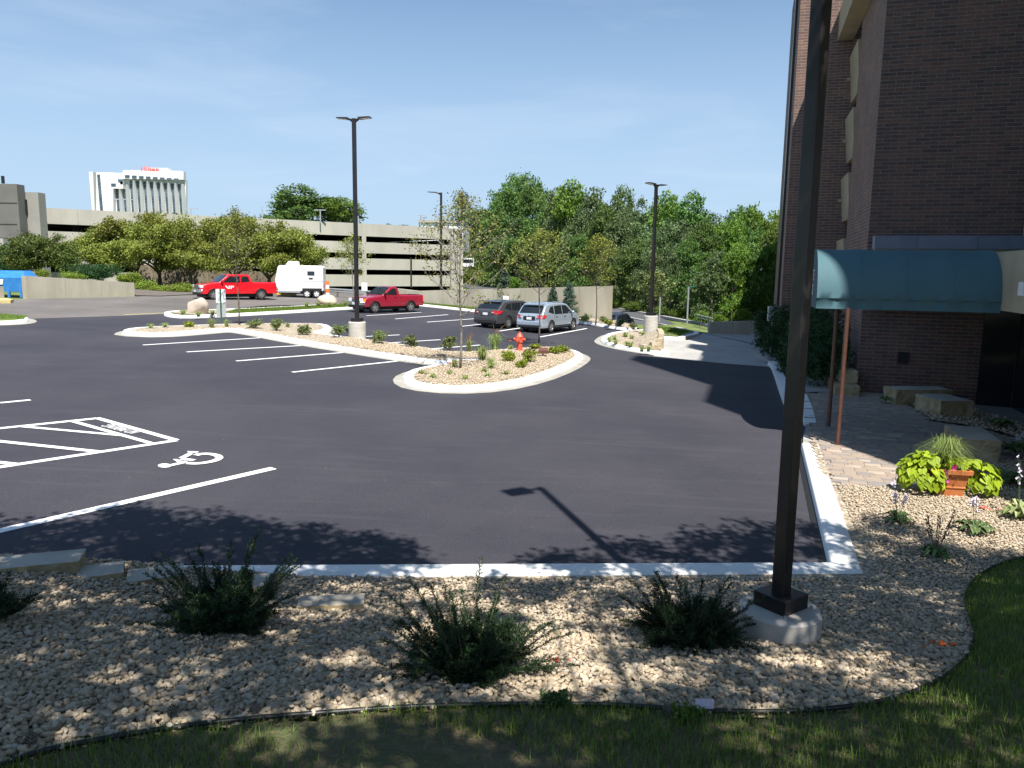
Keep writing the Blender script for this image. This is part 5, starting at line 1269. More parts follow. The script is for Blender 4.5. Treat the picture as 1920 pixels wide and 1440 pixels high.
# thin far poles
def thinpole(px, yb, yt, Y, head, label, name='street_lamp', w_=.07, mat='bronze', grp='thin far poles'):
    b = at(px, yb, Y); t_ = at(px, yt, Y); t = thing(name, b, label, 'pole', grp)
    m_ = MB(); m_.tube([(0, 0, 0), (0, 0, t_.z-b.z)], w_, 6); m_.build('pole', M[mat], t)
    if head:
        m_ = MB(); z = t_.z-b.z; m_.box((-head, -.12, z-.05), (head, .12, z+.08)); m_.build('lamp_head', M[mat], t)
    return t
thinpole(771, 540, 483, 66, 0, 'thin dark post rising beside the garage wall right of the maroon pickup')
thinpole(232, 401, 374, 118, 1.5, 'twin-head lamp on the garage roof in front of the white hotel', mat='galv', w_=.12)
thinpole(358, 405, 391, 128, 1.2, 'twin-head lamp on the garage roof right of the white hotel', mat='galv', w_=.1)
thinpole(601, 418, 394, 124, .9, 'twin-head lamp on the garage roof in front of the round dark tree', mat='galv', w_=.1)
thinpole(492, 416, 388, 150, .0, 'single thin lamp pole left of the round dark tree', mat='galv', w_=.1)
thinpole(672, 424, 405, 150, .0, 'single thin pole just right of the twin-head lamp post on the garage roof', mat='galv', w_=.1)
thinpole(789, 432, 404, 140, .7, 'lamp on the garage roof in front of the white billboard block', mat='galv', w_=.12)
thinpole(6, 344, 330, 92, .0, 'hooked lamp on top of the grey stair tower', mat='bronze', w_=.2)
_q = tl(1288, 607); 
t_ = thing('road_sign_post', _q, 'pale slim post with an arm on the verge of the lower road', 'pole', 'thin far poles')
m_ = MB(); m_.tube([(0, 0, 0), (0, 0, 2.4)], .06, 6); m_.build('pole', M['galv'], t_)
m_ = MB(); m_.tube([(0, 0, 2.35), (.45, 0, 2.45)], .05, 6); m_.build('arm', M['signgreen'], t_)
_q = tl(1236, 603); m_ = MB(); m_.tube([_q, _q+Vector((0, 0, 1.7))], .05, 6); setp(m_.build('road_marker', M['signgrey']), 'short grey marker post on the grass right of the twin-head lamp post', 'pole', 'thin far poles')
# signs
g = gp(948, 590); sg = thing('parking_sign', (g.x, g.y, lot(g.x, g.y)), 'small white parking sign above the roof of the dark grey hatchback', 'sign', 'signs of the lot')
zt = at(948, 555, g.y).z-g.z; m_ = MB(); m_.tube([(0, 0, 0), (0, 0, zt)], .03, 6); m_.build('post', M['galv'], sg)
pbox(sg, 'sign_plate', (-.19, -.05, zt-.42), (.19, -.03, zt), M['sign'], .003); 
for k in range(2): pbox(sg, 'print_line', (-.13, -.054, zt-.16-.12*k), (.13, -.05, zt-.13-.12*k), M['signgrey'], 0)
g = gp(684, 572); sg = thing('parking_sign', (g.x, g.y, lot(g.x, g.y)), 'white sign on a post behind the cab of the maroon pickup', 'sign', 'signs of the lot')
zt = at(684, 530, g.y).z-g.z; m_ = MB(); m_.tube([(0, 0, 0), (0, 0, zt)], .04, 6); m_.build('post', M['signgrey'], sg); pbox(sg, 'sign_plate', (-.2, -.05, zt-.55), (.2, -.03, zt), M['sign'], .003)
g = gp(416, 606, .14); sg = thing('parking_sign', (g.x, g.y, lot(g.x, g.y)+.14), 'two stacked panels, white over grey, on a green post in the long island', 'sign', 'signs of the lot')
z1_, z2_, z3_ = at(414, 594, g.y).z-g.z, at(414, 568, g.y).z-g.z, at(414, 542, g.y).z-g.z; hw_ = 9/F*g.y
m_ = MB(); m_.box((-.03, -.06, -.1), (.03, -.02, z3_+.0)); m_.build('post', M['signgreen'], sg)
pbox(sg, 'sign_plate', (-hw_, -.018, z2_+.01), (hw_, 0, z3_), M['sign'], .002); pbox(sg, 'lower_plate', (-hw_, -.018, z1_), (hw_, 0, z2_), M['signgrey'], .002)
# guardrails
def guard(pxs, label, f, z=.45, posts=4):
    P = [f(*p) for p in pxs]; rad = .07 if posts > 2 else .035; t = thing('guardrail', P[0], label, 'guardrail', 'steel guardrails'); o = P[0]
    for dz in (z, z+.16):
        m_ = MB(); m_.tube([p-o+Vector((0, 0, dz)) for p in P], rad, 6); m_.build('rail', M['galv'], t)
    for i in range(posts):
        k = (i+.5)/posts*(len(P)-1); a = int(k); p = P[a].lerp(P[min(a+1, len(P)-1)], k-a)-o; m_ = MB(); m_.tube([p, p+Vector((0, 0, z+.2))], rad, 6); m_.build('post', M['bark'], t)
guard([(617, 556), (660, 559), (700, 562), (735, 565)], 'low steel guardrail between the trailer and the maroon pickup', gp)
guard([(1306, 611), (1335, 619)], 'short steel guardrail by the right end of the lower road', tl, .55, 2)

# ================================================================ HYDRANT, SPOTLIGHT, BOULDERS
g = gp(974, 657, .18); hy = thing('fire_hydrant', (g.x, g.y, lot(g.x, g.y)+.16), 'red fire hydrant at the back of the teardrop bed', 'hydrant', None, R(-20), .93)
m_ = MB(); m_.lathe([(.16, 0), (.16, .04), (.115, .05), (.115, .36), (.15, .37), (.15, .41), (.12, .42), (.12, .56), (.15, .57), (.15, .6), (.125, .62), (.1, .7), (.05, .75)], n=20); m_.build('barrel', M['hydrant'], hy, smooth=True, angle=35)
m_ = MB(); m_.lathe([(.035, .75), (.035, .81)], n=5); m_.build('operating_nut', M['hydrant'], hy)
for d_, r_, l_ in (((0, -1), .085, .2), ((1, 0), .06, .2), ((-1, 0), .06, .2)):
    m_ = MB(); a = Vector((d_[0], d_[1], 0)); m_.tube([a*.08+Vector((0, 0, .49)), a*l_+Vector((0, 0, .49))], r_*.8, 14); m_.tube([a*l_+Vector((0, 0, .49)), a*(l_+.05)+Vector((0, 0, .49))], r_, 14); m_.build('outlet_cap', M['hydrant'], hy, smooth=True, angle=40)
g = gp(1018, 668, .18); sp_ = thing('landscape_spotlight', (g.x, g.y, lot(g.x, g.y)+.16), 'small brown box spotlight in the teardrop bed behind the lime shrubs', 'spotlight')
m_ = MB(); m_.tube([(0, 0, 0), (0, 0, .14)], .03, 6); m_.build('stem', M['bronze'], sp_)
m_ = MB(); m_.hexa([(-.17, -.08, .12), (.17, -.08, .12), (.17, .1, .14), (-.17, .1, .14), (-.17, -.08, .26), (.17, -.08, .26), (.17, .1, .34), (-.17, .1, .34)]); m_.build('housing', M['postred'], sp_, bevel=.01)
def boulder(px, py, rx, rz_, label, seed):
    g = gp(px, py, .14); rr = np.random.default_rng(seed); V, Fc = subdiv(*subdiv(*I0)); V = V.copy()
    for _ in range(10):
        d = unit(rr.normal(size=(1, 3)))[0]; h_ = rr.uniform(.62, .9); V -= np.outer(np.maximum(0, V@d-h_), d)
    V = V*np.array([rx, rx*.75, rz_]); m_ = MB(); m_.v = [(g.x+x, g.y+y, lot(g.x, g.y)+.1+rz_*.55+z) for x, y, z in V]; m_.f = [tuple(f_) for f_ in Fc]; m_.mi = [0]*len(m_.f)
    setp(m_.build('boulder', M['boulder'], smooth=True, angle=50), label, 'boulder', 'pinkish boulders of the far island')
boulder(369, 587, .62, .6, 'pinkish boulder at the left tip of the far island beside the stacked sign panels', 4)
boulder(613, 571, .66, .46, 'low pinkish boulder in front of the trailer wheels', 9)
# electrical box on the building side
pp = at(1449, 604, BW(2.4, 36).y-2); m_ = MB(); m_.box((pp.x-.22, pp.y-.1, pp.z+.05), (pp.x+.22, pp.y+.1, pp.z+.65)); eb = m_.build('electrical_box', M['signgrey'], bevel=.01); setp(eb, 'pale grey electrical cabinet by the hedge at the far building corner', 'cabinet')
m_ = MB(); m_.tube([(pp.x, pp.y, pp.z-2.5), (pp.x, pp.y, pp.z)], .06, 6); m_.build('stand_pipe', M['signgrey'], eb)
pbox(eb, 'cabinet_label', (pp.x-.08, pp.y-.112, pp.z+.3), (pp.x+.14, pp.y-.102, pp.z+.52), M['sign'], 0)
# stainless hand rail by the steps
a = BW(2.2, 29.5, 1.55); b = BW(3.1, 29.0, 2.1); m_ = MB(); m_.tube([a, b], .025, 8); m_.tube([a, Vector((a.x, a.y, 0))], .02, 6); setp(m_.build('hand_rail', M['galv']), 'thin metal hand rail rising beside the brick corner', 'rail')

# ================================================================ CONCRETE WALLS, GARAGE, HOTEL
def wallseg(pa, pb, ta, tb, th, label, mat='wall', cuts=6, name='retaining_wall', f=gp, grp='retaining walls'):
    A = f(*pa); B = f(*pb); za = at(*ta, A.y).z; zb_ = at(*tb, B.y).z; t = thing(name, A, label, 'wall', grp); d = (B-A); d.z = 0; L_ = d.length; d.normalize(); n_ = Vector((-d.y, d.x, 0))*th
    for i in range(cuts):
        u0, u1 = i/cuts, (i+1)/cuts; g = .012/L_
        p = A.lerp(B, u0+g); q = A.lerp(B, u1-g); z0 = za+(zb_-za)*(u0+g); z1 = za+(zb_-za)*(u1-g)
        m_ = MB(); m_.hexa([(p.x, p.y, min(p.z, 0)-1.5), (q.x, q.y, min(q.z, 0)-1.5), (q.x+n_.x, q.y+n_.y, min(q.z, 0)-1.5), (p.x+n_.x, p.y+n_.y, min(p.z, 0)-1.5), (p.x, p.y, z0), (q.x, q.y, z1), (q.x+n_.x, q.y+n_.y, z1), (p.x+n_.x, p.y+n_.y, z0)])
        m_.build('wall_panel', M[mat], t, origin=A)
    return t
wallseg((785, 571), (1143, 604), (785, 545), (1143, 536), .35, 'long board-marked concrete wall behind the two parked crossovers', cuts=7)
wallseg((742, 566), (786, 571), (742, 541), (786, 546), .3, 'shorter concrete wall joining the long wall behind the maroon pickup', cuts=1)
wallseg((50, 560), (253, 554), (48, 517), (253, 530), .35, 'sloping concrete retaining wall right of the blue container', cuts=3)
wallseg((-60, 565), (9, 562), (-60, 535), (9, 537), .3, 'short concrete wall in front of the blue container at the left edge', cuts=1)
# wall at the foot of the far drive
wallseg((1330, 625), (1414, 628), (1329, 604), (1414, 602), .3, 'low concrete wall at the far end of the pale concrete drive', cuts=2)
ye = gp(10, 566); m_ = MB(); m_.prism([(p.x, p.y) for p in [gp(-60, 569), gp(20, 569), gp(26, 566), gp(14, 562), gp(-60, 562)]], lot(ye.x, ye.y)-.1, lot(ye.x, ye.y)+.14); setp(m_.build('kerb', M['yellowpaint'], kind='structure'))
# right island low block wall, curved, five courses
wallpts = [gp(1190, 655), gp(1210, 660.5), gp(1226, 663), gp(1237, 662), gp(1240, 655), gp(1234, 645)]
wp = smooth_poly(wallpts, 2, False); bwl = thing('block_wall', Vector((wp[0].x, wp[0].y, lot(*wp[0]))), 'low curved tan block wall round the base of the right twin-head lamp', 'wall'); OR = Vector((wp[0].x, wp[0].y, lot(*wp[0])))
Ls = [0]
for i in range(1, len(wp)): Ls.append(Ls[-1]+(wp[i]-wp[i-1]).length)
def along(s_):
    i = max(j for j in range(len(Ls)) if Ls[j] <= s_+1e-9); i = min(i, len(wp)-2); return wp[i].lerp(wp[i+1], (s_-Ls[i])/(Ls[i+1]-Ls[i]))
for r_ in range(5):
    s_ = (r_ % 2)*.2; st = r_*.55
    while s_+.42 < Ls[-1]:
        if s_ >= st:
            a = along(s_+.008); b = along(s_+.412); m_ = MB(); z = lot(a.x, a.y)+.02+r_*.15; m_.seg((a.x, a.y, z), (b.x, b.y, z), .24, .14, None); m_.build('brick', M['blockA'], bwl, origin=OR)
        s_ += .42
# fill behind the block wall
fp = [along(s_) for s_ in [Ls[-1]*k/10 for k in range(11)]]+[Vector(gp(1200, 640).xy), Vector(gp(1185, 648).xy)]
m_ = MB(); c_ = sum((Vector((p.x, p.y)) for p in fp), Vector((0, 0)))/len(fp)
m_.v = [(p.x, p.y, lot(p.x, p.y)+.13+.6*min(1, k/6 if k < 11 else .2)) for k, p in enumerate(fp)]+[(c_.x, c_.y, lot(c_.x, c_.y)+.6)]; m_.f = [(i, (i+1) % len(fp), len(fp)) for i in range(len(fp))]; m_.mi = [0]*len(fp)
m_.build('gravel', M['gravel'], kind='stuff', smooth=True)

# garage, five open decks
ga = thing('parking_garage', Vector((-26, 130, 0)), 'long pale concrete parking garage with five open decks behind the trees', 'garage'); GO = Vector((-26, 130, 0))
G0 = Vector((-23.4, 130)); gd = Vector((math.cos(R(35)), math.sin(R(35)))); gn = Vector((-gd.y, gd.x))   # gn points away from us
def GP(s_, n_, z): p = G0+gd*s_+gn*n_; return Vector((p.x, p.y, z))
def gbox(s0, s1, n0, n1, z0, z1, name, mat, par=None, z0b=None, z1b=None):
    z0b = z0 if z0b is None else z0b; z1b = z1 if z1b is None else z1b
    m_ = MB(); m_.hexa([GP(s0, n0, z0), GP(s1, n0, z0b), GP(s1, n1, z0b), GP(s0, n1, z0), GP(s0, n0, z1), GP(s1, n0, z1b), GP(s1, n1, z1b), GP(s0, n1, z1)]); return m_.build(name, M[mat], par or ga, origin=GO)
S0, S1 = -58, 15.2
zt0 = 11.0
def slope(s_): return 0
lev_z = [(11.0, 8.95), (8.0, 6.2), (5.35, 3.5), (2.65, .75), (-.1, -1.9)]
bays = [-58, -50.5, -43, -35.5, -28, -20.5, -13, -1.7, 14.8]
for li, (zh, zl) in enumerate(lev_z):
    for i in range(len(bays)-1):
        gbox(bays[i]+.02, bays[i+1]-.02, 0, .25, zl, zh, 'spandrel', 'garage')
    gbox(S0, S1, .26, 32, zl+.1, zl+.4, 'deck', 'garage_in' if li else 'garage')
    if li: m_ = None
for i, b_ in enumerate(bays):
    gbox(b_-.38, b_+.38, -.06, -.01, -2.5, 10.95, 'column', 'garage') if i in (6, 7) else None
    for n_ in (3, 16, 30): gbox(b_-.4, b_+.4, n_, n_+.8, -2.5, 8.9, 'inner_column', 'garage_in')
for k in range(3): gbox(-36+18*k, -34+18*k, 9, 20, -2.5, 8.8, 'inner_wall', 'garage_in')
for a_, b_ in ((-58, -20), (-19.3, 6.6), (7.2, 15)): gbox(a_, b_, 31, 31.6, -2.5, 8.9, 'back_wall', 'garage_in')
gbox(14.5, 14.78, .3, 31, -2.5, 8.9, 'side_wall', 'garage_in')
gbox(14.8, 17.2, -.4, 4, -2.5, 9.9, 'stair_tower_or_added_fin', 'garage'); gbox(14.9, 17.1, -.3, 3.9, 9.9, 10.9, 'stair_tower_cap', 'garage')
gbox(S0, 15.0, -4, -3.6, -2.5, -1.0, 'front_wall', 'garage')
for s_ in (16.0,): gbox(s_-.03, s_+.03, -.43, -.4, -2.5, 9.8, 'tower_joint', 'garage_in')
M['towershade'] = pm('shaded_tower_concrete', (.15, .145, .135), (.19, .18, .17), .4, .9)  # shadow lying on the first facade is put into this darker tone
M['screen'] = pm('stained_screen', (.13, .1, .07), (.3, .25, .18), 1.3, .9, stretch=(1, 1, .2), lo=.3, hi=.7)
M['tower'] = pm('tower_concrete', (.3, .285, .26), (.36, .34, .31), .4, .9)
# grey stair tower at the far left
st = thing('stair_tower_or_added_fin', at(30, 500, 100), 'grey concrete stair tower at the left edge with dark openings', 'tower'); SO = at(30, 500, 100)
def facade(px0, px1, yt, Y, d_, zl, name, mat): 
    a = at(px0, yt, Y); b = at(px1, yt, Y); m_ = MB(); m_.box((a.x, Y, zl), (b.x, Y+d_, a.z)); return m_.build(name, M[mat], st, origin=SO)
facade(-110, 31, 343, 96, 1.5, -1, 'wall', 'towershade'); facade(29, 71, 360, 97.6, 1.5, -1, 'wall', 'tower')
for (x0, x1, y0, y1) in ((34, 52, 374, 401), (37, 53, 420, 448)):
    a = at(x0, y0, 97.5); b = at(x1, y1, 97.5); m_ = MB(); m_.box((a.x, 97.3, b.z), (b.x, 97.58, a.z)); m_.build('window', M['dark'], st, origin=SO)
for y_ in (378, 418, 444):
    a = at(-100, y_, 95.9); b = at(31, y_, 95.9); m_ = MB(); m_.box((a.x, 95.95, a.z-.08), (b.x, 95.99, a.z)); m_.build('joint', M['garage_in'], st, origin=SO)
a = at(-5, 500, 90); m_ = MB(); m_.box((a.x-1.2, 90, -1), (a.x+.9, 90.8, at(0, 447, 90).z)); setp(m_.build('concrete_pier', M['concrete']), 'pale concrete pier at the very left edge of the picture', 'pier')

# hotel
HY = 360.0; hp = lambda px, py: at(px, py, HY)
ho = thing('hotel', hp(255, 500), 'distant white hotel slab with tall dark window strips and a rooftop sign', 'hotel'); HO = hp(255, 500)
def hbox(x0, x1, y0, y1, n0, n1, name, mat, par=None, dx0=0, dx1=0):
    a = hp(x0, y0); b = hp(x1, y1); al = hp(x0+dx0, y1); br = hp(x1+dx1, y0); 
    m_ = MB(); m_.hexa([(al.x, HY+n0, b.z), (b.x, HY+n0, b.z), (b.x, HY+n1, b.z), (al.x, HY+n1, b.z), (a.x, HY+n0, a.z), (br.x, HY+n0, a.z), (br.x, HY+n1, a.z), (a.x, HY+n1, a.z)]); return m_.build(name, M[mat], par or ho, origin=HO)
def lean(y0, y1): return (y1-y0)*.085
# main slab at n>=3 behind the fins; front skin pieces at n 0..3
hbox(168, 343, 334, 430, 3.2, 5, 'wall', 'hotel', dx0=8)
hbox(166.5, 179, 322, 430, 0, 3.2, 'wall', 'hotel', dx0=9, dx1=-5)
hbox(179.2, 211, 322.5, 430, .6, 3.2, 'wall', 'hotel'); 
for k in range(11):
    y = 327+k*7.2; xx = 181.5+k*.62; hbox(xx, xx+5, y, y+6.2, .3, .6, 'window', 'hotelglass')
hbox(211.2, 229, 323.5, 353.5, .6, 3.2, 'wall', 'hotel'); hbox(229.2, 343, 320, 336.5, .6, 3.2, 'wall', 'hotel'); hbox(224, 229.1, 336, 345.5, .6, 3.1, 'wall', 'hotel')
hbox(226, 338, 318, 323.6, 2, 5, 'wall', 'hotel'); hbox(271, 313, 313.6, 328, 1.4, 5, 'roof_house', 'hotel')
for i, (x, y) in enumerate([(207.5, 343.8), (220.5, 335.8)]+[(233.5+13.1*k, 328+k*.9) for k in range(8)]): 
    hbox(x, x+8.5, y, y+4.4, .3, .6, 'window', 'hotelglass')
xs0 = [211+13.1*i for i in range(10)]
for i, x in enumerate(xs0):
    yt = 353.5 if i == 0 else (345.5 if i == 1 else 337+.95*(i-2))
    for k in range(int((404-yt)/5.9)):
        y = yt+k*5.9; xx = x+(y-yt)*.075; hbox(xx, xx+5.2, y+.2, y+5.3, 2.9, 3.2, 'window', 'hotelglass')
    m_ = MB(); a = hp(x+5.3, yt); b = hp(x+5.3+5.2, 430); c = hp(x+12.4, yt); d = hp(x+12.4+5.2, 430)
    m_.hexa([(b.x, HY+2.6, b.z), (d.x, HY+.2, b.z), (d.x, HY+3.2, b.z), (b.x, HY+3.2, b.z), (a.x, HY+2.6, a.z), (c.x, HY+.2, a.z), (c.x, HY+3.2, a.z), (a.x, HY+3.2, a.z)]); m_.build('fin', M['hotel'], ho, origin=HO)
for y in (332, 341): hbox(334, 339, y, y+5, 3.0, 3.2, 'window', 'hotelglass')
mt = Matrix(((1, 0, 0), (0, 0, 1), (0, -1, 0))).transposed().to_4x4(); 
mt = Matrix((Vector((1, 0, 0)), Vector((0, 0, 1)), Vector((0, -1, 0)))).transposed().to_4x4(); mt.translation = hp(279, 317)+Vector((0, 1.0, 0))-HO
M['signred'] = pm('sign_red', (.75, .12, .12), None)
text_mesh('rooftop_sign', 'Hilton', 3.3, M['signred'], ho, mt, .15)
for x in (241, 262, 286): 
    a = hp(x, 318); m_ = MB(); m_.tube([(a.x, HY+4, a.z-1), (a.x, HY+4, a.z+2)], .18, 5); m_.build('antenna', M['signgrey'], ho, origin=HO)
# far white building with a fascia
fb = thing('white_building', at(815, 430, 210), 'distant white flat-roofed building with grey fascia behind the garage tower', 'building'); FO = at(815, 430, 210)
def fbox(x0, x1, y0, y1, Y0, Y1, name, mat): a = at(x0, y0, Y0); b = at(x1, y1, Y0); m_ = MB(); m_.box((a.x, Y0, b.z), (b.x, Y1, a.z)); m_.build(name, M[mat], fb, origin=FO)
fbox(785, 868, 418, 470, 210, 240, 'wall', 'trailer'); fbox(784, 869, 412, 418, 209.5, 240, 'fascia', 'garage')
for (x0, x1, y0, y1) in ((805, 807.5, 423, 426.5), (816, 822, 421, 429), (822, 827, 419, 424), (827, 831, 424, 429)): fbox(x0, x1, y0, y1, 209.8, 210, 'window', 'hotelglass')
fbox(853, 872, 430, 452, 260, 280, 'annex', 'signgrey')
# bus on the far road
bu = thing('bus', at(872, 498, 190), 'red and white bus passing on the far road behind the garage tower', 'bus'); UO = at(872, 498, 190)
def ubox(x0, x1, y0, y1, Y0, Y1, name, mat): a = at(x0, y0, Y0); b = at(x1, y1, Y0); m_ = MB(); m_.box((a.x, Y0, b.z), (b.x, Y1, a.z)); m_.build(name, M[mat], bu, origin=UO)
ubox(853, 888, 483.5, 500, 190, 192.5, 'body', 'trailer'); ubox(853, 868, 494, 499.5, 189.9, 190, 'red_panel', 'signred'); ubox(854, 887, 486, 492.5, 189.9, 190, 'window', 'glass')
for x in (858, 882): ubox(x, x+4, 498, 502, 189.8, 190.3, 'wheel', 'rubber')
# ================================================================ VEGETATION
def limb(m_, p, d, L_, r0, rng, depth, tips, spread=.6, upb=.25, nseg=4, ratio=.62, kids=3, minr=.006):
    pts = [p]; q = Vector(p); dd = Vector(d).normalized()
    for i in range(nseg):
        dd = (dd+Vector((rng.uniform(-.16, .16), rng.uniform(-.16, .16), rng.uniform(-.05, .12)+.04*upb))).normalized(); q = q+dd*L_/nseg; pts.append(q.copy())
    rads = [r0*(1-.55*i/nseg) for i in range(nseg+1)]; m_.tube(pts, rads, 6 if r0 > .03 else 4, caps=False)
    if depth == 0: tips.append((pts[-1], dd)); tips.append((pts[-2], dd)); return
    for k in range(kids):
        i = rng.randint(max(1, nseg-3), nseg); a = rng.uniform(0, 6.28); side = Vector((math.cos(a), math.sin(a), 0)); nd = (dd*(1-spread*.5)+side*spread+Vector((0, 0, upb))).normalized()
        limb(m_, pts[i], nd, L_*ratio*rng.uniform(.8, 1.2), max(minr, rads[i]*.62), rng, depth-1, tips, spread, upb, nseg, ratio, kids, minr)
def tint_noise(n, rng): return rng.uniform(0, 1, n)

# ---- forest crowns (five shared meshes, metres at scale 1: about 8 m tall, 6 m wide)
def forest_mesh(seed, fol, kind):
    rng = np.random.default_rng(seed); rr = random.Random(seed)
    blobs = []
    if kind == 'broad':
        for i in range(16):
            a = rr.uniform(0, 6.28); h_ = rr.uniform(.8, 7.4); rmax = 2.9*math.sin(min(1, (h_+.6)/8.6)*math.pi)**.45; r_ = rr.uniform(.15, .95)*rmax; s_ = rr.uniform(.9, 1.5)
            blobs.append((r_*math.cos(a), r_*math.sin(a), h_, s_*1.05, s_*1.05, s_*.9))
    elif kind == 'tall':
        for i in range(18):
            a = rr.uniform(0, 6.28); h_ = rr.uniform(1.2, 8.4); rmax = 2.1*math.sin(min(1, h_/9.2)*math.pi)**.5; r_ = rr.uniform(.2, 1)*rmax; s_ = rr.uniform(.7, 1.15)
            blobs.append((r_*math.cos(a), r_*math.sin(a), h_, s_, s_, s_*1.1))
    else:
        for i in range(14):
            a = rr.uniform(0, 6.28); r_ = rr.uniform(0, 3.0); s_ = rr.uniform(.6, 1.1); blobs.append((r_*math.cos(a), r_*math.sin(a), rr.uniform(.3, 2.2), s_*1.2, s_*1.2, s_))
    P, t, on = clumps(blobs, 340, 38, .42, rng); V = leaves(P, .23, rng, .6, .35, outn=on*.5)
    return V, t, blobs
def crown_obj(name, V, t, mat, parent): return quads_obj(name, V, t, mat, parent)
protos = {}
def proto(key, seed, fol, kind, trunk=True):
    V, t, blobs = forest_mesh(seed, fol, kind)
    r_ = thing('forest_tree', (0, 0, -500), 'proto', 'tree', 'trees of the wood beyond the road')
    crown_obj('crown', V, t, FOL[fol], r_)
    m_ = MB(); rr = random.Random(seed)
    if trunk:
        pts = [(0, 0, -1), (0.1, 0, 1.6), (-.05, .1, 3.4), (.15, 0, 5.8)]; m_.tube(pts, [.22, .17, .12, .05], 6)
        for k in range(7):
            b_ = rr.choice(blobs); z0 = rr.uniform(1.2, 3.6); m_.tube([(0, 0, z0), (b_[0]*.5, b_[1]*.5, z0+(b_[2]-z0)*.4+.2), (b_[0], b_[1], max(z0+.5, b_[2]))], [.09, .06, .02], 5)
        m_.build('trunk', M['greybark'] if fol == 'forest2' else M['bark'], r_, smooth=True)
    return r_
PR = [proto('a', 11, 'forest', 'broad'), proto('b', 12, 'forest2', 'broad'), proto('c', 13, 'forest', 'tall'), proto('d', 14, 'forest2', 'tall'), proto('e', 15, 'bright', 'broad'), proto('f', 16, 'bright', 'bush', False)]
used = [False]*6; fr = random.Random(5)
def plant(k, px, yt, Y, wpx, label, ybase=None, mesh_h=8.2, mesh_w=6.4, rz=None, cat=None, group=None, name=None):
    top_ = at(px, yt, Y); zg = far_z(top_.x, Y) if ybase is None else at(px, ybase, Y).z
    H = top_.z-zg; w_ = wpx/F*Y
    s_ = (w_/mesh_w, w_/mesh_w, H/mesh_h); r_ = rz if rz is not None else fr.uniform(0, 6.28)
    if not used[k]:
        used[k] = True; o = PR[k]; o.location = (top_.x, Y, zg); o.scale = s_; o.rotation_euler = (0, 0, r_); o['label'] = label
    else: o = copy_tree(PR[k], (top_.x, Y, zg), r_, s_, label)
    if group: o['group'] = group
    if cat: o['category'] = cat
    return o
sil = [(872, 404), (905, 392), (945, 340), (975, 337), (1010, 345), (1045, 350), (1080, 352), (1110, 350), (1150, 362), (1190, 376), (1230, 384), (1262, 372), (1300, 377), (1340, 398), (1385, 384), (1425, 402), (1460, 406)]
names = ['tallest dark tree of the wood rising above its neighbours', 'grey-green tree of the wood', 'rounded green tree of the wood']
adj = ['dense dark green', 'grey-green willowy', 'narrow dark green', 'narrow grey-green', 'bright mid-green']
BINS = [(885, 'right beside the garage tower'), (903, 'just above the passing bus'), (930, 'left of the grey hatchback'), (955, 'above the grey hatchback'), (978, 'above the small parking sign'), (1000, 'above the gap between the crossovers'),
 (1020, 'above the crossover tail'), (1040, 'above the crossover roof'), (1060, 'above the crossover door'), (1078, 'above the crossover bonnet'), (1097, 'above the two spruces'), (1120, 'behind the wall sapling'), (1140, 'above the wall end'), (1160, 'above the navy car'), (1180, 'right of the navy car'), (1200, 'left of the right lamp'),
 (1218, 'just left of the right lamp'), (1240, 'straight behind the right lamp'), (1258, 'just right of the right lamp'), (1275, 'right of the right lamp'), (1296, 'above the pale sign post'), (1315, 'above the drive guardrail'), (1345, 'above the left of the drive wall'), (1375, 'above the middle of the drive wall'), (1395, 'above the right of the drive wall'), (1416, 'just left of the electrical box'), (1435, 'above the electrical box'), (1455, 'near the brick corner'), (1470, 'against the brick corner'), (9999, 'touching the brick corner')]
def where(px):
    for b_, w__ in BINS:
        if px < b_: return w__
def ymin(px):
    yf = interp([(868, 527), (940, 539), (1040, 556), (1145, 577), (1230, 592), (1330, 612), (1400, 622)], px); return max(66, min(260, 4.6*F/(yf-506-.014*(px-960))))
i_ = 0
for px, yt in sil:      # back row makes the skyline
    k = [0, 2, 0, 0, 2, 1, 4, 1, 0, 3, 1, 4, 0, 1, 2, 4, 4][i_]; plant(k, px, yt, ymin(px)*1.24+6+fr.uniform(-3, 6), fr.uniform(88, 118), '%s skyline tree %s' % (adj[k], where(px))); i_ += 1
# middle row
for i, (px, yt) in enumerate([(888, 440), (925, 425), (968, 405), (1008, 395), (1050, 385), (1090, 392), (1128, 398), (1170, 405), (1210, 418), (1252, 410), (1292, 415), (1330, 425), (1370, 418), (1412, 428), (1450, 420)]):
    k = [4, 0, 1, 0, 3, 1, 0, 1, 3, 1, 3, 0, 4, 2, 4][i]; plant(k, px, yt, ymin(px)*1.13+5+fr.uniform(-2, 3), fr.uniform(78, 105), '%s middle-row wood tree %s' % (adj[k], where(px)))
# front row down to the verge
fy = [(895, 470, 128), (935, 462, 120), (985, 450, 112), (1030, 455, 105), (1068, 440, 100), (1105, 448, 95), (1150, 460, 92), (1186, 455, 88), (1222, 470, 86), (1262, 462, 82), (1300, 458, 78), (1340, 470, 74), (1378, 462, 70), (1420, 465, 68), (1456, 455, 66), (1478, 470, 62)]
for i, (px, yt, Y) in enumerate(fy):
    Y = ymin(px)*1.05+3
    k = [5, 4, 0, 2, 1, 0, 3, 0, 1, 1, 0, 1, 4, 0, 4, 4][i]
    if k == 5: plant(5, px, yt, Y, 60, 'low bright shrub at the wood edge %s' % where(px), mesh_h=3.0, mesh_w=7.5)
    else: plant(k, px, yt, Y, fr.uniform(62, 88), '%s front-row wood tree %s' % (adj[k], where(px)))
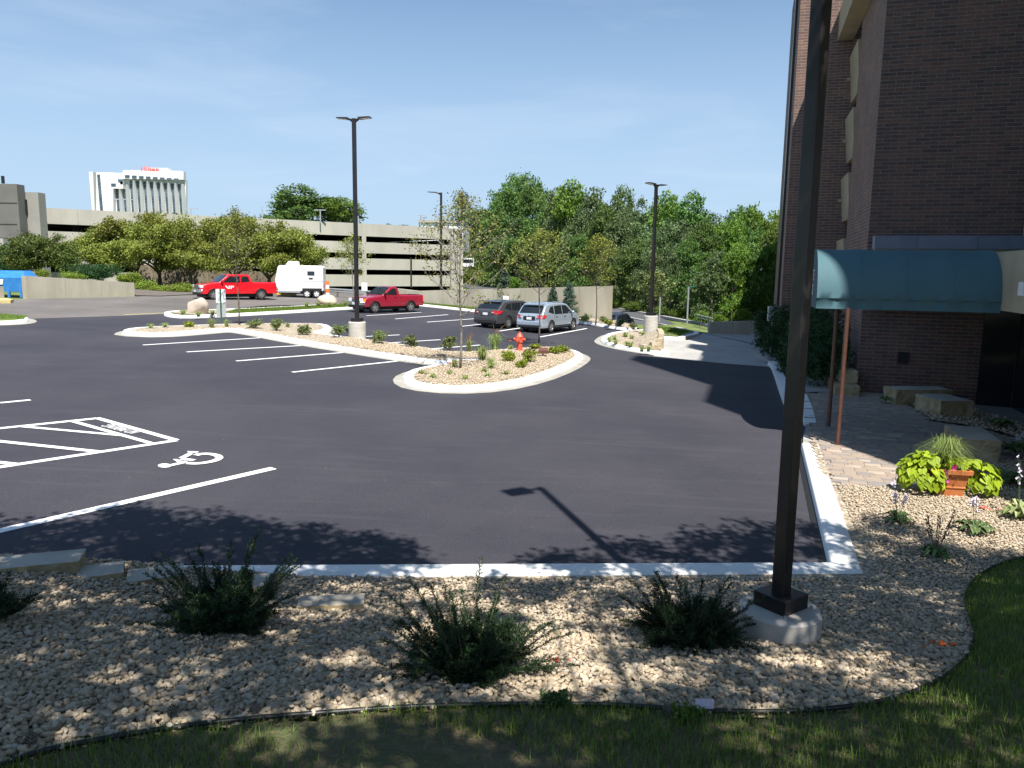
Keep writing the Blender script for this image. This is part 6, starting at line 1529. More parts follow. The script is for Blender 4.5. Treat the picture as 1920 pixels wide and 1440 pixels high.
# understory and verge weeds
for i, (px, yt, Y, wpx) in enumerate([(880, 505, 125, 60), (915, 510, 118, 70), (955, 520, 108, 60), (1155, 556, 84, 50), (1195, 566, 79, 60), (1240, 574, 74, 50), (1280, 578, 70, 55), (1318, 584, 66, 45), (1350, 590, 62, 45), (1395, 580, 58, 60)]):
    Y = ymin(px)*1.02+1.5
    plant(5, px, yt, Y, wpx, 'low green verge thicket %s' % where(px), mesh_h=3.0, mesh_w=7.5, cat='shrub', group='thickets along the lower road')
vp = [tl(*p) for p in [(1150, 573), (1200, 581), (1260, 594), (1320, 606), (1322, 600), (1260, 586), (1200, 573), (1150, 566), (1000, 545), (880, 520), (880, 526), (1000, 548)]]
rgw = np.random.default_rng(4); VPL = [(p.x, p.y) for p in vp]
X = rgw.uniform(-20, 60, 120000); Y_ = rgw.uniform(50, 260, 120000); ok = inside_np(VPL, X, Y_); X, Y_ = X[ok], Y_[ok]
Pw = np.stack([X, Y_, np.array([far_z(a, b) for a, b in zip(X, Y_)])+rgw.uniform(0, .5, len(X))], 1)
quads_obj('tall_grass', leaves(Pw, .35, rgw, .35, -.5), rgw.uniform(0, 1, len(Pw)), FOL['bright'], kind='stuff', label='tall weeds on the verge of the lower road')
# round dark tree behind the garage and far tops
plant(0, 585, 357, 165, 158, 'big round dark green tree standing behind the garage roof', ybase=470)['group'] = 'trees behind the garage'
copy_tree(PR[0], at(545, 470, 168), 2.0, (15/6.4, 15/6.4, 11.2/8.2), 'left shoulder of trees behind the garage roof, next to the big round one', 'trees behind the garage')
copy_tree(PR[4], at(628, 470, 167), 1.2, (14/6.4, 14/6.4, 10.6/8.2), 'right shoulder of trees behind the garage roof, beside the twin-head lamp', 'trees behind the garage')
copy_tree(PR[1], at(728, 470, 240), 2.0, (6/6.4, 6/6.4, 8.3/8.2), 'small treetop peeping over the garage roof right of the lamp post', 'trees behind the garage')
copy_tree(PR[1], at(755, 470, 240), 1.0, (9/6.4, 9/6.4, 7.9/8.2), 'low treetop peeping over the garage roof, further right', 'trees behind the garage')
for k, o in enumerate(PR):
    if not used[k]: pass

# ---- honey locusts by the red truck
def locust(px, Y, xl, xr, yt, yb, label, seed, forks):
    rng = np.random.default_rng(seed); rr = random.Random(seed); b = at(px, 548, Y); zg = lot(b.x, Y)-.1; t = thing('honey_locust', (b.x, Y, zg), label, 'tree', 'spreading yellow-green locusts before the garage')
    k = Y/F; blobs = []; x0 = (xl-px)*k; x1 = (xr-px)*k; zt = at(px, yt, Y).z-zg; zb = at(px, yb, Y).z-zg
    for i in range(40):
        u_ = rr.uniform(0, 1); x = x0+(x1-x0)*u_; env = math.sin(math.pi*min(.97, max(.03, u_)))**.4
        hh = zb+(zt-zb)*rr.uniform(.0, .95)*env; blobs.append((x, rr.uniform(-2.6, 2.6), hh, rr.uniform(.9, 1.5), 1.3, rr.uniform(.45, .7)))
    P, tt, on = clumps(blobs, 900, 40, .42, rng, .2); quads_obj('crown', leaves(P, .19, rng, .55, .8), tt, FOL['locust'], t)
    m_ = MB(); m_.tube([(0, 0, -.3), (.05, 0, .5), (0, .05, 1.1)], [.2, .16, .14], 8)
    for i in range(forks):
        tx = x0*.8+(x1-x0)*.8*(i+.5)/forks; m_.tube([(0, 0, .9), (tx*.25, rr.uniform(-.5, .5), 1.6), (tx*.6, rr.uniform(-1, 1), zb+.1), (tx, rr.uniform(-1.5, 1.5), zb+(zt-zb)*.5)], [.12, .09, .06, .02], 6)
        m_.tube([(tx*.3, 0, 1.65), (tx*.2+.3, rr.uniform(-1, 1), zb+.5), (tx*.5-.5, rr.uniform(-1, 1), zb+(zt-zb)*.6)], [.08, .05, .02], 5)
    m_.build('trunk', M['bark'], t, smooth=True); return t
locust(258, 70, 140, 330, 418, 492, 'leftmost spreading locust tree over the low green shrubs', 1, 5)
locust(300, 72, 195, 400, 398, 486, 'largest spreading locust tree just left of the red pickup', 2, 5)
locust(358, 69, 280, 465, 402, 498, 'spreading locust tree directly behind the red pickup bonnet', 3, 5)
locust(440, 70, 370, 560, 402, 496, 'spreading locust tree directly behind the red pickup bed', 4, 4)
locust(505, 71, 430, 592, 425, 496, 'rightmost spreading locust tree, its tips over the white trailer', 5, 4)
# round tree and shrubs at the left
def bushy(name, px, Y, w_px, yt, yb, fol, label, seed, cat='shrub', group='clipped shrubs above the left concrete wall', leaf=.13, ncl=260, per=30, cr=.2, squash=1, trunk=False, ground=None, n=10, shell=.6):
    rng = np.random.default_rng(seed); rr = random.Random(seed); b = at(px, yb, Y); t = thing(name, b, label, cat, group); k = Y/F; w_ = w_px*k/2; h_ = at(px, yt, Y).z-b.z
    blobs = [(rr.uniform(-.5, .5)*w_, rr.uniform(-.4, .4)*w_, h_*rr.uniform(.3, .68), w_*.5, w_*.45, h_*.32) for i in range(n)]
    P, tt, on = clumps(blobs, ncl, per, cr, rng, shell); quads_obj('foliage', leaves(P, leaf, rng, .6, .3, outn=on*.6), tt, FOL[fol], t)
    m_ = MB()
    for i in range(6): a = i+.3; m_.tube([(0, 0, -.2), (math.cos(a)*w_*.25, math.sin(a)*w_*.2, h_*.4), (math.cos(a)*w_*.4, math.sin(a)*w_*.3, h_*.7)], [.06*h_/3, .04*h_/3, .015], 5)
    m_.build('stem', M['bark'], t); return t
bushy('round_tree', 72, 66, 125, 436, 512, 'round', 'rounded green tree above the left end of the sloping wall', 21, 'tree', None, .16, 420, 36, .34)
bushy('round_tree', 118, 65, 60, 452, 514, 'round', 'smaller green tree joined to the right of the rounded one', 22, 'tree', None, .15, 220, 30, .3)
bushy('evergreen_shrub', 190, 62, 70, 493, 528, 'shrubdark', 'larger dark evergreen shrub under the leftmost locust', 23, leaf=.1)
bushy('evergreen_shrub', 155, 63, 60, 494, 524, 'shrubdark', 'smaller dark evergreen shrub left of the larger one', 24, leaf=.1)
bushy('clipped_shrub', 81, 61, 30, 507, 520, 'shrubbright', 'small rounded shrub peeping over the sloping wall', 25, leaf=.08, ncl=120)
bushy('clipped_shrub', 130, 61, 70, 511, 524, 'shrubbright', 'flat yellow-green shrub along the top of the sloping wall', 26, leaf=.08, ncl=160)
bushy('clipped_shrub', 245, 60, 50, 512, 538, 'shrubbright', 'yellow-green mound at the lower end of the sloping wall', 27, leaf=.09)
bushy('clipped_shrub', 275, 59, 36, 523, 551, 'shrubbright', 'yellow-green mound just right of the wall end', 28, leaf=.09)
bushy('clipped_shrub', 305, 58.5, 55, 534, 552, 'shrubbright', 'low yellow-green shrub nearest the red pickup, left of the pair', 29, leaf=.09)
bushy('clipped_shrub', 342, 58.5, 52, 533, 550, 'shrubbright', 'low yellow-green shrub right in front of the red pickup nose', 30, leaf=.09)
bushy('dark_hedge', 15, 70, 60, 450, 515, 'shrubdark', 'dark hedge in the shade behind the blue container', 31, leaf=.16, ncl=300, cr=.34)
mulch = sheet('mulch_bed', [gp(255, 555), gp(300, 556), gp(372, 552.5), gp(385, 546), gp(350, 535), gp(240, 540)], M['mulch'], dz=.05, kind='structure')
# brown wooden screen behind the locusts
wallseg((255, 545), (530, 547), (262, 496), (530, 512), .3, 'dark stained screen wall in the shade behind the locust trunks', mat='screen', cuts=8, name='screen_wall', f=lambda a, b: at(a, b, 77), grp='retaining walls')

# ---- saplings
def sapling(px, py, yt, label, seed, wid, first, dens, leaf=.1, fol='sapling', island_z=.17, lean=0, group='young staked-out saplings of the islands', up=.55, cone=False):
    g = gp(px, py, island_z); rr = random.Random(seed); rng = np.random.default_rng(seed); t = thing('sapling', (g.x, g.y, lot(g.x, g.y)+island_z-.02), label, 'tree', group)
    H = at(px, yt, g.y).z-g.z; W_ = wid/F*g.y/2; m_ = MB(); tr = [(lean*H*u_+.03*math.sin(u_*9), .02*math.cos(u_*7), H*u_) for u_ in [k/10 for k in range(11)]]
    m_.tube(tr, [.036*H/6*(1-.85*k/10)+.008 for k in range(11)], 8); tips = []
    nb = int(dens*24)
    for i in range(nb):
        u_ = first+(1-first)*(i+rr.random())/nb*.97; k = u_*10; a0 = Vector(tr[int(k)]).lerp(Vector(tr[min(10, int(k)+1)]), k-int(k)); a = i*2.4+rr.uniform(-.4, .4)
        env = (1-(u_-first)/(1-first))**.5 if cone else math.sin(math.pi*min(1, (u_-first)/(1-first)*.8+.28))
        L_ = W_*env*rr.uniform(.7, 1.15)+.1; d = Vector((math.cos(a), math.sin(a), up)); limb(m_, a0, d, L_, .0115*H/6+.003, rr, 1, tips, .55, .3, 4, .6, 4, .004)
    m_.build('trunk', M['bark'] if fol != 'sapling' else M['greybark'], t, smooth=True)
    tp_ = np.array([list(p) for p, d in tips]); per = 9
    P = np.repeat(tp_, per, 0)+rng.normal(size=(len(tp_)*per, 3))*[.13, .13, .09]; quads_obj('leaves', leaves(P, leaf, rng, .42, .4), rng.uniform(0, 1, len(P)), FOL[fol], t); return t
sapling(863, 692, 356, 'thin sparse sapling at the front of the teardrop bed, reaching above the garage', 41, 165, .30, 1.5, .095)
sapling(1010, 643, 430, 'olive-leaved sapling between the camera and the silver-blue crossover', 42, 100, .42, 1.5, .10, 'locust')
sapling(1117, 609, 440, 'sapling in front of the right end of the concrete wall', 43, 62, .4, 1.7, .13, 'locust')
sapling(448, 609, 392, 'slim sapling behind the stacked sign panels and before the red pickup', 44, 84, .38, 1.35, .10, 'locust')
sapling(662, 572, 440, 'pale sapling partly hidden behind the twin-head lamp post', 45, 60, .35, 1.0, .13)
_s = sapling(1226, 590, 512, 'broad pale-leaved young tree on the verge behind the right lamp post', 46, 56, .1, 1.3, .2, 'rose')
# spruces by the wall
def spruce(px, py, yt, wid, label, seed, fol='spruce'):
    g = gp(px, py); rr = random.Random(seed); rng = np.random.default_rng(seed); t = thing('young_spruce', (g.x, g.y, lot(g.x, g.y)), label, 'tree', 'young evergreens along the concrete wall'); H = at(px, yt, g.y).z-g.z; W_ = wid/F*g.y/2
    m_ = MB(); m_.tube([(0, 0, 0), (0, 0, H)], [.06, .008], 6); P = []; 
    for i in range(130):
        u_ = rr.uniform(.04, .97); a = rr.uniform(0, 6.28); L_ = W_*(1-u_)**.8*rr.uniform(.75, 1.15)+.05; e = Vector((math.cos(a)*L_, math.sin(a)*L_, H*u_+L_*.15)); s_ = Vector((0, 0, H*u_)); m_.tube([s_, e], [.012, .004], 3, caps=False)
        for k in range(26): q = s_.lerp(e, rr.uniform(.25, 1)); P.append((q.x+rr.gauss(0, .05), q.y+rr.gauss(0, .05), q.z+rr.gauss(0, .05)))
    m_.build('trunk', M['bark'], t); P = np.array(P); quads_obj('needles', leaves(P, .14, rng, .3, .2), rng.uniform(0, 1, len(P)), FOL[fol], t)
spruce(946, 585, 505, 44, 'young spruce behind the dark grey hatchback', 51); spruce(982, 588, 528, 52, 'bushy olive evergreen between the two crossovers', 52, 'rose')
spruce(1036, 596, 538, 34, 'small spruce behind the silver-blue crossover roof', 53); spruce(1066, 598, 530, 46, 'spruce just beyond the silver-blue crossover bonnet', 54)

# ---- small island plants
def shrub(px, py, wpx, hpx, fol, label, seed, name='island_shrub', zz_=.16, leaf=.055, ncl=80, per=18, cat='shrub', group='shrubs of the long island', stemmy=False, cr=.055, f=None):
    g = gp(px, py, zz_) if f is None else f(px, py); z0 = lot(g.x, g.y)+zz_-.03 if f is None else g.z; rr = random.Random(seed); rng = np.random.default_rng(seed); t = thing(name, (g.x, g.y, z0), label, cat, group)
    k = g.y/F; w_ = wpx*k/2; h_ = hpx*k*1.02; blobs = [(rr.uniform(-.55, .55)*w_, rr.uniform(-.45, .45)*w_, h_*rr.uniform(.35, .75), w_*.45, w_*.42, h_*.28) for i in range(9)]
    P, tt, on = clumps(blobs, ncl, per, cr*max(1, w_/.4), rng, .5); quads_obj('foliage', leaves(P, leaf*max(1, w_/.45), rng, .6, .5, outn=on*.4), tt, FOL[fol], t)
    m_ = MB()
    for i in range(7): b_ = rr.choice(blobs); m_.tube([(0, 0, 0), (b_[0]*.5, b_[1]*.5, b_[2]*.5), (b_[0], b_[1], b_[2]+h_*.2)], [.012, .009, .004], 4)
    m_.build('stem', M['bark'], t); return t
RG = 'rose bushes along the long island strip'
for i, (x, y, w__, h__, lab) in enumerate([(478, 616, 38, 22, 'dark leafy rose bush nearest the stacked sign panels'), (518, 620, 30, 24, 'rose bush second from the sign panels, in front of the end cap'), (570, 628, 28, 22, 'rose bush before the white kerb nub left of the lamp'), (636, 633, 34, 26, 'rose bush immediately left of the tall white lamp base'),
     (713, 645, 36, 28, 'rose bush immediately right of the tall white lamp base'), (772, 651, 38, 26, 'loose rose bush third right of the lamp base'), (841, 659, 36, 30, 'rose bush right beside the thin sparse sapling')]):
    shrub(x, y, w__, h__, 'rose', lab, 60+i, 'rose_bush', group=RG)
SG = 'lime green spirea mounds of the teardrop bed'
for i, (x, y, w__, h__, lab) in enumerate([(952, 678, 28, 22, 'small round lime shrub left of the pair below the hydrant'), (992, 680, 34, 30, 'largest lime shrub directly below the hydrant'), (978, 690, 22, 18, 'low lime shrub in front of the largest one'), (1004, 655, 20, 13, 'lime shrub at the foot of the olive-leaved sapling'), (1040, 664, 28, 18, 'left lime shrub of the pair at the right end of the teardrop'), (1052, 662, 28, 16, 'right lime shrub of the pair at the right end of the teardrop')]):
    shrub(x, y, w__, h__, 'spirea', lab, 80+i, 'spirea', group=SG, ncl=70, per=20)
for i, (x, y, w__, h__, fol, lab) in enumerate([(355, 613, 22, 12, 'spirea', 'small lime mound at the left of the long island'), (1141, 610, 20, 12, 'spirea', 'small lime shrub at the right end of the back bed'), (1187, 618, 20, 14, 'rose', 'red-green shrub at the tip where the back bed meets the right island'), (1163, 612, 20, 14, 'shrubdark', 'dark small shrub in front of the navy car'), (1130, 604, 14, 14, 'rose', 'small green shrub at the foot of the wall end'),
       (1096, 602, 30, 14, 'ornamental', 'leafy plants at the foot of the wall behind the crossover bonnet')]):
    if lab: shrub(x, y, w__, h__, fol, lab, 90+i, group='small shrubs of the outer beds')
def grasstuft(px, py, wpx, hpx, label, seed, fol='ornamental', n=120, plume=False, zz_=.16, group='grass tufts of the island beds', name='grass_tuft', thick=.012, cat='grass tuft', f=None, arch=.35):
    g = gp(px, py, zz_) if f is None else f(px, py); z0 = lot(g.x, g.y)+zz_-.03 if f is None else g.z; rng = np.random.default_rng(seed); k = g.length/F; W_ = wpx*k/2; H = hpx*k
    t = thing(name, (g.x, g.y, z0), label, cat, group); V = []; 
    for i in range(n):
        a = rng.uniform(0, 6.283); l_ = H*rng.uniform(.5, 1.05); r_ = W_*rng.uniform(.15, 1); b0 = np.array([rng.normal(0, W_*.12), rng.normal(0, W_*.12), 0]); di = np.array([math.cos(a), math.sin(a), 0]); pe = np.array([-math.sin(a), math.cos(a), 0])*thick*rng.uniform(.6, 1.3)
        pts = [b0, b0+di*r_*.25+[0, 0, l_*.5], b0+di*r_*.65+[0, 0, l_*.9], b0+di*r_*(1+arch*.6)+[0, 0, l_*(1-arch*.4)]]
        for j in range(3): w0, w1 = 1-.25*j, 1-.25*(j+1); V.append([pts[j]-pe*w0, pts[j]+pe*w0, pts[j+1]+pe*w1, pts[j+1]-pe*w1])
    V = np.array(V); quads_obj('blades', V, np.repeat(rng.uniform(0, 1, n), 3), FOL[fol], t)
    if plume:
        m_ = MB()
        for i in range(9):
            a = rng.uniform(0, 6.28); r_ = W_*.8*rng.uniform(.3, 1.2); h_ = H*rng.uniform(1.15, 1.5); m_.tube([(0, 0, H*.3), (math.cos(a)*r_*.5, math.sin(a)*r_*.5, h_*.8), (math.cos(a)*r_, math.sin(a)*r_, h_)], [.006, .008, .004], 4)
        m_.build('plume', M['straw'], t)
    return t
GT = 'tall feather grasses of the long island'
grasstuft(397, 614, 24, 19, 'tall feather grass just left of the stacked sign panels', 101, n=80, plume=False, group=GT, arch=.8); grasstuft(425, 613, 18, 17, 'tall feather grass just right of the stacked sign panels', 102, n=60, group=GT, arch=.8)
grasstuft(880, 659, 28, 26, 'plumed feather grass left of the pair behind the teardrop bed', 103, n=80, plume=True, group=GT, arch=.7); grasstuft(928, 655, 44, 34, 'plumed feather grass nearest the hydrant on its left', 104, n=130, plume=True, group=GT, arch=.7)
grasstuft(905, 676, 42, 32, 'drooping leafy grass right of the thin sparse sapling', 105, n=130, group=GT, arch=1.0); grasstuft(920, 692, 28, 26, 'upright grass clump in front of the drooping one', 106, n=100, group=GT, arch=.9); grasstuft(852, 690, 22, 20, 'dark grass clump at the foot of the thin sparse sapling', 107, n=70, group=GT, arch=.9)
DG = 'small daylily tufts of the teardrop bed'
for i, (x, y, lab, fl) in enumerate([(790, 702, 'daylily tuft with a red bloom at the left edge of the teardrop', 1), (811, 709, 'daylily tuft second from the left edge of the teardrop', 0), (843, 702, 'daylily tuft with a red bloom left of the thin sapling', 1), (873, 712, 'daylily tuft in front of the thin sapling', 0), (914, 707, 'daylily tuft below the upright grass clump', 0), (908, 698, 'tiny daylily tuft behind the upright clump', 0), (949, 703, 'daylily tuft nearest the lime shrubs', 0), (955, 656, 'daylily tuft with a red bloom left of the hydrant', 1), (1062, 660, 'daylily tuft at the right end of the teardrop', 0)]):
    t = grasstuft(x, y, 21, 12, lab, 110+i, n=40, thick=.019, arch=1.0, group=DG, name='daylily', cat='daylily')
    if fl:
        m_ = MB(); m_.tube([(0, 0, .05), (.03, 0, .38)], .006, 4); m_.build('flower_stalk', FOL['ornamental'], t)
        m_ = MB()
        for k in range(6): a = k*1.047; m_.add([(.03, 0, .36), (.03+.07*math.cos(a-.25), .07*math.sin(a-.25), .40), (.03+.1*math.cos(a), .1*math.sin(a), .41), (.03+.07*math.cos(a+.25), .07*math.sin(a+.25), .40)], [(0, 1, 2, 3)])
        m_.build('flower', M['redflower'], t)
for i, (x, y, lab) in enumerate([(283, 616, 'thin tuft near the left tip of the long island'), (310, 614, 'bright tuft a little right of the left tip'), (344, 590, 'green tuft left of the tall pinkish boulder'), (372, 593, 'lime tuft in front of the tall pinkish boulder'), (398, 590, 'yellow-green tuft right of the tall pinkish boulder'), (575, 575, 'tuft left of the low boulder'), (597, 574, 'tuft just left of the low boulder'), (619, 575, 'tuft in front of the low boulder'), (648, 573, 'tuft right of the low boulder'),
       (1143, 641, 'leftmost tuft of the right island'), (1152, 637, 'tuft second from the left in the right island'), (1155, 645, 'lowest tuft at the left of the right island'), (1172, 632, 'tuft at the back of the right island'), (1184, 636, 'taller tuft in the middle of the right island'), (1176, 648, 'tuft left of the block wall foot'), (1182, 650, 'tuft at the block wall foot'), (1204, 658, 'tuft before the block wall, left of two'), (1216, 658, 'tuft before the block wall, right of two'), (1206, 630, 'tall tuft left of the right island lamp base'), (540, 614, 'small tuft on the end cap behind the roses')]):
    grasstuft(x, y, 17, 11, lab, 130+i, n=46, thick=.02, arch=1.0)

# ---- hedge by the building
for i, (q, d, w_, h_, lab) in enumerate([(2.2, 26, 1.2, 2.4, 'dark shrub of the building hedge nearest the walkway'), (2.6, 29, 1.2, 3.0, 'tallest dark shrub of the building hedge behind the canopy post'), (2.2, 31.6, 1.0, 3.1, 'dark shrub of the building hedge beside the pale slab drive'), (1.5, 32.4, .8, 2.5, 'dark shrub of the building hedge under the brick corner'), (1.7, 29, .9, 1.7, 'low front shrub of the building hedge by the white kerb'), (.85, 38, .5, 1.9, 'farthest dark shrub of the building hedge')]):
    p = BW(q, d); rng = np.random.default_rng(200+i); rr = random.Random(i); t = thing('hedge_shrub', (p.x, p.y, lot(p.x, p.y)), lab, 'shrub', 'dark hedge along the building')
    blobs = [(rr.uniform(-.6, .6)*w_, rr.uniform(-.6, .6)*w_, h_*rr.uniform(.2, .75), w_*.5, w_*.5, h_*.25) for k in range(12)]; P, tt, on = clumps(blobs, 300, 36, .16, rng); quads_obj('foliage', leaves(P, .09, rng, .45, .2), tt, FOL['shrubdark'], t)
    m_ = MB(); m_.tube([(0, 0, 0), (0, 0, h_*.6)], [.05, .02], 5); m_.build('stem', M['bark'], t)

# ---- foreground yews
def yew(px, py, wpx, hpx, label, seed, n=60, spiky=1.0):
    g = bp(px, py); rr = random.Random(seed); rng = np.random.default_rng(seed); t = thing('yew_shrub', (g.x, g.y, g.z-.02), label, 'shrub', 'dark spiky yews in the foreground gravel'); k = (g-Vector((0, 0, CAMZ))).length/F; W_ = wpx*k/2; H = hpx*k*1.05
    m_ = MB(); P = []; D = []; S = []
    for i in range(n):
        a = rr.uniform(0, 6.283); el = rr.uniform(.1, 1.1) if i % 3 else rr.uniform(.06, .5); long_ = rr.random() < .26; L_ = (rr.uniform(.85, 1.15) if long_ else rr.uniform(.4, .72))
        e = Vector((math.cos(a)*math.cos(el)*W_*1.15, math.sin(a)*math.cos(el)*W_*.9, math.sin(el)**.8*H))*L_
        m0 = Vector((e.x*.45, e.y*.45, e.z*.36)); pts = [Vector((0, 0, .02)), m0, e*.8+Vector((0, 0, .02)), e]; m_.tube(pts, [.008, .006, .004, .002], 4, caps=False)
        # spray of side shoots
        shoots = [(pts[1], pts[2]), (pts[2], pts[3])]
        for s_ in range(26 if not long_ else 24):
            u_ = rr.uniform(.12, .98); b0 = (pts[1].lerp(pts[2], (u_-.1)/.6) if u_ < .7 else pts[2].lerp(pts[3], (u_-.7)/.3)) if u_ > .1 else pts[1]; d = (e.normalized()*1.2+Vector((rr.uniform(-.75, .75), rr.uniform(-.75, .75), rr.uniform(0, .5)))).normalized(); l_ = (.15 if not long_ else .1)*(1.15-u_)*rr.uniform(.6, 1.3)*spiky+.014; shoots.append((b0, b0+d*l_))
        for a0, b0 in shoots:
            L2 = (b0-a0).length; nn = max(5, int(L2/.0062)); dr = (b0-a0).normalized()
            for q in range(nn): P.append(a0.lerp(b0, (q+rr.random())/nn)); D.append(dr)
    m_.build('stem', M['bark'], t)
    P = np.array([list(p) for p in P]); D = np.array([list(p) for p in D]); nn = len(P); side = unit(np.cross(D, rng.normal(size=(nn, 3)))); nd = unit(side*.9+D*.55+np.array([0, 0, .15])); wv = unit(np.cross(nd, rng.normal(size=(nn, 3)))); l_ = rng.uniform(.014, .024, nn)[:, None]; w_ = .0031
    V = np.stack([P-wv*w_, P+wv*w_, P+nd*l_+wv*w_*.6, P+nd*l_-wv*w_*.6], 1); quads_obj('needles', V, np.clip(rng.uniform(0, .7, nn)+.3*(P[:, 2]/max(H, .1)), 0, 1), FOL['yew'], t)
    return t
yew(418, 1178, 240, 165, 'biggest dark yew at the left, in front of the kerb end', 301, 165)
yew(878, 1262, 300, 175, 'middle dark yew with long arching shoots', 302, 160, 1.0)
yew(1290, 1205, 235, 120, 'right dark yew beside the lamp base', 303, 140)
yew(-28, 1165, 130, 90, 'dark yew cut off by the left edge of the picture', 304, 50)

# ---- hostas and planter on the right bed
def hosta(px, py, wpx, hpx, label, seed, fol='hosta', flowers=0, fm='lilac', stalkpx=40, n=34, dry=False):
    g = bp(px, py); rr = random.Random(seed); rng = np.random.default_rng(seed); k = (g-Vector((0, 0, CAMZ))).length/F; W_ = wpx*k/2; H = hpx*k; t = thing('hosta', (g.x, g.y, g.z), label, 'hosta', 'hostas in the right hand gravel')
    V = []; T_ = []
    for i in range(n):
        a = rng.uniform(0, 6.283); r_ = W_*rng.uniform(.45, 1.05); h_ = H*rng.uniform(.4, 1.0)*(1.15-r_/W_*.6); di = np.array([math.cos(a), math.sin(a), 0]); pe = np.array([-math.sin(a), math.cos(a), 0]); w_ = r_*rng.uniform(.14, .2)
        st = [np.zeros(3), di*r_*.35+[0, 0, h_*.75], di*r_*.7+[0, 0, h_], di*r_+[0, 0, h_*.55]]; ws = [.15, .8, 1.0, .08]
        for j in range(3):
            for sg in (-1, 1): V.append([st[j], st[j+1], st[j+1]+pe*w_*ws[j+1]*sg+[0, 0, w_*.3*ws[j+1]], st[j]+pe*w_*ws[j]*sg+[0, 0, w_*.3*ws[j]]]); T_.append(rng.uniform(0, .6)+(.4 if (fol == 'hostavar' and j < 2) else 0))
    quads_obj('leaf_rosette', np.array(V), np.array(T_), FOL[fol], t)
    for s_ in range(flowers):
        a = rr.uniform(0, 6.28); h_ = stalkpx*k*rr.uniform(.8, 1.15); e = Vector((math.cos(a)*h_*.25, math.sin(a)*h_*.25, h_)); m_ = MB(); m_.tube([(0, 0, .02), e*.5, e], [.005, .004, .003], 5); m_.build('flower_stalk', FOL['hosta'] if not dry else M['straw'], t)
        m_ = MB()
        for q in range(9 if not dry else 26):
            u_ = rr.uniform(.62, 1.0) if not dry else rr.uniform(.35, 1.0); p = e*u_; b = rr.uniform(0, 6.28); l_ = (.05 if not dry else .032); dv = Vector((math.cos(b)*.7, math.sin(b)*.7, -.7)).normalized()
            if not dry: m_.tube([p, p+dv*l_*.6, p+dv*l_], [.004, .009, .016], 6, caps=False)
            else: m_.ell(tuple(p+dv*l_), (.007, .007, .014), 5, 4)
        m_.build('blossom' if not dry else 'seed_head', M[fm] if not dry else M['straw'], t, kind='stuff')
    return t
hosta(1683, 978, 58, 22, 'green hosta with pale lilac flowers, leftmost in the right bed', 311, flowers=3, stalkpx=62)
hosta(1754, 1048, 58, 30, 'dark green hosta with brown seed stalks in front of the others', 312, fol='hosta', flowers=6, stalkpx=78, dry=True)
hosta(1828, 998, 70, 26, 'grey-green hosta left of the cream-edged one', 313, flowers=2, stalkpx=62)
hosta(1910, 972, 66, 36, 'cream-edged hosta with tall white flower stalks at the right edge', 314, fol='hostavar', flowers=2, stalkpx=105, fm='lilac')
hosta(1880, 905, 70, 28, 'hosta in deep shade behind the cream-edged one', 315, fol='hosta', flowers=0)
hosta(1905, 850, 60, 26, 'hosta with purple flowers in deep shade at the right edge', 316, flowers=2, stalkpx=34)
hosta(1875, 800, 50, 20, 'strappy dark plant in the shade right of the turned limestone seat', 317)
hosta(1660, 752, 26, 12, 'small dark plant beside the left limestone seat', 318)
# planter
g = gp(1772, 932, .1); pl = thing('planter', (g.x, g.y, lot(g.x, g.y)+.13), 'square terracotta planter spilling lime sweet potato vine at the paver edge', 'planter', None, R(-12)); s = .33
k_ = g.length/F; w0, w1, hh = .19, .27, .5
m_ = MB()
def sq(w_, z): return [(-w_, -w_, z), (w_, -w_, z), (w_, w_, z), (-w_, w_, z)]
levels = [(w0, 0), (w0+.015, .03), (w0+.02, .18), (w0+.035, .185), (w0+.035, .205), (w0+.027, .21), (w1-.02, .42), (w1+.02, .425), (w1+.025, .5), (w1-.01, .5), (w1-.03, .44)]
for w_, z in levels: m_.v += sq(w_, z)
m_.f = [(4*i+j, 4*i+(j+1) % 4, 4*i+4+(j+1) % 4, 4*i+4+j) for i in range(len(levels)-1) for j in range(4)]+[(3, 2, 1, 0)]; m_.mi = [0]*len(m_.f); m_.build('pot', M['terra'], pl, bevel=.008)
m_ = MB(); m_.box((-w1+.03, -w1+.03, .4), (w1-.03, w1-.03, .455)); m_.build('soil', M['soil'], pl)
vn = thing('sweet_potato_vine', (g.x, g.y, lot(g.x, g.y)+.13), 'lime green sweet potato vine spilling over both sides of the terracotta planter', 'vine', None, 0)
rr = random.Random(77); rng = np.random.default_rng(77); K = 0
leafV = MB()
def heart(c, nrm, dirv, s_):
    n_ = Vector(nrm).normalized(); d = Vector(dirv); d = (d-n_*d.dot(n_)).normalized(); x = d.cross(n_); c = Vector(c)
    P = [(0, -.05), (.28, -.32), (.5, -.12), (.42, .22), (.2, .52), (0, .8)]; up = [0, .05, .02, 0, -.04, -.12]
    R_ = [c+d*(b*s_)+x*(a*s_)+n_*(u_*s_) for (a, b), u_ in zip(P, up)]; L_ = [c+d*(b*s_)-x*(a*s_)+n_*(u_*s_) for (a, b), u_ in zip(P, up)]
    return [R_[0], R_[1], R_[2], R_[3], R_[4], R_[5], L_[4], L_[3], L_[2], L_[1]]
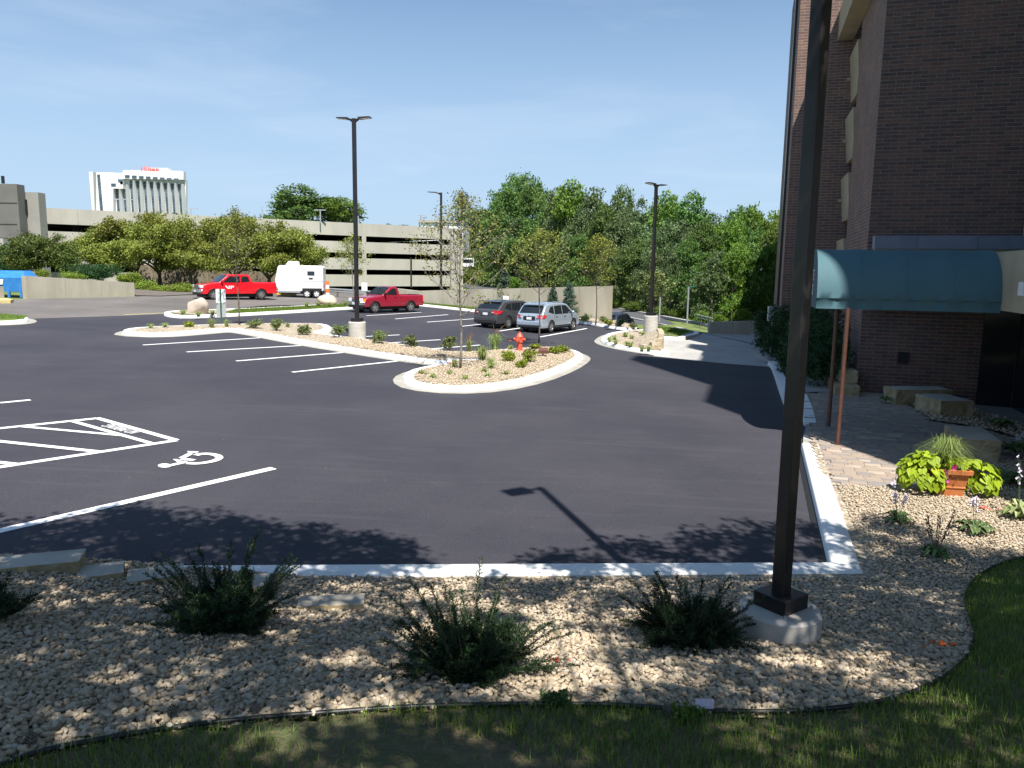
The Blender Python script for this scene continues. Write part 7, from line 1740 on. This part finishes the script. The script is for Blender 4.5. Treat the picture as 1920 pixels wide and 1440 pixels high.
def vine_side(cx, cy, cz, rx, ry, rz_, n, m_):
    for i in range(n):
        d = unit(rng.normal(size=3)); d[2] = abs(d[2])*.9-.35; d = unit(d); p = (cx+d[0]*rx*rr.uniform(.8, 1.05), cy+d[1]*ry*rr.uniform(.8, 1.05), max(.03, cz+d[2]*rz_*rr.uniform(.8, 1.05)))
        nn = (d[0]+rr.uniform(-.4, .4), d[1]+rr.uniform(-.4, .4), d[2]+.5+rr.uniform(-.3, .3)); dv = (d[0]+rr.uniform(-.5, .5), d[1]+rr.uniform(-.5, .5), -.7)
        h_ = heart(p, nn, dv, rr.uniform(.085, .145)); o = len(m_.v); m_.v += [tuple(v) for v in h_]; m_.f += [(o, o+1, o+2, o+3, o+4, o+5), (o, o+5, o+6, o+7, o+8, o+9)]; m_.mi += [0, 0]
m_ = MB(); vine_side(-.42, -.02, .33, .40, .36, .42, 300, m_); vine_side(.47, -.02, .28, .38, .34, .34, 230, m_); vine_side(.05, .1, .5, .42, .22, .16, 70, m_); vine_side(-.30, -.1, .62, .26, .2, .14, 40, m_); vine_side(.24, -.1, .55, .24, .2, .12, 34, m_)
vo_ = m_.build('leaves', FOL['potato'], vn); at_ = vo_.data.attributes.new('tint', 'FLOAT', 'FACE'); at_.data.foreach_set('value', np.repeat(rng.uniform(0, 1, len(m_.f)//2), 2).astype(np.float32)); vo_['kind'] = 'stuff'
m_ = MB()
for i in range(26): a = rr.uniform(0, 6.28); r_ = rr.uniform(.2, .75); m_.tube([(0, 0, .46), (math.cos(a)*r_*.6, math.sin(a)*r_*.35, .56), (math.cos(a)*r_, math.sin(a)*r_*.5, .3)], [.006, .005, .004], 4)
m_.build('stem', FOL['ornamental'], vn)
grasstuft(1782, 845, 72, 62, 'fine fountain grass rising from the back of the terracotta planter', 401, n=520, f=lambda a, b: Vector((g.x-.02, g.y+.06, lot(g.x, g.y)+.55)), thick=.0045, group=None, name='fountain_grass', cat='grass tuft', arch=.9)
pf = thing('petunia', (g.x-.08, g.y-.22, lot(g.x, g.y)+.55), 'magenta petunias over the front rim of the terracotta planter', 'flower')
for i, (x, y, z) in enumerate([(.06, .02, .13), (-.1, -.04, .05), (-.12, -.07, -.01), (-.09, -.08, -.08), (.03, -.02, .10), (-.14, -.05, .03)]):
    m_ = MB(); c = Vector((x, y, z)); n_ = 10; m_.v = [tuple(c)]+[(c.x+.045*math.cos(k*.628)*(1 if k % 2 else .8), c.y-.02, c.z+.045*math.sin(k*.628)*(1 if k % 2 else .8)) for k in range(n_)]; m_.f = [(0, 1+k, 1+(k+1) % n_) for k in range(n_)]; m_.mi = [0]*n_; m_.build('flower', M['pinkflower'], pf)
P = rng.normal(size=(220, 3))*[.16, .08, .07]+[0, .02, .06]; quads_obj('foliage', leaves(P, .03, rng, .5), rng.uniform(0, 1, 220), FOL['rose'], pf)

# ---- marks and litter of the foreground
def stonepatch(px, py, n, mat, name, label, cat, rad=.09, seed=1, f=bp):
    g = f(px, py); rng = np.random.default_rng(seed); P = rng.normal(size=(n, 3))*[rad, rad*.5, .004]; P = np.array([[g.x+a, g.y+b, bed(g.x+a, g.y+b)+.028+c] for a, b, c in P])
    m2 = pm(name, mat, None, rough=.9); o = stones(name, P, rng.uniform(.035, .06, n), I1, m2, rng, kind='stuff'); return setp(o, label, cat)
stonepatch(1778, 1214, 10, (.75, .16, .03), 'painted_stones', 'stones sprayed bright orange near the right end of the bed', 'paint mark')
stonepatch(1338, 1216, 7, (.42, .17, .06), 'painted_stones', 'rusty orange stones at the foot of the right yew', 'paint mark', .04, 2)
stonepatch(1050, 1242, 3, (.75, .1, .1), 'painted_stones', 'pinkish red sprayed stones right of the middle yew', 'paint mark', .03, 3)
stonepatch(1845, 955, 8, (.75, .13, .12), 'painted_stones', 'red sprayed stones between the grey-green hosta and the planter', 'paint mark', .08, 4)
def cone(px, py, label, seed):
    g = bp(px, py); m_ = MB(); rr = random.Random(seed)
    for i in range(60):
        a = i*2.4; z = i/60*.07; r_ = .03*math.sin(math.pi*(.15+.8*i/60)); m_.add([(g.x+r_*.4*math.cos(a), g.y+r_*.4*math.sin(a), g.z+.01+z), (g.x+r_*math.cos(a-.25), g.y+r_*math.sin(a-.25), g.z+.015+z), (g.x+r_*1.15*math.cos(a), g.y+r_*1.15*math.sin(a), g.z+.022+z), (g.x+r_*math.cos(a+.25), g.y+r_*math.sin(a+.25), g.z+.015+z)], [(0, 1, 2, 3)])
    setp(m_.build('pine_cone', M['bark']), label, 'pine cone', 'fallen pine cones')
cone(324, 1346, 'pine cone on the stones at the edging in the lower left', 1); cone(478, 1340, 'pine cone right by the edging below the biggest yew', 2); cone(1250, 1346, 'pine cone on the bare soil of the lawn', 3); cone(60, 1400, 'pine cone at the edging in the lower left corner', 4); cone(1345, 1218, 'pine cone under the right yew', 5)
g = bp(1320, 1332); m_ = MB(); m_.add([(g.x-.06, g.y-.03, g.z+.03), (g.x+.05, g.y-.04, g.z+.035), (g.x+.065, g.y+.03, g.z+.06), (g.x-.05, g.y+.04, g.z+.055), (g.x, g.y, g.z+.075)], [(0, 1, 4), (1, 2, 4), (2, 3, 4), (3, 0, 4)]); setp(m_.build('paper_scrap', M['lilac']), 'crumpled pale paper scrap at the edge of the lawn', 'litter')
shrub(1045, 1318, 62, 28, 'weed', 'broad-leaved weed growing at the edging below the gravel', 501, 'weed', f=bp, leaf=.03, ncl=22, per=14, group='weeds at the lawn edge', cr=.035)
shrub(1285, 1345, 80, 30, 'bright', 'bright weed clump at the edging beside the paper scrap', 502, 'weed', f=bp, leaf=.03, ncl=22, per=14, group='weeds at the lawn edge', cr=.035)
# ---- lawn blades
rgl = np.random.default_rng(9); n_ = 250000; X = rgl.uniform(-5.5, 8, n_); Y_ = rgl.uniform(1.9, 9.5, n_); ok = inside_np(LAWNP, X, Y_) & (np.abs(X) < Y_*.8+.3); X, Y_ = X[ok], Y_[ok]
pat = np.sin(X*2.1+np.sin(Y_*3.1)*1.3)+np.sin(Y_*2.7+X*.9+2)+rgl.normal(0, .6, len(X)); keep = (pat > -.5) | (X > 2.2); X, Y_ = X[keep], Y_[keep]; n_ = len(X)
Z = np.array([bed(a, b) for a, b in zip(X, Y_)]); B = np.stack([X, Y_, Z-.02], 1); a = rgl.uniform(0, 6.283, n_); h_ = rgl.uniform(.035, .085, n_); ln = rgl.uniform(0, .05, n_); pe = np.stack([np.cos(a), np.sin(a), np.zeros(n_)], 1)*.0028; ld = np.stack([np.cos(a+1.5)*ln, np.sin(a+1.5)*ln, h_], 1)
V = np.stack([B-pe, B+pe, B+ld+pe*.3, B+ld-pe*.3], 1); quads_obj('lawn_grass', V, rgl.uniform(0, 1, n_), FOL['grass'], kind='stuff', label='short shaded lawn grass along the bottom of the picture')
# dry needles and straw on the bare lawn
n_ = 9000; X = rgl.uniform(-4.5, 2.6, n_); Y_ = rgl.uniform(2.2, 5, n_); ok = inside_np(LAWNP, X, Y_); X, Y_ = X[ok], Y_[ok]; n_ = len(X); Z = np.array([bed(a, b) for a, b in zip(X, Y_)]); B = np.stack([X, Y_, Z+.004], 1); a = rgl.uniform(0, 6.283, n_); d = np.stack([np.cos(a), np.sin(a), rgl.uniform(0, .15, n_)], 1)*rgl.uniform(.02, .06, n_)[:, None]; pe = np.stack([-np.sin(a), np.cos(a), np.zeros(n_)], 1)*.0012
quads_obj('dry_needles', np.stack([B-pe, B+pe, B+d+pe, B+d-pe], 1), rgl.uniform(0, 1, n_), M['straw'], kind='stuff', label='dry needles scattered over the bare patches of lawn')
# bright turf blades of the far island and patches
def turfblades(poly_px, n_, label, f=gp, dz=.12):
    P = [(p.x, p.y) for p in [f(*q) for q in poly_px]]; xs_ = [p[0] for p in P]; ys_ = [p[1] for p in P]; X = rgl.uniform(min(xs_), max(xs_), n_*3); Y_ = rgl.uniform(min(ys_), max(ys_), n_*3); ok = inside_np(P, X, Y_); X, Y_ = X[ok][:n_], Y_[ok][:n_]; n2 = len(X)
    Z = lot(X, Y_)+dz; B = np.stack([X, Y_, Z], 1); a = rgl.uniform(0, 6.283, n2); pe = np.stack([np.cos(a), np.sin(a), np.zeros(n2)], 1)*.012; h_ = rgl.uniform(.04, .1, n2); ld = np.stack([rgl.normal(0, .03, n2), rgl.normal(0, .03, n2), h_], 1)
    quads_obj('turf_grass', np.stack([B-pe, B+pe, B+ld+pe*.3, B+ld-pe*.3], 1), rgl.uniform(.3, 1, n2), FOL['bright'], kind='stuff', label=label)
turfblades([(430, 592), (520, 587), (645, 579.5), (655, 573), (560, 579), (440, 585)], 12000, 'strip of bright turf on the far island')
turfblades([(785, 573), (905, 585), (900, 579), (785, 571)], 9000, 'strip of turf at the foot of the long wall')
turfblades([(-60, 608), (45, 605), (50, 599), (0, 595), (-60, 592)], 6000, 'bright turf on the left grass tip')
turfblades([(1236, 631), (1275, 633), (1298, 627), (1262, 620), (1210, 614)], 6000, 'bright turf right of the block wall')

# ================================================================ OVERHEAD TREES (behind the camera; they shade the foreground)
def shade_target(px, py):     # chance that a ground point lies under leaves, read from the photograph
    if py < 1085:
        if px < 800:
            edge = interp([(-300, 975), (0, 968), (90, 975), (190, 958), (260, 944), (330, 964), (400, 958), (470, 976), (540, 992), (600, 984), (680, 1006), (760, 1018), (790, 1060)], px)
            return 1.0 if py > edge else 0
        if 1005 < px < 1580:
            edge = interp([(1005, 1046), (1060, 1036), (1110, 1040), (1150, 1010), (1210, 1020), (1290, 1002), (1350, 1000), (1400, 985), (1440, 976), (1520, 990), (1580, 1000)], px); return .62 if py > edge+6*math.sin(px*.07) else 0
        if 1580 <= px < 1790: return .8 if py > interp([(1580, 985), (1650, 972), (1720, 985), (1790, 1020)], px) else 0
        if px >= 1790: return .85 if py > interp([(1790, 1030), (1920, 1040)], px) else 0
        return 0
    if py > 1330+(px < 500)*50 and px < 1250: return .6
    if px < 560: return .80
    if px < 760: return .55
    if px < 1250: return .34 if py < 1310 else .75
    if px < 1780: return .82 if py < 1235 or py > 1330 else .55
    return .9 if py > 1330 else .96
rt = np.random.default_rng(21); cl = []
def proj(v):
    d = Vector(v)-Vector((0, 0, CAMZ)); k = d.dot(_f)
    return 960+F*d.dot(_R2)/k, 720-F*d.dot(_U2)/k
def vnoise(x, y): return .65*math.sin(x*2.3+1.7*math.sin(y*1.9))*math.sin(y*2.9+1.3*math.sin(x*2.7+1))+.5*math.sin(x*5.7+y*2.2)*math.sin(y*6.3-x*1.7)
for _ in range(26000):
    x = rt.uniform(-8, 10.5); y = rt.uniform(2.2, 15)
    if y < 8.4+.12*x or x > 4.2+(y-9)*.3: z = bed(x, y)
    else: z = lot(x, y)
    px, py = proj((x, y, z))
    if px < -500 or px > 2500 or py > 1800: continue
    pr = shade_target(px, py)
    if pr <= 0: continue
    if pr < .95 and (vnoise(x, y)+1)/2 > pr*1.08: continue
    h_ = rt.uniform(5.5, 9.5); ok_ = False
    for _t in range(9):
        c = Vector((x, y, z))-SUND*(h_/-SUND.z); d_ = (c-Vector((0, 0, CAMZ))); k_ = d_.dot(_f)
        if k_ < .3: ok_ = True; break
        qx, qy = proj(c)
        if qy < -260 or qx < -330 or qx > 2250: ok_ = True; break
        h_ += .9
    if not ok_: continue
    cl.append((c.x, c.y, c.z))
    if len(cl) >= 3600: break
cl = np.array(cl); print('overhead clusters', len(cl), cl.min(0), cl.max(0))
# open gaps stay open; a dense mass over the shaded bed comes from many clusters
def overhead(sel, base, label, seed, group='trees standing behind the camera'):
    t = thing('shade_tree', base, label, 'tree', group); rr = random.Random(seed); rng = np.random.default_rng(seed); per = 30; Cn = cl[sel]-np.array(base); P = np.repeat(Cn, per, 0)+rng.normal(size=(len(Cn)*per, 3))*[.13, .13, .1]
    quads_obj('crown', leaves(P, .12, rng, .62, .6), rng.uniform(0, 1, len(P)), FOL['overhead'], t); m_ = MB(); top_ = Cn.mean(0); H = top_[2]
    m_.tube([(0, 0, -1), (.05, 0, 2.2), (0, .1, H*.62)], [.24, .2, .15], 10); hub = Vector((0, .1, H*.6))
    for c in Cn[::30]:
        e = Vector(c); mid = hub.lerp(e, .5)+Vector((0, 0, .5)); m_.tube([hub, mid, e], [.04, .025, .008], 5, caps=False)
    m_.build('trunk', M['bark'], t, smooth=True)
xs_ = cl[:, 0]; a_ = xs_ < -.8; b_ = (~a_) & (xs_ < 3.4); c_ = xs_ >= 3.4
overhead(a_, (-4.2, -3.2, 2.1), 'leafy tree behind the camera on the left, shading the left of the gravel', 1)
overhead(b_, (1.6, -4.2, 2.3), 'leafy tree behind the camera, dappling the middle of the gravel', 2)
overhead(c_, (6.4, -2.8, 2.2), 'leafy tree behind the camera on the right, shading the lawn', 3)
